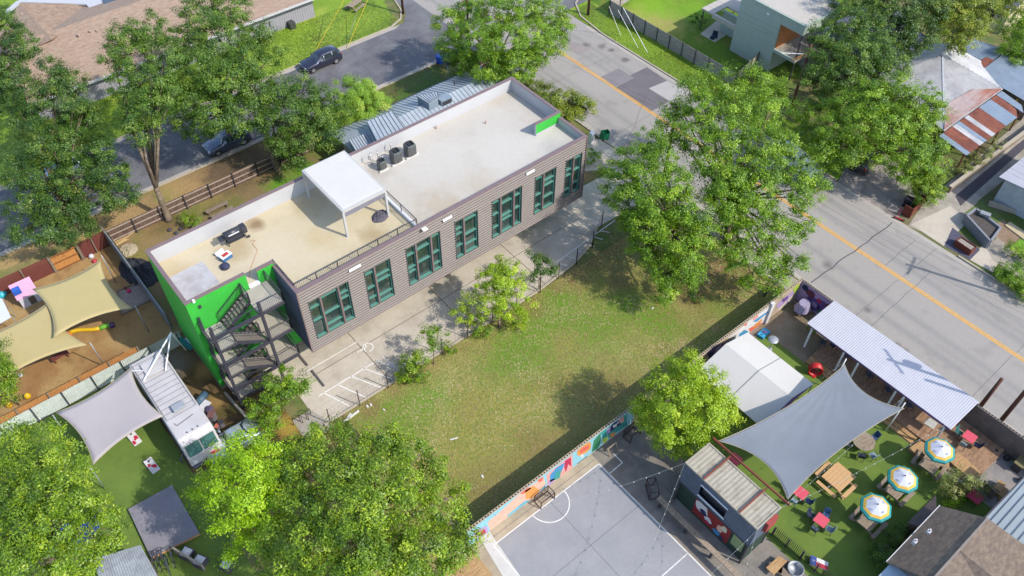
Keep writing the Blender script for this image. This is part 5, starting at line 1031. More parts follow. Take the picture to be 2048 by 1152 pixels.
# things by the tent
board('cornhole_board', 'bright blue cornhole board by the mural wall', Vector(G(1527, 668)) , math.pi / 2 + .1, M('board_blue', c(60, 168, 214), .6), [([(-.2, -.3), (.15, -.35), (.2, -.05), (-.1, 0)], pc['lilac']), ([(-.1, -.1), (.2, -.02), (.1, .12)], pc['grey'])])
p = G(1541, 693, 1.0); t = thing('patio_heater', 'round silver patio heater at the edge of the marquee', 'heater', (p.x, p.y, 0)); MB().lathe((p.x, p.y, 1.9), [(.42, 0), (.3, .1), (.05, .16)], 16).build('reflector', galv, t); MB().lathe((p.x, p.y, 0), [(.22, 0), (.22, .7), (.04, .75), (.04, 1.9)], 12).build('stand', galv, t)
p = G(1627, 748); t = thing('drum_fan', 'big red drum fan on the turf near the sail tip', 'fan', p); m = MB(); m.smooth = True; k = 24; rd = M('fan_red', c(216, 46, 46), .45, .05)
ax_ = Vector((-.75, -.66, 0)); up = Vector((0, 0, 1)); R = .55; cen = p + Vector((0, 0, .62)); P = []
P = [[cen + ax_ * d + (ax_.cross(up) * math.cos(i * math.tau / k) + up * math.sin(i * math.tau / k)) * rr_ for i in range(k + 1)] for d, rr_ in ((-.25, R), (.25, R), (.25, R - .04), (-.25, R - .04), (-.25, R))]
m.grid(P); m.build('drum', rd, t); m = MB()
for i in range(6): a = i * math.tau / 6; u = ax_.cross(up) * math.cos(a) + up * math.sin(a); m.slab([cen, cen + u * .48 + ax_ * .08, cen + u * .45 - ax_ * .08], .015)
m.build('blades', dark, t); MB().box(p.x - .35, p.x + .35, p.y - .3, p.y + .3, 0, .08).build('base', rd, t)
# big grey sail and its red frame
sg = M('sail_blue_grey', c(134, 140, 150), .85, .05, .5, .0)
sail('shade_sail', 'big blue grey shade sail tied between the red frame and the veranda', [G(1437, 882, 5.3), G(1690, 729, 3.9), G(1808, 817, 3.9), G(1575, 999, 5.3)], sg, .085, .2, 40, None, .035)
rf = thing('steel_frame', 'red steel frame over the shipping container holding the grey sail', 'frame', (29.4, 10.5, 5.24)); rs = M('frame_red_rust', c(134, 66, 50), .6, .15)
MB().bar((29.42, 13.75, 5.42), (29.48, 7.4, 5.42), .1, .14).build('beam', rs, rf)
for y in (12.1, 9.1): MB().bar((26.7, y, 5.31), (29.37, y, 5.31), .1, .1).build('crossbar', rs, rf)
for q, l in (((1690, 729), 'leaning white pole at the far corner of the grey sail'), ((1808, 817), 'short white pole where the grey sail meets the veranda')): p = G(*q, 3.9); pole('sail_post', l, 'post', (p.x + .5, p.y + .3, 0), (p.x + .3, p.y + .2, 4.1), .06, MATS['post_white'])
# shipping container bar
CB = thing('container_bar', 'cream roofed shipping container stacked on a dark bar with a mural front', 'container', (27.9, 10.7, 0)); x0, x1, y0, y1 = 26.72, 29.1, 7.65, 13.72
cr_ = M('container_cream', c(184, 176, 158), .7, .12, 1.5, rgb2=c(150, 138, 120), thr=(.5, .7)); cgy = M('container_slate', c(96, 108, 128), .6, .15, 1.5)
m = MB(); corr(m, (x0 + .1, y0 + .1, 5.13), (x0 + .1, y1 - .1, 5.13), (x1 - .1, y1 - .1, 5.13), (x1 - .1, y0 + .1, 5.13), .29, .022); m.build('roof', cr_, CB)
m = MB(); m.box(x0, x0 + .1, y0, y1, 5.05, 5.2).box(x1 - .1, x1, y0, y1, 5.05, 5.2).box(x0 + .1, x1 - .1, y0, y0 + .1, 5.05, 5.2).box(x0 + .1, x1 - .1, y1 - .1, y1, 5.05, 5.2); m.build('top_rail', cr_, CB)
m = MB()
for a, b in ((y0, 9.9), (12.1, y1)): m.grid([[(x0 + .02 + .03 * (i % 2), a + (b - a) * i / 24, 2.7), (x0 + .02 + .03 * (i % 2), a + (b - a) * i / 24, 5.05)] for i in range(25)])
m.box(x0 + .04, x0 + .08, 9.9, 12.1, 4.4, 5.05).box(x0 + .04, x0 + .08, 9.9, 12.1, 2.7, 3.1); m.box(x1 - .06, x1 - .02, y0, y1, 2.6, 5.05).box(x0 + .05, x1 - .06, y0, y0 + .05, 2.6, 5.05).box(x0 + .05, x1 - .06, y1 - .05, y1, 2.6, 5.05); m.build('wall', cgy, CB)
MB().box(x0 + .3, x0 + .34, 9.9, 12.1, 3.1, 4.4).build('window', M('dark_glass', (.03, .03, .04), .1), CB); MB().box(x0 - .02, x0 + .06, 9.85, 12.15, 3.05, 3.12).box(x0 - .02, x0 + .06, 9.85, 12.15, 4.38, 4.45).build('window_frame', white, CB)
MB().box(x0 + .25, x1 - .05, y0 + .05, y1 - .05, .0, 2.6).build('bar_room', pc['dgreen'], CB); MB().box(x0, x1, y0, y1, 2.6, 2.7).build('floor_slab', dark, CB)
for y in (y0 + .06, y1 - .06):
    for x in (x0 + .06, x1 - .06): MB().box(x - .06, x + .06, y - .06, y + .06, 0, 2.6).build('post', dark, CB)
m = MB(); m.box(x0 + .225, x0 + .25, 9.1, 12.2, .3, 2.5); m.build('painted_panel', pc['red'], CB)
for i, (col, yy, zz, ry, rz_) in enumerate((('white', 11.6, 1.7, .55, .6), ('navy', 11.4, 1.35, .3, .32), ('white', 10.9, 1.0, .3, .35), ('white', 11.5, 2.2, .25, .22), ('crimson', 10.9, .7, .2, .2), ('peach', 9.9, 1.3, .25, .4), ('cream', 9.6, 1.7, .22, .35), ('blue', 10.0, .6, .35, .3), ('navy', 9.6, .5, .2, .2))):
    m = MB(); m.add([(x0 + .222 - .002 * i, yy + ry * math.cos(k * .5236) * (1 + .2 * math.sin(2 * k + i)), zz + rz_ * math.sin(k * .5236)) for k in range(12)], [tuple(range(12))]); m.build('painted_shape', pc[col], CB)
MB().box(x0 + .21, x0 + .24, 8.0, 8.9, .9, 2.3).build('window', M('pane_lime', c(150, 170, 120), .3), CB)
MB().box(x0 + .9, x0 + 1.9, y0 - .25, y0 - .01, 3.9, 5.0).build('sign_board', M('sign_red', c(172, 76, 70), .7), CB)
ctr = thing('bar_counter', 'long grey timber counter in front of the container bar', 'counter', (25.6, 10.2, 0)); MB().box(25.35, 25.75, 6.6, 14.2, .98, 1.06).build('top', gw, ctr)
for y in (6.9, 9.2, 11.5, 13.9): MB().box(25.45, 25.62, y - .08, y + .08, 0, .98).build('leg', dark, ctr)
tag(MB().slab([G(1532, 1135, .45), G(1558, 1112, .45), G(1575, 1122, .45), G(1548, 1150, .45)], .06).build('bench_seat', wood_tan), 'orange brown bench top at the near end of the container', 'bench')
for i, (a, b, l) in enumerate((((1565, 1150), (1580, 1120), 'pale plank stack leaning by the dark slat fence'), ((1548, 1140), (1563, 1118), 'pale box beside the plank stack by the dark slat fence'))): p = G(*a); tag(MB().obox(p, .5, .9, .4, .5 * i).build('crate', wood_grey), l, 'crate')
p = G(1588, 1143); m = MB(); m.smooth = True; m.lathe(p, [(.5, 0), (.55, .5), (.5, .52), (.48, .1)], 18); tag(m.build('stock_tank', galv), 'round galvanised stock tank planter by the dark slat fence', 'planter')
sf = fence('slat_fence', 'dark slatted fence with a string of lights along the near turf edge', G(1545, 1068)[:2], G(1660, 1165)[:2], 1.1, M('slat_dark', c(60, 52, 56), .8, .2), dirty, None, 1.2, .12)
board('cornhole_board', 'cornhole board painted as the Texas flag in blue white and red', G(1637, 1128), .55, whb, [([(-.3, .2), (.3, .2), (.3, .6), (-.3, .6)], blu), ([(-.3, -.6), (0, -.6), (0, .2), (-.3, .2)], red), ([(.1 * math.sin(k * 2.513) , .4 + .14 * math.cos(k * 2.513)) for k in range(5)], whb)])
# goals, rack on the court
def goal(label, c0, w_, d_, h_, rz=0):
    t = thing('street_goal', label, 'goal', (0, 0, 0), 0, 'small goals on the court'); gm = M('goal_rust', c(78, 58, 62), .6, .2)
    P = [(-w_ / 2, 0), (w_ / 2, 0), (w_ / 2, d_), (-w_ / 2, d_)]
    for x, y in P[:2]: MB().bar((x, y, 0), (x, y, h_), .06).build('post', gm, t)
    m = MB(); m.bar((-w_ / 2, 0, h_), (w_ / 2, 0, h_), .06).bar((-w_ / 2, d_, h_), (w_ / 2, d_, h_), .05); 
    for x in (-w_ / 2, w_ / 2): m.bar((x, 0, h_), (x, d_, h_), .05).bar((x, d_, 0), (x, d_, h_), .05).bar((x, 0, .03), (x, d_, .03), .05)
    m.bar((-w_ / 2, d_, .03), (w_ / 2, d_, .03), .05); m.build('frame', gm, t); m = MB()
    for i in range(1, 10): x = -w_ / 2 + w_ * i / 10; m.bar((x, d_, 0), (x, d_, h_), .012).bar((x, 0, h_), (x, d_, h_), .012)
    m.build('bars', gm, t); t.location = c0; t.rotation_euler = (0, 0, rz); return t
goal('black street goal on the white arc side of the grey court', (19.65, 19.05, 0), 1.25, .7, .85); goal('black street goal standing by the mural wall under the round tree', (28.2, 18.9, 0), 1.2, .7, .85, .1); goal('black street goal beside the near corner of the container', (26.2, 14.9, 0), 1.1, .6, 1.0, 1.0)
p = G(1222, 902); t = thing('trestle', 'small grey trestle against the mural wall', 'trestle', p)
for k in (-.4, .4): MB().bar(p + Vector((k, -.3, 0)), p + Vector((k, 0, .7)), .06).bar(p + Vector((k, .3, 0)), p + Vector((k, 0, .7)), .06).build('legs', gw, t)
MB().bar(p + Vector((-.5, 0, .73)), p + Vector((.5, 0, .73)), .1).build('beam', gw, t)
# festoon lights
def festoon(label, a, b, d=.5, bulbs=12, cat='string lights', r=.007, col=None, name='string_lights'):
    t = thing(name, label, cat, a); P = sag(a, b, 16, d); m = MB(); m.path(P, r, 4); m.build('cable', col or M('cable_pale', c(170, 176, 176), .6), t)
    if bulbs:
        b0 = None
        for i in range(1, bulbs):
            q = P[0].lerp(P[-1], i / bulbs) - Vector((0, 0, 4 * d * (i / bulbs) * (1 - i / bulbs) + .1))
            if b0 is None: b0 = MB().lathe((a[0], a[1], a[2]), [(.02, 0), (.045, .03), (.03, .09)], 6).build('bulb', M('bulb_glass', (.5, .48, .4), .2), t)
            bb = b0 if i == 1 else b0.copy()
            if i > 1: C.objects.link(bb); bb.parent = t
            bb.location = q - Vector(a)
CA = Vector((26.72, 13.72, 5.1)); CBq = Vector((26.72, 7.65, 5.1)); CD = Vector((29.1, 7.65, 5.1))
festoon('string of bulbs from the far container corner to the mural wall goal', CA, Vector((14.6, 19.8, 3.2)), .9, 16); festoon('string of bulbs from the far container corner low across the court', CA, Vector((13.8, 8, 4.2)), .9, 16)
festoon('string of bulbs from the near container corner across the court', CBq, Vector((13.8, 8, 4.2)), .9, 16); festoon('string of bulbs from the near container corner to the court far side', CBq, Vector((13.8, 1, 4.2)), .9, 14)
festoon('string of bulbs from the container to the veranda post by the deck', CD, Vector((44.6, 7.9, 3.1)), .6, 18); festoon('string of bulbs from the container to the veranda end', CD, Vector((44.6, 4.6, 3.1)), .6, 18)
festoon('string of bulbs from the sail pole past the red fan to the marquee', G(1690, 722, 4.0), Vector((40.7, 13.0, 2.4)), .2, 6)
# service yard things
p = G(2030, 905); t = thing('kettle_grill', 'silver domed grill in the grey service yard at the right edge', 'grill', p); MB().lathe((p.x, p.y, 1.0), [(.3, 0), (.42, .12), (.4, .3), (.2, .5), (.03, .55)], 14).build('dome', M('chrome', (.6, .6, .65), .15, metal=.9), t); MB().box(p.x - .3, p.x + .3, p.y - .3, p.y + .3, 0, 1.0).build('cart', dark, t)
p = G(2033, 935); t = thing('storage_cabinet', 'olive topped cabinet beside the silver domed grill', 'cabinet', p); MB().obox(p, .9, .6, .8).build('body', dark, t); MB().obox(p + Vector((0, 0, .8)), 1.0, .7, .05).build('top', M('olive', c(140, 130, 92), .7), t)
for i, (x, y, s) in enumerate(((2012, 918, .4), (2043, 965, .5), (1990, 905, .35))): blob('gas_bottle', ['black pot left of the olive topped cabinet', 'black bin at the right edge by the metal roof', 'black pot against the grey block wall'][i], 'pot', (x, y), s * .6, s, M('black_pot', (.02, .02, .025), .6))
for i, (a, b, l) in enumerate((((1912, 965), (1945, 1000), 'grey timber planter wall left of the deep pink table'), ((1955, 965), (1985, 1000), 'grey timber planter wall right of the deep pink table'))): p, q = G(*a), G(*b); 
p, q = G(1948, 968), G(1922, 995); tag(MB().bar(p + Vector((0, 0, .5)), q + Vector((0, 0, .5)), .12, .9).build('planter_screen', gw), 'pale timber screen left of the deep pink table', 'screen')
p, q = G(1957, 973), G(1983, 998); tag(MB().bar(p + Vector((0, 0, .5)), q + Vector((0, 0, .5)), .1, .9).build('planter_screen', gw), 'pale timber screen right of the deep pink table', 'screen')
# house at the bottom right
shg = M('shingle_brown', c(128, 112, 100), .95, .2, 3, .4, 20, rgb2=c(150, 132, 114), stretch=(1, 2, 2)); HW = M('house_wall_pale', c(196, 188, 176), .85)
H1 = thing('shingled_house', 'house with brown shingled roof at the bottom right corner', 'house', (35.5, -3, 0))
MB().slab([(32.6, 1.4, 3.0), (38.7, 1.4, 3.0), (38.9, -1.05, 4.8), (32.6, -1.05, 4.8)], .12).build('roof', shg, H1)
MB().slab([(32.6, -1.06, 4.8), (38.9, -1.06, 4.8), (40.6, -4.6, 2.9), (40.6, -12, 2.9), (32.6, -12, -1.4 + 4)], .12).build('roof', shg, H1)
MB().slab([(35.6, -1.05, 4.82), (35.6, -9, 4.82), (33.2, -9, 3.4), (33.2, -2.5, 3.6)], .1).slab([(35.6, -1.05, 4.82), (35.6, -9, 4.82), (38.2, -9, 3.3), (38.2, -3.4, 3.5)], .1).build('roof', shg, H1)
MB().box(32.9, 38.4, -10, 1.1, 0, 2.85).build('wall', HW, H1); MB().bar((32.6, -1.06, 4.83), (38.9, -1.06, 4.83), .14, .06).build('ridge_cap', M('ridge_cap', c(150, 140, 132), .9), H1); MB().bar((32.6, 1.42, 2.97), (38.7, 1.42, 2.97), .05, .12).build('gutter', whb, H1)
for i, q in enumerate(((1830, 1083), (1858, 1063), (1907, 1075), (1972, 1078))): p = G(*q, 3.9); MB().lathe(p, [(.06, 0), (.06, .3)], 8).box(p.x - .12, p.x + .12, p.y - .12, p.y + .12, 3.62 + .1 * i, 3.95).build('roof_vent', whb, H1)
MB().slab([(31.3, 1.2, 2.6), (32.9, 1.2, 2.9), (32.9, -4, 2.9), (31.3, -4, 2.6)], .08).build('porch_roof', M('pale_blue_metal', c(176, 196, 214), .5, .05), H1); MB().box(31.5, 31.6, 1.0, 1.1, 0, 2.6).build('porch_post', whb, H1)
m = MB(); m.slab([G(1872, 990, 2.2), G(1815, 1045, 2.2), G(1837, 1053, 2.5), G(1873, 1017, 2.5)], .08); m.build('lean_to_roof', M('shingle_dark', c(104, 92, 90), .95, .2, 3, .4), H1); MB().prism([tuple(G(*q, 2.2))[:2] for q in ((1869, 995), (1822, 1044), (1835, 1050), (1871, 1014))], 0, 2.1).build('lean_to', wood_old, H1)
def seam(name, label, pts, z, mat, pitch=.45, wall=None, cat='house', thick=.06, zz=None):
    v = [G(*q, z if zz is None else zz[i]) if len(q) == 2 and q[0] > 100 else Vector((q[0], q[1], z)) for i, q in enumerate(pts)]
    return v
H2 = thing('metal_roofed_annex', 'annex with pale blue standing seam metal roof at the bottom right edge', 'house', (42, -4, 0)); mr = M('metal_roof_pale', c(182, 192, 194), .45, .05, 1, metal=.3)
MB().slab([(40.1, -1.0, 3.25), (46.5, -1.15, 3.25), (46.5, -9, 3.6), (38.6, -9, 3.6), (38.8, -4.8, 3.4)], .08).build('roof', mr, H2)
m = MB()
for i in range(16): y = -1.3 - i * .46; m.bar((39.0, y, 3.3 + .045 * (-1 - y)), (46.4, y, 3.3 + .045 * (-1 - y)), .03, .05)
m.build('roof_seam', dark, H2); MB().box(41, 46, -9, -1.3, 0, 3.1).build('wall', HW, H2); MB().bar((40.0, -.95, 3.22), (46.5, -1.1, 3.22), .1, .1).build('gutter', dark, H2)
t = thing('timber_steps', 'pale timber steps between the deep pink table and the metal roof', 'steps', G(1998, 985))
for i in range(3): p = G(1993 + i * 7, 978 + i * 9); MB().obox(p, .9, .5, .5 - .14 * i, .0).build('tread', wood_tan, t)
# ------------------------------------------------------------------ cars
tyre = M('tyre', (.02, .02, .02), .8); rim = M('rim_alloy', (.5, .5, .52), .3, metal=.8); lens = M('lamp_lens', (.7, .7, .68), .1); lensr = M('lamp_red', (.45, .02, .02), .2)
def car(name, label, cat, loc, rz, col, L=4.6, W=1.86, H=1.66, style='suv', group=None, met=.5):
    t = thing(name, label, cat, (0, 0, 0), 0, group); pm = M('car_paint_' + name, col, .28, .04, 1, metal=met, coat=.8); gl = M('car_glass', (.02, .03, .035), .05, .1, spec=.9); h = L / 2; w = W / 2
    S = [(-1, .62, .62, .80), (-.985, .95, .96, .86), (-.93, 1.0, 1.32, .84), (-.80, 1.0, 1.60, .70), (-.5, .98, 1.66, .68), (-.05, .97, 1.64, .68), (.14, .96, 1.52, .70), (.38, .96, 1.03, .84), (.75, .88, .95, .82), (.93, .78, .82, .78), (1, .6, .62, .7)]
    if style == 'sedan': S = [(-1, .62, .62, .80), (-.98, .92, .94, .84), (-.80, .96, 1.0, .82), (-.62, .96, 1.1, .76), (-.40, .95, 1.38, .66), (-.05, .94, 1.42, .66), (.12, .93, 1.34, .68), (.40, .92, .98, .82), (.75, .84, .9, .8), (.93, .74, .78, .76), (1, .55, .58, .7)]
    P = []
    for f, zb, zt, hw in S:
        x = f * h; k = 1 - .12 * abs(f) ** 6; a = w * k; b = min(a, hw / .86 * w * .93) if zt > zb + .1 else a * .9
        P.append([(x, -a * .92, .28), (x, -a, .5), (x, -a, zb - .12), (x, -a * .95, zb), (x, -b * .9, zt - .05), (x, -b * .6, zt), (x, 0, zt + .015), (x, b * .6, zt), (x, b * .9, zt - .05), (x, a * .95, zb), (x, a, zb - .12), (x, a, .5), (x, a * .92, .28)])
    m = MB(); m.smooth = True; m.grid(P); n = len(P[0]); m.add(P[0], [tuple(range(n))]); m.add(P[-1], [tuple(range(n))[::-1]]); m.add([(-h * .95, -w * .9, .28), (h * .95, -w * .9, .28), (h * .95, w * .9, .28), (-h * .95, w * .9, .28)], [(0, 3, 2, 1)]); m.build('body', pm, t)
    def lerpS(i, j, u, g): return Vector(P[i][g]).lerp(Vector(P[j][g]), u)
    i1, i2 = 6, 7
    a, b, c_, d = [lerpS(i1, i2, u, g) for u, g in ((.08, 5), (.08, 7), (.92, 8), (.92, 4))]; up = Vector((.02, 0, .02)); MB().slab([a + up, b + up, c_ + up, d + up], .01).build('windscreen', gl, t)
    j1, j2 = (2, 3) if style == 'suv' else (3, 4)
    a, b, c_, d = [lerpS(j2, j1, u, g) for u, g in ((.1, 5), (.1, 7), (.85, 8), (.85, 4))]; up = Vector((-.02, 0, .02)); MB().slab([a + up, b + up, c_ + up, d + up], .01).build('rear_window', gl, t)
    for sd, (lo_, hi_) in ((-1, (3, 4)), (1, (9, 8))):
        for s0, s1 in ((3 if style == 'suv' else 4, 4), (4, 5), (5, 6)):
            if s0 == s1: continue
            u0, u1 = .04, .96; A = lerpS(s0, s1, u0, lo_); B_ = lerpS(s0, s1, u1, lo_); C_ = lerpS(s0, s1, u1, hi_); D_ = lerpS(s0, s1, u0, hi_)
            q = [A.lerp(D_, .1), B_.lerp(C_, .1), C_.lerp(B_, .14), D_.lerp(A, .14)]; o = Vector((0, sd * .012, .008)); m = MB(); m.add([p + o for p in q], [(0, 1, 2, 3)]); m.build('side_window', gl, t)
        for x in (-h * .62, h * .62): m = MB(); m.path([(x, sd * (w - .2), .34), (x, sd * (w + .01), .34)], .34, 18); wl = m.build('wheel', tyre, t); m = MB(); m.path([(x, sd * (w + .005), .34), (x, sd * (w + .02), .34)], .21, 14); m.build('rim', rim, wl)
        MB().obox((h * .93, sd * w * .62, .62), .12, .36, .14).build('headlight', lens, t); MB().obox((-h * .965, sd * w * .72, .82), .1, .26, .2).build('tail_light', lensr, t)
        MB().obox((h * .22, sd * (w + .08), .98), .14, .18, .13).build('mirror', pm, t)
    MB().box(-h * .98, h * .98, -w * .93, w * .93, .24, .34).build('sill', M('trim_black', (.03, .03, .03), .6), t); MB().obox((h * .985, 0, .48), .08, 1.0, .2).build('grille', dark, t)
    t.location = loc; t.rotation_euler = (0, 0, rz); return t
car('parked_suv', 'dark navy grey suv parked at the kerb by the bright lawn', 'car', (35.0, 75.1, .01), math.pi, c(66, 70, 92), L=4.7, H=1.7)
car('silver_suv', 'silver blue suv parked under the trees behind the board fence', 'car', (20.4, 68.7, .01), math.pi, c(104, 116, 140), L=4.6)
p = G(135, 328, .8); car('pale_blue_car', 'pale blue car almost hidden under the left hand trees', 'car', (p.x, p.y, .01), math.pi, c(176, 196, 224), style='sedan', L=4.5)
p = G(1590, 318, .9); car('white_pickup', 'white pickup parked at the far kerb under the big road trees', 'pickup', (62.6, p.y, .01), -math.pi / 2, (.62, .64, .7), L=5.2, W=1.95, met=0)
p = G(1722, 325, .8); car('black_suv', 'black suv with its rear towards the road on the gravel drive', 'car', (p.x + 1.2, p.y + .2, .01), .25, (.03, .03, .035), L=4.6)
car('silver_car', 'silver car half under the lime green tree beside the food truck', 'car', (car_later.x, car_later.y, .01), math.pi, (.42, .47, .55), style='sedan', L=4.2)
# wheelie bins
def bin_(label, p, rz, col, nm, openlid=False):
    t = thing('wheelie_bin', label, 'bin', (0, 0, 0)); bm = M('bin_' + nm, col, .5, .06)
    m = MB(); A = [(-.24, -.28, .05), (.24, -.28, .05), (.24, .26, .05), (-.24, .26, .05)]; Bq = [(-.31, -.36, .95), (.31, -.36, .95), (.31, .36, .95), (-.31, .36, .95)]; m.add(A + Bq, [(0, 3, 2, 1), (0, 1, 5, 4), (1, 2, 6, 5), (2, 3, 7, 6), (3, 0, 4, 7)] + ([] if openlid else [(4, 5, 6, 7)])); m.build('body', bm, t)
    if openlid: MB().slab([(-.33, .38, .98), (.33, .38, .98), (.33, .5, .2), (-.33, .5, .2)], .03).build('lid', bm, t); MB().box(-.24, .24, -.26, .24, .1, .14).build('inside', dark, t)
    else: MB().obox((0, 0, .95), .68, .8, .06, 0, .06).build('lid', bm, t)
    for s in (-.3, .3): m = MB(); m.path([(s - .03, .3, .1), (s + .03, .3, .1)], .1, 10); m.build('wheel', tyre, t)
    t.location = p; t.rotation_euler = (0, 0, rz)
bin_('bright blue wheelie bin at the kerb of the side road', G(880, 127), .4, c(44, 96, 214), 'blue'); bin_('green wheelie bin with its lid hanging open at the main road kerb', G(1210, 278), 1.2, c(30, 140, 96), 'green', True)
bin_('dark wheelie bin inside the rusty steel enclosure across the road', G(1812, 412), .2, (.02, .02, .03), 'black')
# ------------------------------------------------------------------ poles and wires
woodp = M('utility_pole_wood', c(112, 74, 60), .9, .2, 4, .2)
def upole(label, p, h, r=.15, arm=None, lean=(0, 0), nm='utility_pole', mat=None, xf=None):
    t = thing(nm, label, 'utility pole', (p[0], p[1], 0), 0, None); m = MB(); m.smooth = True; top = Vector((p[0] + lean[0], p[1] + lean[1], h)); m.path([(p[0], p[1], 0), top], [r, r * .75], 10); m.build('pole', mat or woodp, t)
    if arm is not None:
        u = Vector((math.cos(arm), math.sin(arm), 0)); q = top - Vector((0, 0, .4)); MB().bar(q - u * 1.2, q + u * 1.2, .1, .12).build('crossarm', wood_grey, t)
        for k in (-1.1, -.5, .5, 1.1): MB().lathe(q + u * k + Vector((0, 0, .06)), [(.04, 0), (.05, .08), (.02, .16)], 8).build('insulator', galv, t)
    if xf: m = MB(); m.smooth = True; m.lathe(top + Vector((.35, 0, -1.9)), [(.24, 0), (.25, .9), (.1, 1.0)], 12); m.build('transformer', galv, t)
    return top
P1 = upole('wooden utility pole with orange tipped braces across the road by the sage house', G(1577, 232), 8.6, .16, 1.57, (0, 0), xf=0)
for q, l in (((-2.2, 1.6), 0), ((-2.6, .3), 1)): pass
ob = M('orange_guard', c(236, 150, 50), .6)
t = thing('guy_guard', 'orange and white cable guards on the utility pole by the sage house', 'cable guard', P1 - Vector((0, 0, 1))); MB().bar(P1 - Vector((0, 0, .8)), P1 + Vector((-1.2, .9, -1.9)), .08).build('orange_sleeve', ob, t); MB().bar(P1 - Vector((0, 0, 1.1)), P1 + Vector((-2.2, 1.6, -.9)), .05).build('white_sleeve', white, t)
P2 = upole('brown utility pole inside the crowns of the two big road trees', (53.9 - 4, 37.0), 9.5, .16, 0)
P3 = upole('tall brown pole at the near lower right edge beyond the block wall', (50.2, 2.4), 11.5, .17, 1.2, xf=1); P4 = upole('short brown pole standing behind the block wall on the roadside', (50.6, 4.1), 3.9, .17); P4b = upole('brown pole at the right edge behind the block wall', (50.3, .5), 10.5, .16)
P5 = upole('brown utility pole at the tip of the bright corner lawn', (48.2, 78.2), 10, .16, 0); P6 = upole('brown utility pole on the verge at the fenced corner lot', G(1176, 30), 10, .17, 0)
P7 = upole('utility pole inside the roadside tree behind the metal roofed house', (47.0, 63.6), 9.4, .14, .2, xf=1); P8 = upole('utility pole standing on the far pavement just outside the right edge', (64.45, 5.6), 11, .17, .3)
def wires(nm, label, a, b, offs, d=.5, r=.007):
    t = thing(nm, label, 'overhead wires', a); 
    for o in offs: m = MB(); m.path(sag(a + Vector(o), b + Vector(o), 12, d), r, 4); m.build('wire', M('wire_black', (.03, .03, .03), .6), t)
OF = [(-1.1, 0, -.25), (-.5, 0, -.25), (.5, 0, -.25), (1.1, 0, -.25)]
wires('overhead_wires', 'overhead wires along the near side of the main road', P3, P2, OF, .7); wires('overhead_wires', 'overhead wires from the tree pole to the house corner pole', P2, P7, OF[:2], .4)
wires('overhead_wires', 'overhead wires along the far side of the main road', P8, P1, OF, .7); wires('overhead_wires', 'overhead wires between the sage house pole and the fenced lot pole', P1, P6, OF[:3], .5); wires('overhead_wires', 'overhead wires crossing the side road to the corner lawn pole', P7, P5, OF[:2], .2)
gw_ = M('guy_wire', (.5, .5, .5), .5); yg = M('guy_yellow', c(232, 206, 60), .6); 
for i, (a, b, col, l) in enumerate((((1218, 12), (1242, 72), white, 'pale guy wire nearest the fenced lot pole'), ((1236, 20), (1276, 95), white, 'middle pale guy wire on the roadside verge'), ((1246, 15), (1295, 105), white, 'pale guy wire farthest from the fenced lot pole'), ((735, 0), (693, 100), yg, 'yellow sleeved guy wire on the bright corner lawn nearest the suv'), ((712, 30), (697, 77), gw_, 'grey guy wire on the bright corner lawn'), ((733, 38), (705, 77), yg, 'short yellow guard on the bright corner lawn'), ((695, 35), (673, 82), yg, 'yellow guy guard left of the grey one'), ((688, 0), (632, 100), yg, 'long pale guy wire ending beside the dark suv'))):
    q = G(*b); p = G(a[0], a[1], 4.2 if i < 3 else 3.2); tag(MB().bar(q, p, .04).build('guy_wire', col), l, 'guy wire', 'guy wires')
t = thing('weather_mast', 'thin grey mast with sensors above the metal roofed house', 'mast', G(897, 165, 2.6)); p = G(897, 162, 2.6); MB().bar(p, p + Vector((0, 0, 2.2)), .05).build('pole', galv, t); MB().obox(p + Vector((0, 0, 2.0)), .3, .3, .25).build('sensor', dark, t)
# ------------------------------------------------------------------ far side of the road
fg = M('fence_grey_boards', c(186, 178, 172), .9, .2, 1.5, .2, rgb2=c(160, 152, 150), stretch=(1, 1, 8))
def hfence(name, label, pts, h, step=2.0, mat=None):
    t = thing(name, label, 'fence', (*pts[0], 0))
    for a, b in zip(pts[:-1], pts[1:]):
        a = Vector((*a, 0)); b = Vector((*b, 0)); m = MB(); n = int(h / .19)
        for i in range(n): m.bar(a + Vector((0, 0, .1 + i * .19)), b + Vector((0, 0, .1 + i * .19)), .025, .175)
        m.build('boards', mat or fg, t); k = max(1, round((b - a).length / step)); u = Vector(((b - a).y, -(b - a).x, 0)).normalized() * -.04
        for i in range(k + 1): p = a.lerp(b, i / k) + u * -1.2; MB().bar(p, p + Vector((0, 0, h + .06)), .08).build('post', dark, t)
hfence('board_fence', 'grey horizontal board fence along the verge of the main road', [(67.7, 62.8), (67.9, 43.4)], 1.75); hfence('board_fence', 'grey board fence return running away from the road at the top', [(67.75, 62.9), (80, 64.5)], 1.75)
hfence('board_fence', 'pale board fence between the sage house lawn and its forecourt', [(67.9, 43.4), (73.0, 44.6)], 1.75, 1.6, M('fence_pale', c(196, 182, 170), .9, .15, 2))
sage = M('sage_render', c(188, 204, 192), .85, .06, 1.5, .1, 20); S1 = thing('sage_house', 'modern two storey sage green house with flat white roof', 'house', (77, 44, 0))
rfm = M('flat_roof_cream', c(206, 198, 188), .85, .05)
b = MB(); b.box(73.1, 79.5, 43.0, 48.5, 0, 6.9).box(73.1, 79.5, 40.1, 42.99, 5.9, 6.9).box(73.1, 73.3, 40.1, 42.99, 2.55, 2.9); b.build('wall', sage, S1)
MB().box(73.0, 79.6, 40.0, 48.6, 6.9, 7.1).build('parapet', sage, S1); MB().box(73.2, 79.4, 40.2, 48.4, 7.1, 7.12).build('roof', rfm, S1)
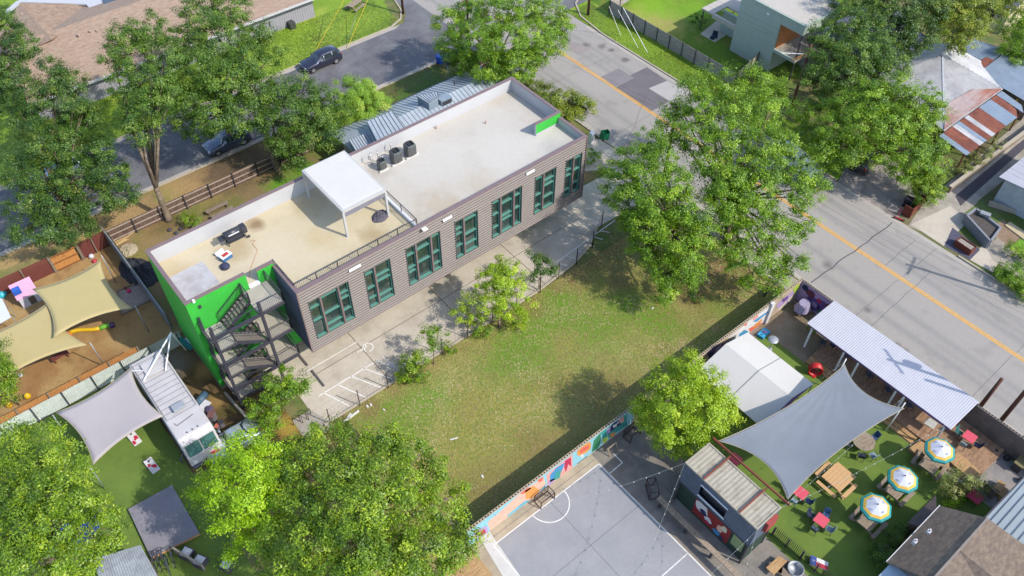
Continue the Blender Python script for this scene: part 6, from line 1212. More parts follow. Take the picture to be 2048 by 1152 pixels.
MB().box(73.3, 79.4, 40.1, 42.98, 2.6, 2.85).build('balcony_floor', conc2, S1); MB().box(73.3, 79.4, 42.95, 42.985, 2.86, 5.88).build('cedar_panel', M('cedar', c(214, 142, 84), .7, .15, 3, stretch=(4, 1, .5)), S1)
for x in (73.25, 79.3): MB().bar((x, 40.2, 0), (x, 40.2, 5.9), .12).build('post', dark, S1)
r_ = MB(); railing(r_, [(73.35, 40.15), (79.3, 40.15)], 2.9, 1.0, .15, .014); r_.build('railing', dark, S1); MB().lathe((76.4, 45.6, 7.1), [(.25, 0), (.2, .15), (.08, .3)], 10).build('roof_vent', M('vent_brown', c(110, 90, 84), .6), S1); MB().box(73.04, 73.1, 44.6, 44.9, 6.2, 6.4).build('wall_lamp', white, S1)
CP = thing('carport', 'flat white carport roof with a square opening beside the sage house', 'carport', (75, 51.5, 0)); b = MB(); b.box(73.3, 80, 52.0, 53.6, 2.7, 2.9).box(75.9, 80, 48.6, 51.99, 2.7, 2.9).box(73.3, 73.6, 48.6, 51.99, 2.4, 2.9); b.build('roof', rfm, CP)
for x, y in ((73.5, 53.4), (79.5, 53.4)): MB().bar((x, y, 0), (x, y, 2.7), .09).build('post', dark, CP)
MB().box(75.2, 75.4, 48.6, 51.9, 0, 2.69).build('wall', sage, CP)
psheet('sage_patio', [(1400, 68), (1432, 42), (1475, 55), (1430, 85)], .0125, conc)
p = G(1427, 77); t = thing('garden_chair', 'blue grey garden chair on the patio of the sage house', 'chair', p); MB().obox(p + Vector((0, 0, .3)), .7, .6, .1, .4).build('seat', ct['navy'], t); MB().obox(p + Vector((.3, .1, .35)), .1, .6, .5, .4).build('backrest', ct['navy'], t)
for s in (-.3, .3): MB().obox(p + Vector((s, 0, 0)), .08, .5, .3, .4).build('leg', ct['navy'], t)
# metal roofed old house across the road
gv = M('galvanised_roof', c(216, 214, 214), .55, .12, .7, metal=.1, rgb2=c(190, 188, 190)); rst = M('rusty_roof', c(168, 150, 148), .6, .2, .5, metal=.15, rgb2=c(150, 92, 72), thr=(.45, .6), stretch=(.4, 2, 1)); rusty = M('rust_sheet', c(148, 86, 66), .8, .2, 1, rgb2=c(120, 66, 52)); blr = M('blue_grey_roof', c(150, 166, 184), .5, .12, .7, metal=.2)
O1 = thing('metal_roofed_house', 'old house with a tall silver corrugated hip roof and rusty porch sheets', 'house', (82, 26, 0))
ap = Vector((83.0, 29.5, 5.1)); ap2 = Vector((85.7, 30.4, 5.0)); fl_ = Vector((74.9, 23.3, 2.9)); fr_ = Vector((85.9, 23.3, 2.9)); 
def tri(mb, pts, ribs_=.2, dp=.03, mat=None):    # ribbed triangular or quad roof plane: ribs run along the first edge direction given
    mb.slab(pts, .06)
m = MB(); m.slab([ap, fl_, fr_], .06); m.slab([ap, fr_, Vector((88.6, 26.9, 3.0)), ap2], .06); m.build('roof', gv, O1)
MB().slab([ap, Vector((77, 32.5, 2.9)), fl_], .06).build('roof', gv, O1); MB().slab([ap2, ap, Vector((77, 32.5, 2.9)), Vector((84, 35, 2.9))], .06).build('roof', gv, O1)
m = MB()
for i in range(1, 52):
    x = 74.9 + 11 * i / 52; a = Vector((x, 23.28, 2.95)); f = (x - 74.9) / (ap.x - 74.9) if x < ap.x else (85.9 - x) / (85.9 - ap.x); b = Vector((x, 23.3 + 6.2 * f, 2.95 + 2.2 * f)); m.bar(a, b, .035, .03)
m.build('roof_ribs', gv, O1); m = MB(); m.bar(ap, fl_, .16, .06).bar(ap, fr_, .1, .05).bar(ap, ap2, .16, .06); m.build('ridge_cap', M('ridge_silver', c(214, 216, 220), .5), O1)
MB().slab([Vector((74.9, 23.36, 3.0)), Vector((85.8, 23.36, 3.0)), Vector((82.2, 25.0, 3.62)), Vector((77.6, 25.2, 3.68))], .02).build('rusty_lower_roof', rst, O1)
xs = [73.9, 74.6, 75.5, 76.3, 77.0, 77.6, 78.5, 79.2, 80.2, 81.2, 82.3, 83.4, 84.6, 85.7]; cols = [blr, rusty, rusty, gv, blr, rusty, gv, rusty, rusty, blr, blr, rusty, blr]
for i in range(len(xs) - 1):
    m = MB(); corr(m, (xs[i], 23.25, 2.82), (xs[i + 1] - .01, 23.25, 2.82), (xs[i + 1] - .01 - (.0 if i < 11 else 0), 20.1 + (0 if i < 11 else .8), 2.4), (xs[i], 20.1, 2.4), .2, .025); m.build('porch_sheet', cols[i], O1)
for x in (74.2, 77.5, 81, 84.5): MB().bar((x, 20.4, 0), (x, 20.4, 2.4), .12).build('porch_post', wood_red, O1)
MB().box(76, 85.5, 23.5, 31, 0, 2.85).build('wall', M('wall_dark_red', c(110, 70, 66), .9), O1)
O2 = thing('blue_roofed_shed', 'long blue grey corrugated roof behind the silver hip roof', 'shed', (90, 24, 0))
m = MB(); corr(m, (86.0, 26.3, 3.2), (92.6, 26.6, 3.2), (92.6, 20.0, 2.7), (86.0, 20.0, 2.7), .25, .03); m.build('roof', blr, O2)
m = MB(); corr(m, (92.6, 26.7, 3.2), (86.9, 26.5, 3.2), (86.9, 31.5, 2.7), (92.2, 31.5, 2.7), .25, .03); m.build('roof', blr, O2); MB().slab([(87.2, 26.4, 3.26), (89.5, 26.5, 3.26), (89.5, 27.4, 3.2), (87.2, 27.4, 3.2)], .03).build('rust_patch', rusty, O2); MB().box(87, 92, 20.5, 31, 0, 2.6).build('wall', wood_grey, O2)
O3 = thing('grey_roofed_house', 'dark grey shingled roof half hidden behind the silver hip roof', 'house', (83, 37, 0)); MB().slab([(77.5, 33.5, 3.0), (88, 33.5, 3.0), (88, 38, 4.6), (77.5, 38, 4.6)], .1).slab([(77.5, 38.01, 4.6), (88, 38.01, 4.6), (88, 42, 3.0), (77.5, 42, 3.0)], .1).build('roof', M('shingle_grey', c(112, 116, 130), .9, .2, 2, .2), O3); MB().box(78.5, 87, 34, 41.5, 0, 3.0).build('wall', HW, O3)
p = G(1998, 70); O4 = thing('cream_house', 'small cream house with two windows at the top right', 'house', (p.x + 3, p.y + 2, 0)); x, y = p.x, p.y
MB().box(x, x + 6, y, y + 6, 0, 3.2).build('wall', M('cream_wall', c(226, 214, 180), .8, .05), O4); MB().add([(x, y, 3.2), (x + 6, y, 3.2), (x + 3, y, 5.0), (x, y + .05, 3.2), (x + 6, y + .05, 3.2), (x + 3, y + .05, 5.0)], [(0, 1, 2), (5, 4, 3)]).build('gable', MATS['cream_wall'], O4); MB().slab([(x - .3, y - .3, 3.1), (x + 3, y - .3, 5.1), (x + 3, y + 6.3, 5.1), (x - .3, y + 6.3, 3.1)], .1).slab([(x + 6.3, y - .3, 3.1), (x + 3, y - .3, 5.1), (x + 3, y + 6.3, 5.1), (x + 6.3, y + 6.3, 3.1)], .1).build('roof', MATS['shingle_grey'], O4)
for k in (1.2, 3.8): MB().box(x + k, x + k + 1, y - .05, y - .005, 1.1, 2.4).build('window', MATS['dark_glass'], O4)
MB().box(x - .05, x - .005, y + 1.5, y + 2.5, 1.1, 2.4).build('window', MATS['dark_glass'], O4)
t = thing('yellow_awning', 'yellow sheet leaning beside the blue grey roof', 'awning', G(2018, 212)); MB().slab([G(2011, 213, 1.6), G(2042, 192, 2.2), G(2040, 205, 1.6), G(2014, 220, 1.2)], .03).build('sheet', yel_, t)
for q in ((2012, 216, 1.3), (2040, 198, 1.8)): v = G(*q); MB().bar((v.x, v.y, 0), v, .04).build('prop', dark, t)
# white metal bungalow at the right edge
O5 = thing('white_roofed_bungalow', 'bungalow with a white corrugated roof at the right edge', 'house', (76, 13, 0)); m = MB(); corr(m, (72.6, 16.3, 3.0), (82, 16.3, 3.0), (82, 11.2, 3.5), (72.6, 11.2, 3.5), .25, .03); m.build('roof', wc, O5); MB().box(73.1, 81.5, 5, 15.8, 0, 2.95).build('wall', M('wall_blue_white', c(196, 204, 214), .8), O5)
m = MB(); m.slab([(72.6, 11.2, 3.5), (82, 11.2, 3.5), (82, 5, 3.0), (72.6, 5, 3.0)], .06); m.build('roof', wc, O5)
p, q = G(1975, 410), G(2048, 452); tag(MB().bar(p + Vector((0, 0, .25)), q + Vector((2, -1, .25)), .25, .5).build('retaining_wall', conc2), 'low wall in front of the white roofed bungalow', 'wall')
tag(MB().slab([G(2010, 450, .12), G(2020, 443, .12), G(2060, 470, .12), G(2050, 480, .12)], .1).build('step_slab', M('slab_tan', c(214, 196, 160), .8)), 'tan slab lying by the bungalow path', 'slab')
t = thing('concrete_planter', 'grey concrete walled planter box by the driveway apron', 'planter', G(1960, 478)); gcw = M('grey_wall', c(150, 152, 160), .8, .08, 2)
A = [G(1925, 445), G(1944, 432), G(1992, 470), G(1972, 497)]; 
for a, b in zip(A, A[1:] + A[:1]): MB().bar(a + Vector((0, 0, .5)), b + Vector((0, 0, .5)), .18, 1.0).build('wall', gcw, t)
MB().prism([tuple(v)[:2] for v in A], .3, .78).build('soil', M('soil_dark', c(96, 88, 84), .95, .3, 4, .8), t); MB().obox(A[1].lerp(A[2], .35) + Vector((0, 0, 1.0)), .5, .9, .2, .3).build('meter_box', galv, t)
psheet('gravel_bed', [(1888, 492), (1905, 455), (1960, 500), (1940, 520)], .0175, M('gravel_dark', c(92, 92, 112), .95, .3, 4, .6))
cor = M('corten', c(126, 62, 46), .8, .2, 2); t = thing('corten_planter', 'rusty steel trough planter on the dark gravel by the road', 'planter', G(1925, 495)); p, q = G(1911, 487), G(1942, 508); d_ = (q - p).normalized(); n_ = Vector((-d_.y, d_.x, 0)) * .38
for a, b in ((p - n_, q - n_), (p + n_, q + n_), (p - n_, p + n_), (q - n_, q + n_)): MB().bar(a + Vector((0, 0, .35)), b + Vector((0, 0, .35)), .05, .7).build('side', cor, t)
MB().bar(p.lerp(q, .05) + Vector((0, 0, .55)), p.lerp(q, .95) + Vector((0, 0, .55)), .6, .1).build('filling', M('gravel_pale', c(170, 160, 150), .95, .3, 5, .6), t)
t = thing('bin_enclosure', 'rusty steel bin enclosure at the road edge under the round shrub', 'enclosure', G(1826, 420)); p, q = G(1818, 437), G(1843, 412); r0 = G(1802, 428); 
for a, b in ((p, q), (p, r0), (q, q + (r0 - p))): MB().bar(a + Vector((0, 0, .6)), b + Vector((0, 0, .6)), .06, 1.2).build('panel', cor, t)
p = G(1795, 433); t = thing('kick_scooter', 'red electric scooter lying at the kerb near the bin enclosure', 'scooter', p); rs2 = M('scooter_red', c(180, 40, 70), .5); q = G(1806, 443); r0 = G(1788, 436)
MB().bar(r0 + Vector((0, 0, .14)), q + Vector((0, 0, .14)), .16, .05).build('deck', rs2, t); MB().bar(p + Vector((0, 0, .1)), p + Vector((.2, .1, 1.05)), .05).build('stem', rs2, t); MB().bar(p + Vector((0, -.2, 1.05)), p + Vector((.35, .35, 1.05)), .04).build('handlebar', dark, t)
for v in (r0, q): m = MB(); m.path([v + Vector((-.02, -.03, .12)), v + Vector((.02, .03, .12))], .11, 12); m.build('wheel', tyre, t)
p, q = G(1875, 455), G(1860, 440); t = thing('lane_wall', 'low stone wall with pale coping beside the sunken drive', 'wall', G(1930, 350)); a = G(1895, 385); b = G(2100, 232); MB().bar(a + Vector((0, 0, .35)), b + Vector((0, 0, .35)), .3, .7).build('stones', wood_grey, t); MB().bar(a + Vector((0, 0, .74)), b + Vector((0, 0, .74)), .34, .08).build('coping', kerbm, t)
# ------------------------------------------------------------------ north side
shp = M('shingle_pinkish', c(182, 158, 138), .95, .12, 2.5, .3, 20, rgb2=c(162, 138, 120), thr=(.4, .65), stretch=(1, 2.5, 2.5)); N1 = thing('brown_roofed_building', 'long building with pinkish brown shingle roof and white eaves beyond the side road', 'building', (22, 90, 0)); YE = 83.45
MB().slab([(6.9, YE, 2.75), (40.2, YE, 2.75), (40.2, 91.2, 5.0), (6.9, 91.2, 5.0)], .14).build('roof', shp, N1); MB().slab([(12.6, 91.21, 5.0), (40.2, 91.21, 5.0), (40.2, 99, 2.8), (18, 99, 2.8)], .14).build('roof', shp, N1)
v1, v2, v3, v4, v5 = G(103, 78, 5.05), G(40, 6, 5.05), G(59, 92, 5.0), G(191, 32, 3.6), G(172, 8, 3.2)
shp2 = M('shingle_tan', c(178, 152, 130), .95, .12, 2.5, .3, 20, rgb2=c(158, 132, 112)); MB().slab([v1, v4, v5, v2], .1).build('roof', shp2, N1); e1 = Vector((3.5, 91, 3.4)); e2 = Vector((v2.x - 4.5, v2.y - 3, 3.4)); m = MB(); m.slab([v1, v2, e2, e1], .1); m.build('roof', shp, N1)
eav = M('eave_white', c(214, 214, 218), .6); MB().box(6.8, 40.3, YE - .06, YE, 2.55, 2.82).build('fascia', eav, N1); MB().box(40.2, 40.28, YE, 91.2, 2.5, 2.75).build('fascia', eav, N1)
wv = M('wall_siding_grey', c(176, 174, 182), .85, .05); b = MB(); b.box(7.4, 39.6, YE + .75, 98, 0, 2.7); b.build('wall', wv, N1); m = MB()
for i in range(108): x = 7.5 + i * .3; m.box(x, x + .02, YE + .73, YE + .75, .05, 2.6)
m.build('siding_battens', M('batten', c(150, 148, 158), .85), N1)
for x, y0_, nm in ((33.0, 1.2, 'meter_box'), (33.8, 1.3, 'meter_box')): MB().box(x, x + .4, YE + .55, YE + .72, 1.0, 1.6).build(nm, galv, N1)
MB().box(35.9, 36.6, YE - .1, YE + .7, 0, .8).build('condenser_unit', MATS['condenser_steel'], N1)
for i, q in enumerate(((45, 30), (157, 70), (180, 61), (193, 58), (243, 36), (303, 20))): p = G(*q, 4.7); MB().lathe((p.x, p.y, 3.6), [(.1, 0), (.1, 1.1 - .1 * i), (.16, 1.15 - .1 * i), (.16, 1.3 - .1 * i)], 8).build('roof_vent', M('vent_rust', (.35, .25, .2), .7), N1)
fw = M('flat_roof_white', c(206, 208, 214), .8, .04); N2 = thing('white_flat_roofed_wing', 'white flat roof wing behind the pinkish brown roof', 'building', (22, 100, 0)); m = MB(); m.slab([G(191, 31, 3.7), G(212, 24, 3.7), G(200, -40, 3.7), G(20, -30, 3.7), G(38, 4, 3.7), G(172, 8, 3.7)], .2); m.build('roof', fw, N2); MB().box(16.5, 24, 99.2, 112, 0, 3.4).build('wall', wv, N2)
N3 = thing('dark_flat_roofed_wing', 'dark blue grey flat roof at the top edge behind the brown roof', 'building', (26, 100, 0)); MB().slab([G(212, 24, 3.9), G(290, -4, 3.9), G(270, -60, 3.9), G(195, -40, 3.9)], .2).build('roof', M('roof_slate', c(86, 104, 124), .8, .15), N3); MB().box(25, 29, 99.5, 110, 0, 3.6).build('wall', wv, N3)
MB().bar(G(0, 36, 3.6), G(38, 4, 3.7), .5, .2).build('gutter', fw, N2)
p = G(709, 6); picnic('grey picnic table on the bright corner lawn at the top', (709, 6), .35, 1.9, .8, gw)
# metal roofed house between the green building and the side road
N4 = thing('standing_seam_house', 'low house with blue grey standing seam roof behind the green building', 'house', (36, 58, 0)); sm = M('standing_seam', c(182, 194, 206), .5, .08, .8, metal=.15, rgb2=c(196, 204, 212))
Y0, YR, Y1 = 60.7, 57.0, 52.5
e0, e1_, r0_, r1_ = Vector((27.9, Y0, 2.8)), Vector((46.2, Y0, 2.8)), Vector((31.0, YR, 4.3)), Vector((45.6, YR, 4.3))
MB().slab([e0, e1_, r1_, r0_], .08).build('roof', sm, N4); MB().slab([Vector((28.4, Y1, 2.9)), Vector((47.2, Y1, 2.9)), r1_, r0_], .08).build('roof', sm, N4); MB().slab([e0, r0_, Vector((28.4, Y1, 2.9))], .08).build('roof', sm, N4); MB().slab([e1_, r1_, Vector((47.2, Y1, 2.9))], .08).build('roof', sm, N4)
m = MB()
for i in range(1, 40):
    x = 27.9 + 18.3 * i / 40; f = min(1, (x - 27.9) / 3.1); m.bar((x, Y0, 2.82), (x, Y0 - (Y0 - YR) * f, 2.82 + 1.5 * f), .03, .04); m.bar((x, Y1, 2.92), (x, Y1 + (YR - Y1) * f, 2.92 + 1.4 * f), .03, .04)
m.build('roof_seams', M('seam_dark', c(116, 128, 142), .5), N4); MB().bar((27.9, Y0 + .05, 2.76), (46.2, Y0 + .05, 2.76), .12, .12).build('gutter', M('gutter_blue', c(70, 84, 98), .5), N4)
MB().box(28.8, 45.6, Y1 + .5, Y0 - .5, 0, 2.75).build('wall', HW, N4)

q = [G(700, 268, 4.4), G(786, 222, 4.4), G(803, 255, 3.9), G(757, 290, 3.9)]
def dormer(a, b, c_, d, nm, h0):
    o = MB(); o.slab([a, b, c_, d], .08); dm = o.build(nm, sm, N4); m = MB(); n = 7
    for i in range(n + 1): m.bar(a.lerp(b, i / n) + Vector((0, 0, .03)), d.lerp(c_, i / n) + Vector((0, 0, .03)), .035, .06)
    m.build('dormer_seams', MATS['seam_dark'], dm); cc = (a + b + c_ + d) / 4; w_ = MB(); V = [p.lerp(cc, .06) for p in (a, b, c_, d)]; w_.add([(p.x, p.y, h0) for p in V] + [(p.x, p.y, p.z - .1) for p in V], [(i, (i + 1) % 4, 4 + (i + 1) % 4, 4 + i) for i in range(4)]); w_.build('dormer_wall', M('dormer_blue', c(150, 166, 184), .6), dm)
dormer(G(734, 243, 4.9), G(784, 222, 4.9), G(812, 262, 4.5), G(757, 288, 4.5), 'dormer_roof', 3.2); dormer(G(698, 280, 3.9), G(732, 266, 3.9), G(748, 290, 3.6), G(713, 304, 3.6), 'dormer_roof', 2.6)
dormer(G(833, 192, 5.0), G(875, 184, 5.0), G(877, 196, 5.0), G(858, 208, 4.9), 'dormer_roof', 3.4); p = G(888, 192, 4.7); MB().obox(p - Vector((0, 0, .9)), 1.3, .9, .8).build('dormer_box', M('dormer_blue', c(150, 166, 184), .6), N4); MB().obox(p + Vector((0, -.47, -.8)), 1.1, .04, .55).build('dormer_window', MATS['dark_glass'], N4)
p = G(909, 170, 3.6); MB().lathe(p, [(.06, 0), (.06, .5)], 6).build('roof_vent', dark, N4)
sgn = thing('white_cabinet', 'white utility cabinet at the corner of the building by the road', 'cabinet', G(1182, 285)); MB().obox(G(1182, 285), .5, .4, 1.3, .1).build('body', white, sgn, bevel=.02); MB().obox(G(1182, 285) + Vector((0, -.21, .3)), .4, .02, .8, .1).build('door', M('cabinet_door', c(190, 194, 200), .6), sgn)
# gate to the lot, litter
t = thing('lot_gate', 'black steel gate panels by the big tree at the pavement', 'gate', G(1528, 592)); 
for a, b in (((1500, 563), (1528, 594)), ((1528, 594), (1553, 568))): p, q = G(*a), G(*b); m = MB(); m.bar(p + Vector((0, 0, 1.5)), q + Vector((0, 0, 1.5)), .06).bar(p, p + Vector((0, 0, 1.55)), .07).bar(q, q + Vector((0, 0, 1.55)), .07).bar(p + Vector((0, 0, .1)), q + Vector((0, 0, 1.45)), .05).bar(p + Vector((0, 0, .15)), q + Vector((0, 0, .15)), .05); m.build('gate_panel', dark, t)
lt = M('litter_white', c(232, 230, 226), .7); rr = random.Random(21)
names = ['white paper scrap lying alone in the middle of the lot', 'pale litter by the court wall shade', 'white scrap at the left fence post', 'white scrap under the big tree edge', 'long curved white strip on the dry grass', 'pale stone piece by the chain link fence', 'white bag scraps by the second fence post', 'white scrap by the brown earth', 'white cup near the tree shade']
for q, s, l in zip(((1305, 617), (965, 953), (742, 810), (1382, 565), (908, 878), (700, 832), (735, 813), (768, 820), (1418, 566)), (.18, .2, .2, .12, .12, .35, .2, .15, .12), names):
    p = G(*q); tag(MB().obox(p + Vector((0, 0, .01)), s * (1.2 if 'long' not in l else .8), s * (.7 if 'long' not in l else 5), .05, rr.uniform(0, 2) if 'long' not in l else 1.2).build('litter', lt), l, 'litter', None)
tag(MB().bar(G(688, 845, ) + Vector((0, 0, .06)), G(718, 822) + Vector((0, 0, .06)), .14, .1).build('loose_kerb_piece', lt), 'broken white kerb piece lying along the chain link fence', 'rubble')
# ------------------------------------------------------------------ trees and shrubs
R_ = 'trees along the left and top side'
tree('pecan_tree', 'leafy pecan with a pale leaning forked trunk by the playground fence corner', 'tree', (338, 440), [(245, 75, 38, 12), (300, 60, 42, 12.3), (225, 112, 30, 11.4), (270, 120, 42, 11.5), (330, 110, 42, 11.5), (300, 165, 44, 10.8), (245, 170, 36, 10.4), (300, 215, 40, 9.8), (262, 235, 36, 9.2), (330, 190, 34, 10), (285, 265, 32, 8.2)], 'deep', 1.5, .19, 11, .3, fork=tuple(G(312, 375, 3.4)), limb=1.9)
tree('pecan_tree', 'wide pecan filling the left edge over the side road and playground fence', 'tree', (120, 478), [(95, 150, 44, 10.5), (140, 165, 38, 10), (60, 215, 40, 9.5), (110, 215, 50, 9.5), (160, 230, 42, 9), (30, 235, 28, 8.6), (75, 280, 46, 8.4), (135, 285, 46, 8.2), (190, 300, 42, 7.6), (90, 345, 48, 7), (150, 350, 50, 6.8), (215, 345, 44, 6.6), (30, 340, 44, 6.6), (245, 385, 36, 5.6), (190, 400, 44, 5.6), (120, 410, 48, 5.4), (55, 410, 44, 5.4), (90, 460, 40, 4.4), (150, 455, 34, 4.2), (40, 465, 26, 3.8)], 'dark', 1.5, .19, 12, .34, fork=tuple(G(130, 420, 4)))
tree('oak_tree', 'dense tall oak between the brown roofed building and the silver suv', 'tree', (470, 285), [(400, 30, 48, 10.5), (460, 20, 46, 10.5), (510, 70, 40, 9.5), (372, 80, 40, 10), (430, 80, 55, 10.4), (490, 120, 44, 9.6), (395, 140, 50, 9.6), (450, 160, 55, 9.4), (510, 175, 42, 8.4), (378, 200, 42, 8.2), (430, 220, 50, 7.8), (485, 230, 44, 7.2), (400, 255, 34, 6), (545, 110, 26, 8), (360, 240, 26, 6.4)], 'deep', 1.5, .2, 13, .36, fork=tuple(G(445, 230, 4.5)))
tree('oak_tree', 'bushy oak leaning over the board fence left of the metal roofed house', 'tree', (556, 342), [(555, 180, 40, 7.6), (600, 185, 42, 7.4), (650, 200, 38, 6.6), (575, 225, 44, 7), (625, 235, 42, 6.2), (675, 225, 28, 5.6), (540, 240, 36, 6.4), (600, 275, 36, 5), (650, 265, 34, 5), (560, 285, 30, 4.6), (585, 315, 26, 3.4), (520, 205, 30, 7)], 'deep', 1.5, .19, 14, .28, fork=tuple(G(545, 300, 3)))
tree('willow_tree', 'feathery pale green tree behind the board fence near the metal roofed house', 'tree', (715, 255), [(695, 180, 32, 4.4), (735, 180, 30, 4.2), (720, 205, 34, 4), (755, 205, 22, 3.4), (690, 215, 28, 3.4), (735, 230, 26, 2.8), (670, 245, 22, 2.6), (705, 245, 26, 2.4)], 'pale', 2.4, .13, 15, .14, droop=.35)
tree('oak_tree', 'dark tree at the top left edge beside the brown roofed building', 'tree', (0, 190), [(15, 60, 34, 9), (45, 95, 34, 8.6), (15, 110, 40, 8.4), (-10, 40, 40, 9), (20, 160, 38, 7.2), (-15, 140, 40, 7.4), (5, 200, 28, 5)], 'dark', 1.5, .19, 16, .3)
tree('live_oak', 'round dense tree at the top centre beside the side road corner', 'tree', (985, 155), [(900, 45, 38, 6.6), (945, 15, 42, 7.4), (990, 30, 50, 8), (1045, 15, 46, 7.8), (1095, 30, 42, 7), (1125, 55, 28, 6), (905, 90, 36, 5.6), (955, 80, 48, 7.4), (1010, 85, 50, 7.8), (1065, 75, 46, 7), (1105, 80, 34, 5.8), (925, 120, 34, 4.6), (975, 130, 42, 5.4), (1030, 130, 42, 5.6), (1070, 110, 34, 5.2), (1010, 160, 32, 3.8), (1050, 150, 26, 4)], 'elm', 1.5, .2, 17, .34)
tree('reddish_tree', 'small tree with browning leaf tips behind the far corner of the pale roof', 'tree', (1100, 235), [(1070, 180, 26, 4.4), (1095, 195, 30, 4.6), (1130, 200, 30, 4.2), (1165, 212, 22, 3.6), (1120, 225, 26, 3.2), (1150, 228, 20, 2.8), (1058, 205, 20, 3.6)], 'olive', 2.4, .18, 18, .14)
tree('pecan_tree', 'tall broad tree at the car park edge hiding the end of the drive', 'tree', (1362, 560), [(1300, 285, 32, 9), (1268, 315, 34, 8.6), (1325, 315, 40, 9), (1235, 345, 34, 7.4), (1290, 355, 44, 8.6), (1350, 365, 44, 8.8), (1225, 385, 26, 6.4), (1265, 400, 44, 7.6), (1325, 410, 50, 8.4), (1385, 420, 42, 7.8), (1290, 450, 44, 7), (1350, 465, 50, 7.4), (1405, 465, 34, 6.4), (1265, 440, 30, 6), (1310, 500, 42, 5.6), (1370, 515, 42, 5.6), (1280, 490, 26, 4.8), (1335, 545, 38, 4.2), (1385, 550, 28, 3.8), (1330, 585, 24, 2.6)], 'elm', 1.55, .2, 19, .36, fork=tuple(G(1350, 470, 4)))
tree('pecan_tree', 'biggest spreading tree with open crown over the main road', 'tree', (1455, 480), [(1395, 170, 38, 10.4), (1450, 165, 42, 10.8), (1505, 165, 40, 10.6), (1550, 190, 34, 9.8), (1360, 215, 36, 9.6), (1410, 215, 44, 10.6), (1465, 215, 46, 11), (1525, 220, 46, 10.6), (1345, 260, 36, 8.8), (1395, 270, 44, 9.8), (1450, 275, 48, 10.4), (1515, 285, 46, 10), (1565, 280, 36, 9), (1420, 325, 40, 9), (1480, 335, 40, 9), (1540, 340, 44, 9), (1595, 345, 38, 8.4), (1635, 375, 32, 7.4), (1440, 385, 36, 8), (1585, 395, 40, 7.8), (1530, 420, 32, 7.4), (1460, 430, 34, 7), (1500, 465, 40, 6.4), (1560, 465, 40, 6.6), (1605, 450, 30, 6.6), (1480, 515, 38, 5), (1540, 520, 38, 4.8), (1590, 530, 32, 4.6), (1440, 480, 30, 5.6), (1462, 400, 46, 8.4), (1500, 385, 42, 8.8), (1455, 360, 40, 9.2), (1520, 375, 36, 8.6), (1560, 560, 24, 3.6), (1505, 555, 26, 3.6)], 'elm', 1.35, .2, 20, .42, fork=tuple(G(1462, 400, 4.5)), shell=.35)
tree('street_tree', 'broad dark tree over the gravel drive beside the silver hip roof', 'tree', (1760, 325), [(1690, 215, 40, 6.8), (1740, 195, 46, 7.6), (1795, 190, 46, 7.8), (1840, 195, 40, 7.2), (1870, 225, 30, 6.4), (1665, 260, 42, 6), (1720, 250, 50, 7), (1780, 250, 52, 7.4), (1835, 250, 42, 6.6), (1700, 300, 36, 4.8), (1755, 300, 34, 5.2), (1815, 300, 44, 5.6), (1860, 295, 34, 5), (1640, 295, 30, 5), (1845, 335, 30, 4.2), (1800, 340, 28, 4), (1655, 325, 26, 3.6), (1870, 330, 24, 3.4)], 'elm', 1.5, .2, 21, .36)
tree('street_tree', 'tall green tree just right of the sage house', 'tree', (1700, 175), [(1650, 70, 36, 8.6), (1700, 45, 42, 9.4), (1745, 70, 40, 9), (1660, 115, 40, 8), (1710, 105, 46, 9), (1765, 110, 38, 8), (1635, 155, 34, 6.4), (1685, 155, 42, 7.2), (1740, 150, 40, 7.2), (1640, 195, 28, 5), (1795, 130, 30, 7), (1660, 210, 30, 5)], 'deep', 1.5, .2, 22, .34)
tree('street_tree', 'dark tree at the top edge behind the tall green tree', 'tree', (1800, 70), [(1700, -5, 46, 8.6), (1755, 5, 44, 8.8), (1810, 10, 46, 9), (1860, 20, 44, 8.8), (1790, 55, 44, 7.8), (1840, 65, 42, 7.6), (1745, 45, 34, 8), (1820, 100, 26, 5.6)], 'dark', 1.4, .2, 23, .32)
tree('street_tree', 'dark tree at the top right edge over the metal roofs', 'tree', (1925, 60), [(1900, 10, 42, 9), (1950, 0, 46, 9), (1905, 55, 38, 7.8), (1945, 45, 36, 8), (1995, -5, 44, 8.8), (1925, 85, 24, 6.4), (2035, -10, 44, 8.8)], 'olive', 1.4, .2, 24, .32)
tree('shrub_tree', 'bright bushy tree at the right edge behind the cream house', 'tree', (2035, 130), [(2030, 60, 32, 4.4), (2055, 90, 36, 4.2), (2025, 110, 30, 3.4), (2060, 45, 34, 4.6), (2005, 120, 18, 2.4)], 'elm', 1.6, .18, 25, .2)
tree('round_shrub', 'bright round shrub by the rusty bin enclosure', 'shrub', (1846, 405), [(1835, 365, 28, 2.6), (1860, 360, 30, 2.6), (1850, 385, 32, 1.9), (1872, 378, 20, 1.8)], 'oak', 2.2, .14, 26, .1, clumpr=.35, clumps=1.5)
tree('round_tree', 'round bright green tree by the mural wall between lot, court and marquee', 'tree', (1372, 880), [(1370, 735, 36, 6.2), (1330, 765, 40, 5.8), (1385, 770, 46, 6.6), (1425, 765, 34, 5.8), (1300, 800, 34, 4.8), (1345, 805, 48, 6), (1400, 810, 50, 6.2), (1445, 800, 30, 4.8), (1305, 840, 36, 3.8), (1350, 850, 46, 4.6), (1405, 850, 42, 4.8), (1445, 840, 28, 3.8), (1340, 885, 30, 3), (1288, 820, 26, 3.6), (1458, 820, 26, 4), (1385, 885, 32, 3.2), (1420, 880, 22, 2.8)], 'round', 1.7, .18, 27, .22, clumps=1.3, clumpr=.42)
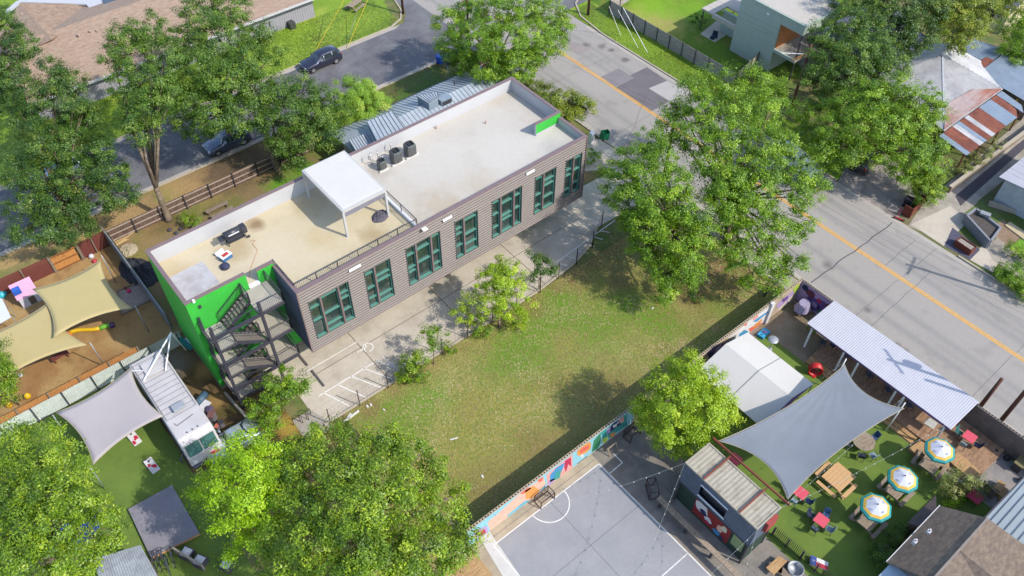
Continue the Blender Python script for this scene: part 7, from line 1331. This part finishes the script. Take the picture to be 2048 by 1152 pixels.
tree('lime_tree', 'yellow green tree at the bottom left beside the felt roofed shed', 'tree', (470, 1085), [(500, 890, 40, 7.4), (540, 905, 36, 7.2), (455, 925, 42, 7.6), (500, 945, 48, 8.6), (548, 960, 40, 8), (410, 975, 30, 5.8), (450, 985, 44, 7.8), (500, 1005, 48, 8.6), (545, 1020, 40, 7.8), (465, 1045, 40, 7), (510, 1065, 42, 7.4), (480, 1100, 30, 5.6)], 'lime', 1.6, .19, 28, .28)
tree('elm_tree', 'very large green tree at the bottom centre hanging over the lot', 'tree', (745, 1120), [(585, 915, 40, 7), (640, 885, 42, 7.4), (700, 875, 44, 7.4), (760, 880, 44, 7.2), (815, 900, 42, 6.8), (865, 940, 36, 6), (620, 950, 50, 9), (685, 940, 54, 9.6), (750, 945, 54, 9.6), (815, 960, 48, 8.6), (580, 980, 40, 7.6), (600, 1020, 50, 9.2), (665, 1010, 60, 11), (735, 1015, 60, 11.4), (805, 1020, 54, 10), (865, 1010, 44, 7.8), (905, 1045, 36, 6.4), (570, 1075, 46, 8.4), (630, 1085, 58, 10.4), (705, 1090, 62, 11.6), (780, 1090, 58, 10.8), (845, 1080, 50, 8.8), (905, 1105, 40, 6.6), (590, 1140, 50, 8.6), (655, 1155, 58, 10), (735, 1160, 60, 10.6), (810, 1150, 56, 9.4), (880, 1150, 44, 7), (935, 1075, 22, 4.8), (925, 985, 18, 4.4), (540, 1130, 36, 7)], 'oak', 1.5, .2, 29, .45)
tree('elm_tree', 'large green tree filling the bottom left corner', 'tree', (95, 1120), [(30, 880, 40, 8), (80, 875, 38, 8), (125, 905, 36, 7.8), (30, 930, 48, 9.4), (85, 930, 52, 10), (140, 955, 46, 9), (30, 990, 54, 10.4), (95, 990, 56, 11), (160, 1005, 46, 9.2), (205, 1020, 36, 7.6), (40, 1050, 56, 11), (105, 1055, 58, 11.4), (170, 1065, 46, 9.2), (220, 1070, 30, 6.8), (30, 1115, 54, 10.4), (100, 1120, 56, 10.8), (160, 1125, 46, 8.6), (-25, 1000, 50, 10), (-25, 920, 44, 8.6), (-25, 1080, 50, 10)], 'oak', 1.45, .2, 30, .42)
tree('small_tree', 'small leafy tree at the photo left edge by the near playground sail', 'tree', (-20, 790), [(5, 705, 24, 4.6), (-15, 730, 30, 4.8), (10, 745, 22, 4), (-5, 775, 30, 3.6), (15, 790, 18, 2.6)], 'oak', 1.6, .17, 31, .14)
tree('young_tree', 'young open tree rising from the kerb in the middle of the chain link fence', 'tree', (1000, 655), [(990, 530, 26, 4.6), (1020, 545, 28, 4.6), (965, 560, 26, 4), (1000, 575, 32, 4.2), (1035, 580, 26, 3.8), (980, 605, 28, 3), (1015, 615, 28, 2.8), (1050, 610, 20, 2.2), (940, 600, 20, 2.6), (925, 630, 20, 1.9), (955, 635, 18, 1.6), (1040, 645, 18, 1.2), (1000, 550, 24, 4.4), (1010, 590, 26, 3.4)], 'round', 1.7, .17, 32, .12, clumpr=.4)
tree('young_tree', 'small dark leaved sapling right of the young open tree on the fence line', 'tree', (1078, 580), [(1062, 515, 16, 3.2), (1085, 522, 18, 3.1), (1075, 545, 18, 2.4), (1100, 535, 12, 2.6)], 'dark', 2.4, .17, 33, .06, clumpr=.35)
tree('sapling', 'slim round headed sapling on the fence line left of the young open tree', 'tree', (868, 728), [(855, 668, 18, 3.1), (878, 665, 18, 3.1), (867, 685, 18, 2.6)], 'elm', 2.0, .16, 34, .05, clumpr=.35)
tree('bush', 'bright green bush on the fence line beside the parking hatching', 'shrub', (826, 762), [(815, 718, 16, 2.0), (838, 722, 20, 1.9), (822, 742, 22, 1.2), (845, 745, 15, 1.0), (808, 750, 14, .8)], 'oak', 2.0, .16, 35, .07, clumpr=.34, clumps=1.6)
tree('bush', 'bright green bush at the foot of the young open tree', 'shrub', (965, 672), [(960, 655, 17, 1.1), (975, 662, 12, .8)], 'oak', 2.0, .15, 36, .05, clumpr=.3, clumps=1.6)
tree('bush', 'small weed bush between the sapling and the bright bushes', 'shrub', (905, 708), [(905, 700, 10, .6), (893, 690, 7, .5)], 'oak', 1.8, .14, 37, .03, clumpr=.25)
tree('small_tree', 'small glossy tree at the foot of the fire escape', 'tree', (560, 850), [(560, 755, 24, 3.8), (590, 765, 22, 3.4), (535, 775, 22, 3.4), (570, 785, 26, 3.2), (545, 810, 26, 2.6), (515, 820, 20, 2.2), (540, 840, 24, 1.6), (510, 845, 18, 1.3), (605, 775, 12, 2.8)], 'elm', 2.4, .17, 38, .1, clumpr=.38)
tree('shrub', 'low green shrub behind the building beside the leaning tree', 'shrub', (385, 445), [(375, 437, 14, .8), (392, 442, 12, .7)], 'oak', 2, .15, 39, .04, clumpr=.3, clumps=1.5)
tree('shrub', 'silvery grey bush above the deep pink table', 'shrub', (1918, 985), [(1900, 965, 20, 1.6), (1925, 955, 24, 1.9), (1948, 968, 20, 1.6), (1905, 985, 16, 1.1), (1965, 975, 16, 1.4)], 'grey', 1.8, .15, 40, .05, clumpr=.34, clumps=1.4)
tree('shrub', 'lime green plant below the silvery grey bush', 'shrub', (1903, 1003), [(1903, 1000, 10, .6), (1922, 997, 7, .5)], 'lime', 1.8, .14, 41, .03, clumpr=.25)
tree('hedge', 'dark green hedge against the shingled house', 'hedge', (1790, 1095), [(1815, 1062, 18, 1.2), (1790, 1075, 20, 1.3), (1775, 1100, 20, 1.2), (1755, 1110, 16, 1.0), (1765, 1130, 18, 1.1)], 'dark', 1.8, .16, 42, .05, clumpr=.34, clumps=1.4)
tree('shrub', 'bright flowering shrub mound by the road on the right', 'shrub', (2020, 560), [(2005, 540, 20, .9), (2030, 545, 22, 1.0), (2050, 565, 22, 1.0), (2020, 560, 20, .8), (2045, 585, 18, .8)], 'elm', 1.8, .15, 43, .04, clumpr=.34, clumps=1.5)
tree('hedge', 'clipped green hedge at the right edge above the shrub mound', 'hedge', (2050, 510), [(2022, 495, 12, .8), (2040, 505, 13, .8), (2058, 517, 13, .8), (2076, 528, 13, .8)], 'oak', 2.2, .13, 44, .03, clumpr=.28, clumps=2)
tree('climbing_plant', 'pale leafy creeper along the lane wall below the rusty porch', 'shrub', (1960, 315), [(1940, 330, 13, 1.0), (1958, 316, 13, 1.1), (1976, 302, 13, 1.1), (1992, 288, 12, 1.0), (1925, 342, 11, .8)], 'grey', 1.8, .15, 45, .03, clumpr=.3, clumps=1.4)
tree('shrub', 'planting bed of low shrubs at the far corner of the green building', 'shrub', (1183, 315), [(1180, 300, 13, .7), (1190, 312, 13, .7), (1176, 318, 12, .6)], 'elm', 1.8, .14, 46, .03, clumpr=.26, clumps=1.5)
tree('shrub', 'dark bush standing in the brown earth behind the big tree shadow', 'shrub', (1395, 590), [(1390, 585, 14, .8), (1400, 592, 10, .6)], 'dark', 1.6, .15, 47, .03, clumpr=.3)
tree('shrub', 'dark green shrub on the fenced lawn near the sage house', 'shrub', (1395, 40), [(1390, 36, 12, .9), (1405, 42, 10, .8)], 'dark', 1.8, .15, 48, .03, clumpr=.3)
tree('shrub', 'low shrubs under the deck edge in the gravel corner', 'shrub', (1622, 655), [(1620, 652, 7, .3), (1628, 664, 6, .3)], 'elm', 1.4, .12, 49, .02, clumpr=.2)
tree('street_tree', 'low leafy tree between the sage house forecourt and the big road trees', 'tree', (1610, 270), [(1600, 225, 24, 5), (1622, 240, 24, 5), (1630, 268, 20, 4.2)], 'elm', 1.5, .18, 50, .16)
# rough grass and weeds as stuff
def tufts(name, rectf, n, mat, size, seed, tfun, z=.01):
    r = np.random.default_rng(seed); x0, x1, y0, y1 = rectf; x = r.uniform(x0, x1, n); y = r.uniform(y0, y1, n); d = fbm(x, y, .5, seed) + .35 * fbm(x, y, 2.2, seed + 5)
    a = r.uniform(0, math.tau, n); s = size * r.uniform(.5, 1.3, n); h = s * r.uniform(.05, .3, n)
    dx, dy = np.cos(a) * s * .5, np.sin(a) * s * .5; lx, ly = -np.sin(a) * s * .8 + r.normal(0, .15, n) * s, np.cos(a) * s * .8 + r.normal(0, .15, n) * s; Z = np.full(n, z)
    V = np.stack([np.stack([x - dx, y - dy, Z], 1), np.stack([x + dx, y + dy, Z], 1), np.stack([x + dx * .5 + lx, y + dy * .5 + ly, Z + h], 1), np.stack([x - dx * .5 + lx, y - dy * .5 + ly, Z + h], 1)], 1).reshape(-1, 3)
    me = bpy.data.meshes.new(name); me.vertices.add(4 * n); me.vertices.foreach_set('co', V.ravel()); me.loops.add(4 * n); me.loops.foreach_set('vertex_index', np.arange(4 * n)); me.polygons.add(n); me.polygons.foreach_set('loop_start', np.arange(n) * 4); me.update(calc_edges=True)
    at = me.attributes.new('tint', 'FLOAT', 'FACE'); at.data.foreach_set('value', np.clip(tfun(x, y, r), 0, 1)); me.materials.append(mat); o = bpy.data.objects.new(name, me); C.objects.link(o); o['kind'] = 'stuff'; return o
GT = leafmat('grass_blade', c(186, 168, 110), c(164, 168, 88), c(140, 172, 62), c(210, 196, 140))
def ft(x, y, r): return .5 + 1.9 * (fbm(x, y, .35, 99) - .5) + r.normal(0, .3, len(x))
tag(tufts('rough_grass', (8, 48.2, 20.3, 34.3), 48000, GT, .11, 61, ft), 'rough mixed dry and green grass growing over the vacant lot', 'grass', kind='stuff')
GL = leafmat('lawn_blade', c(128, 150, 50), c(146, 180, 52), c(166, 196, 66))
tag(tufts('lawn_grass', (2, 47, 77, 84), 26000, GL, .17, 62, ft), 'bright mown grass on the corner lawn by the side road', 'grass', kind='stuff')
tag(tufts('verge_grass', (64.1, 67.6, 27.5, 66), 16000, GL, .16, 63, ft), 'bright grass on the verge beside the grey board fence', 'grass', kind='stuff')
tag(tufts('yard_weeds', (28, 47, 62.9, 67.1), 9000, leafmat('weed_blade', c(130, 120, 66), c(104, 136, 50), c(96, 146, 44)), .16, 64, ft), 'weeds and grass on the strip between the board fence and the side road', 'weeds', kind='stuff')
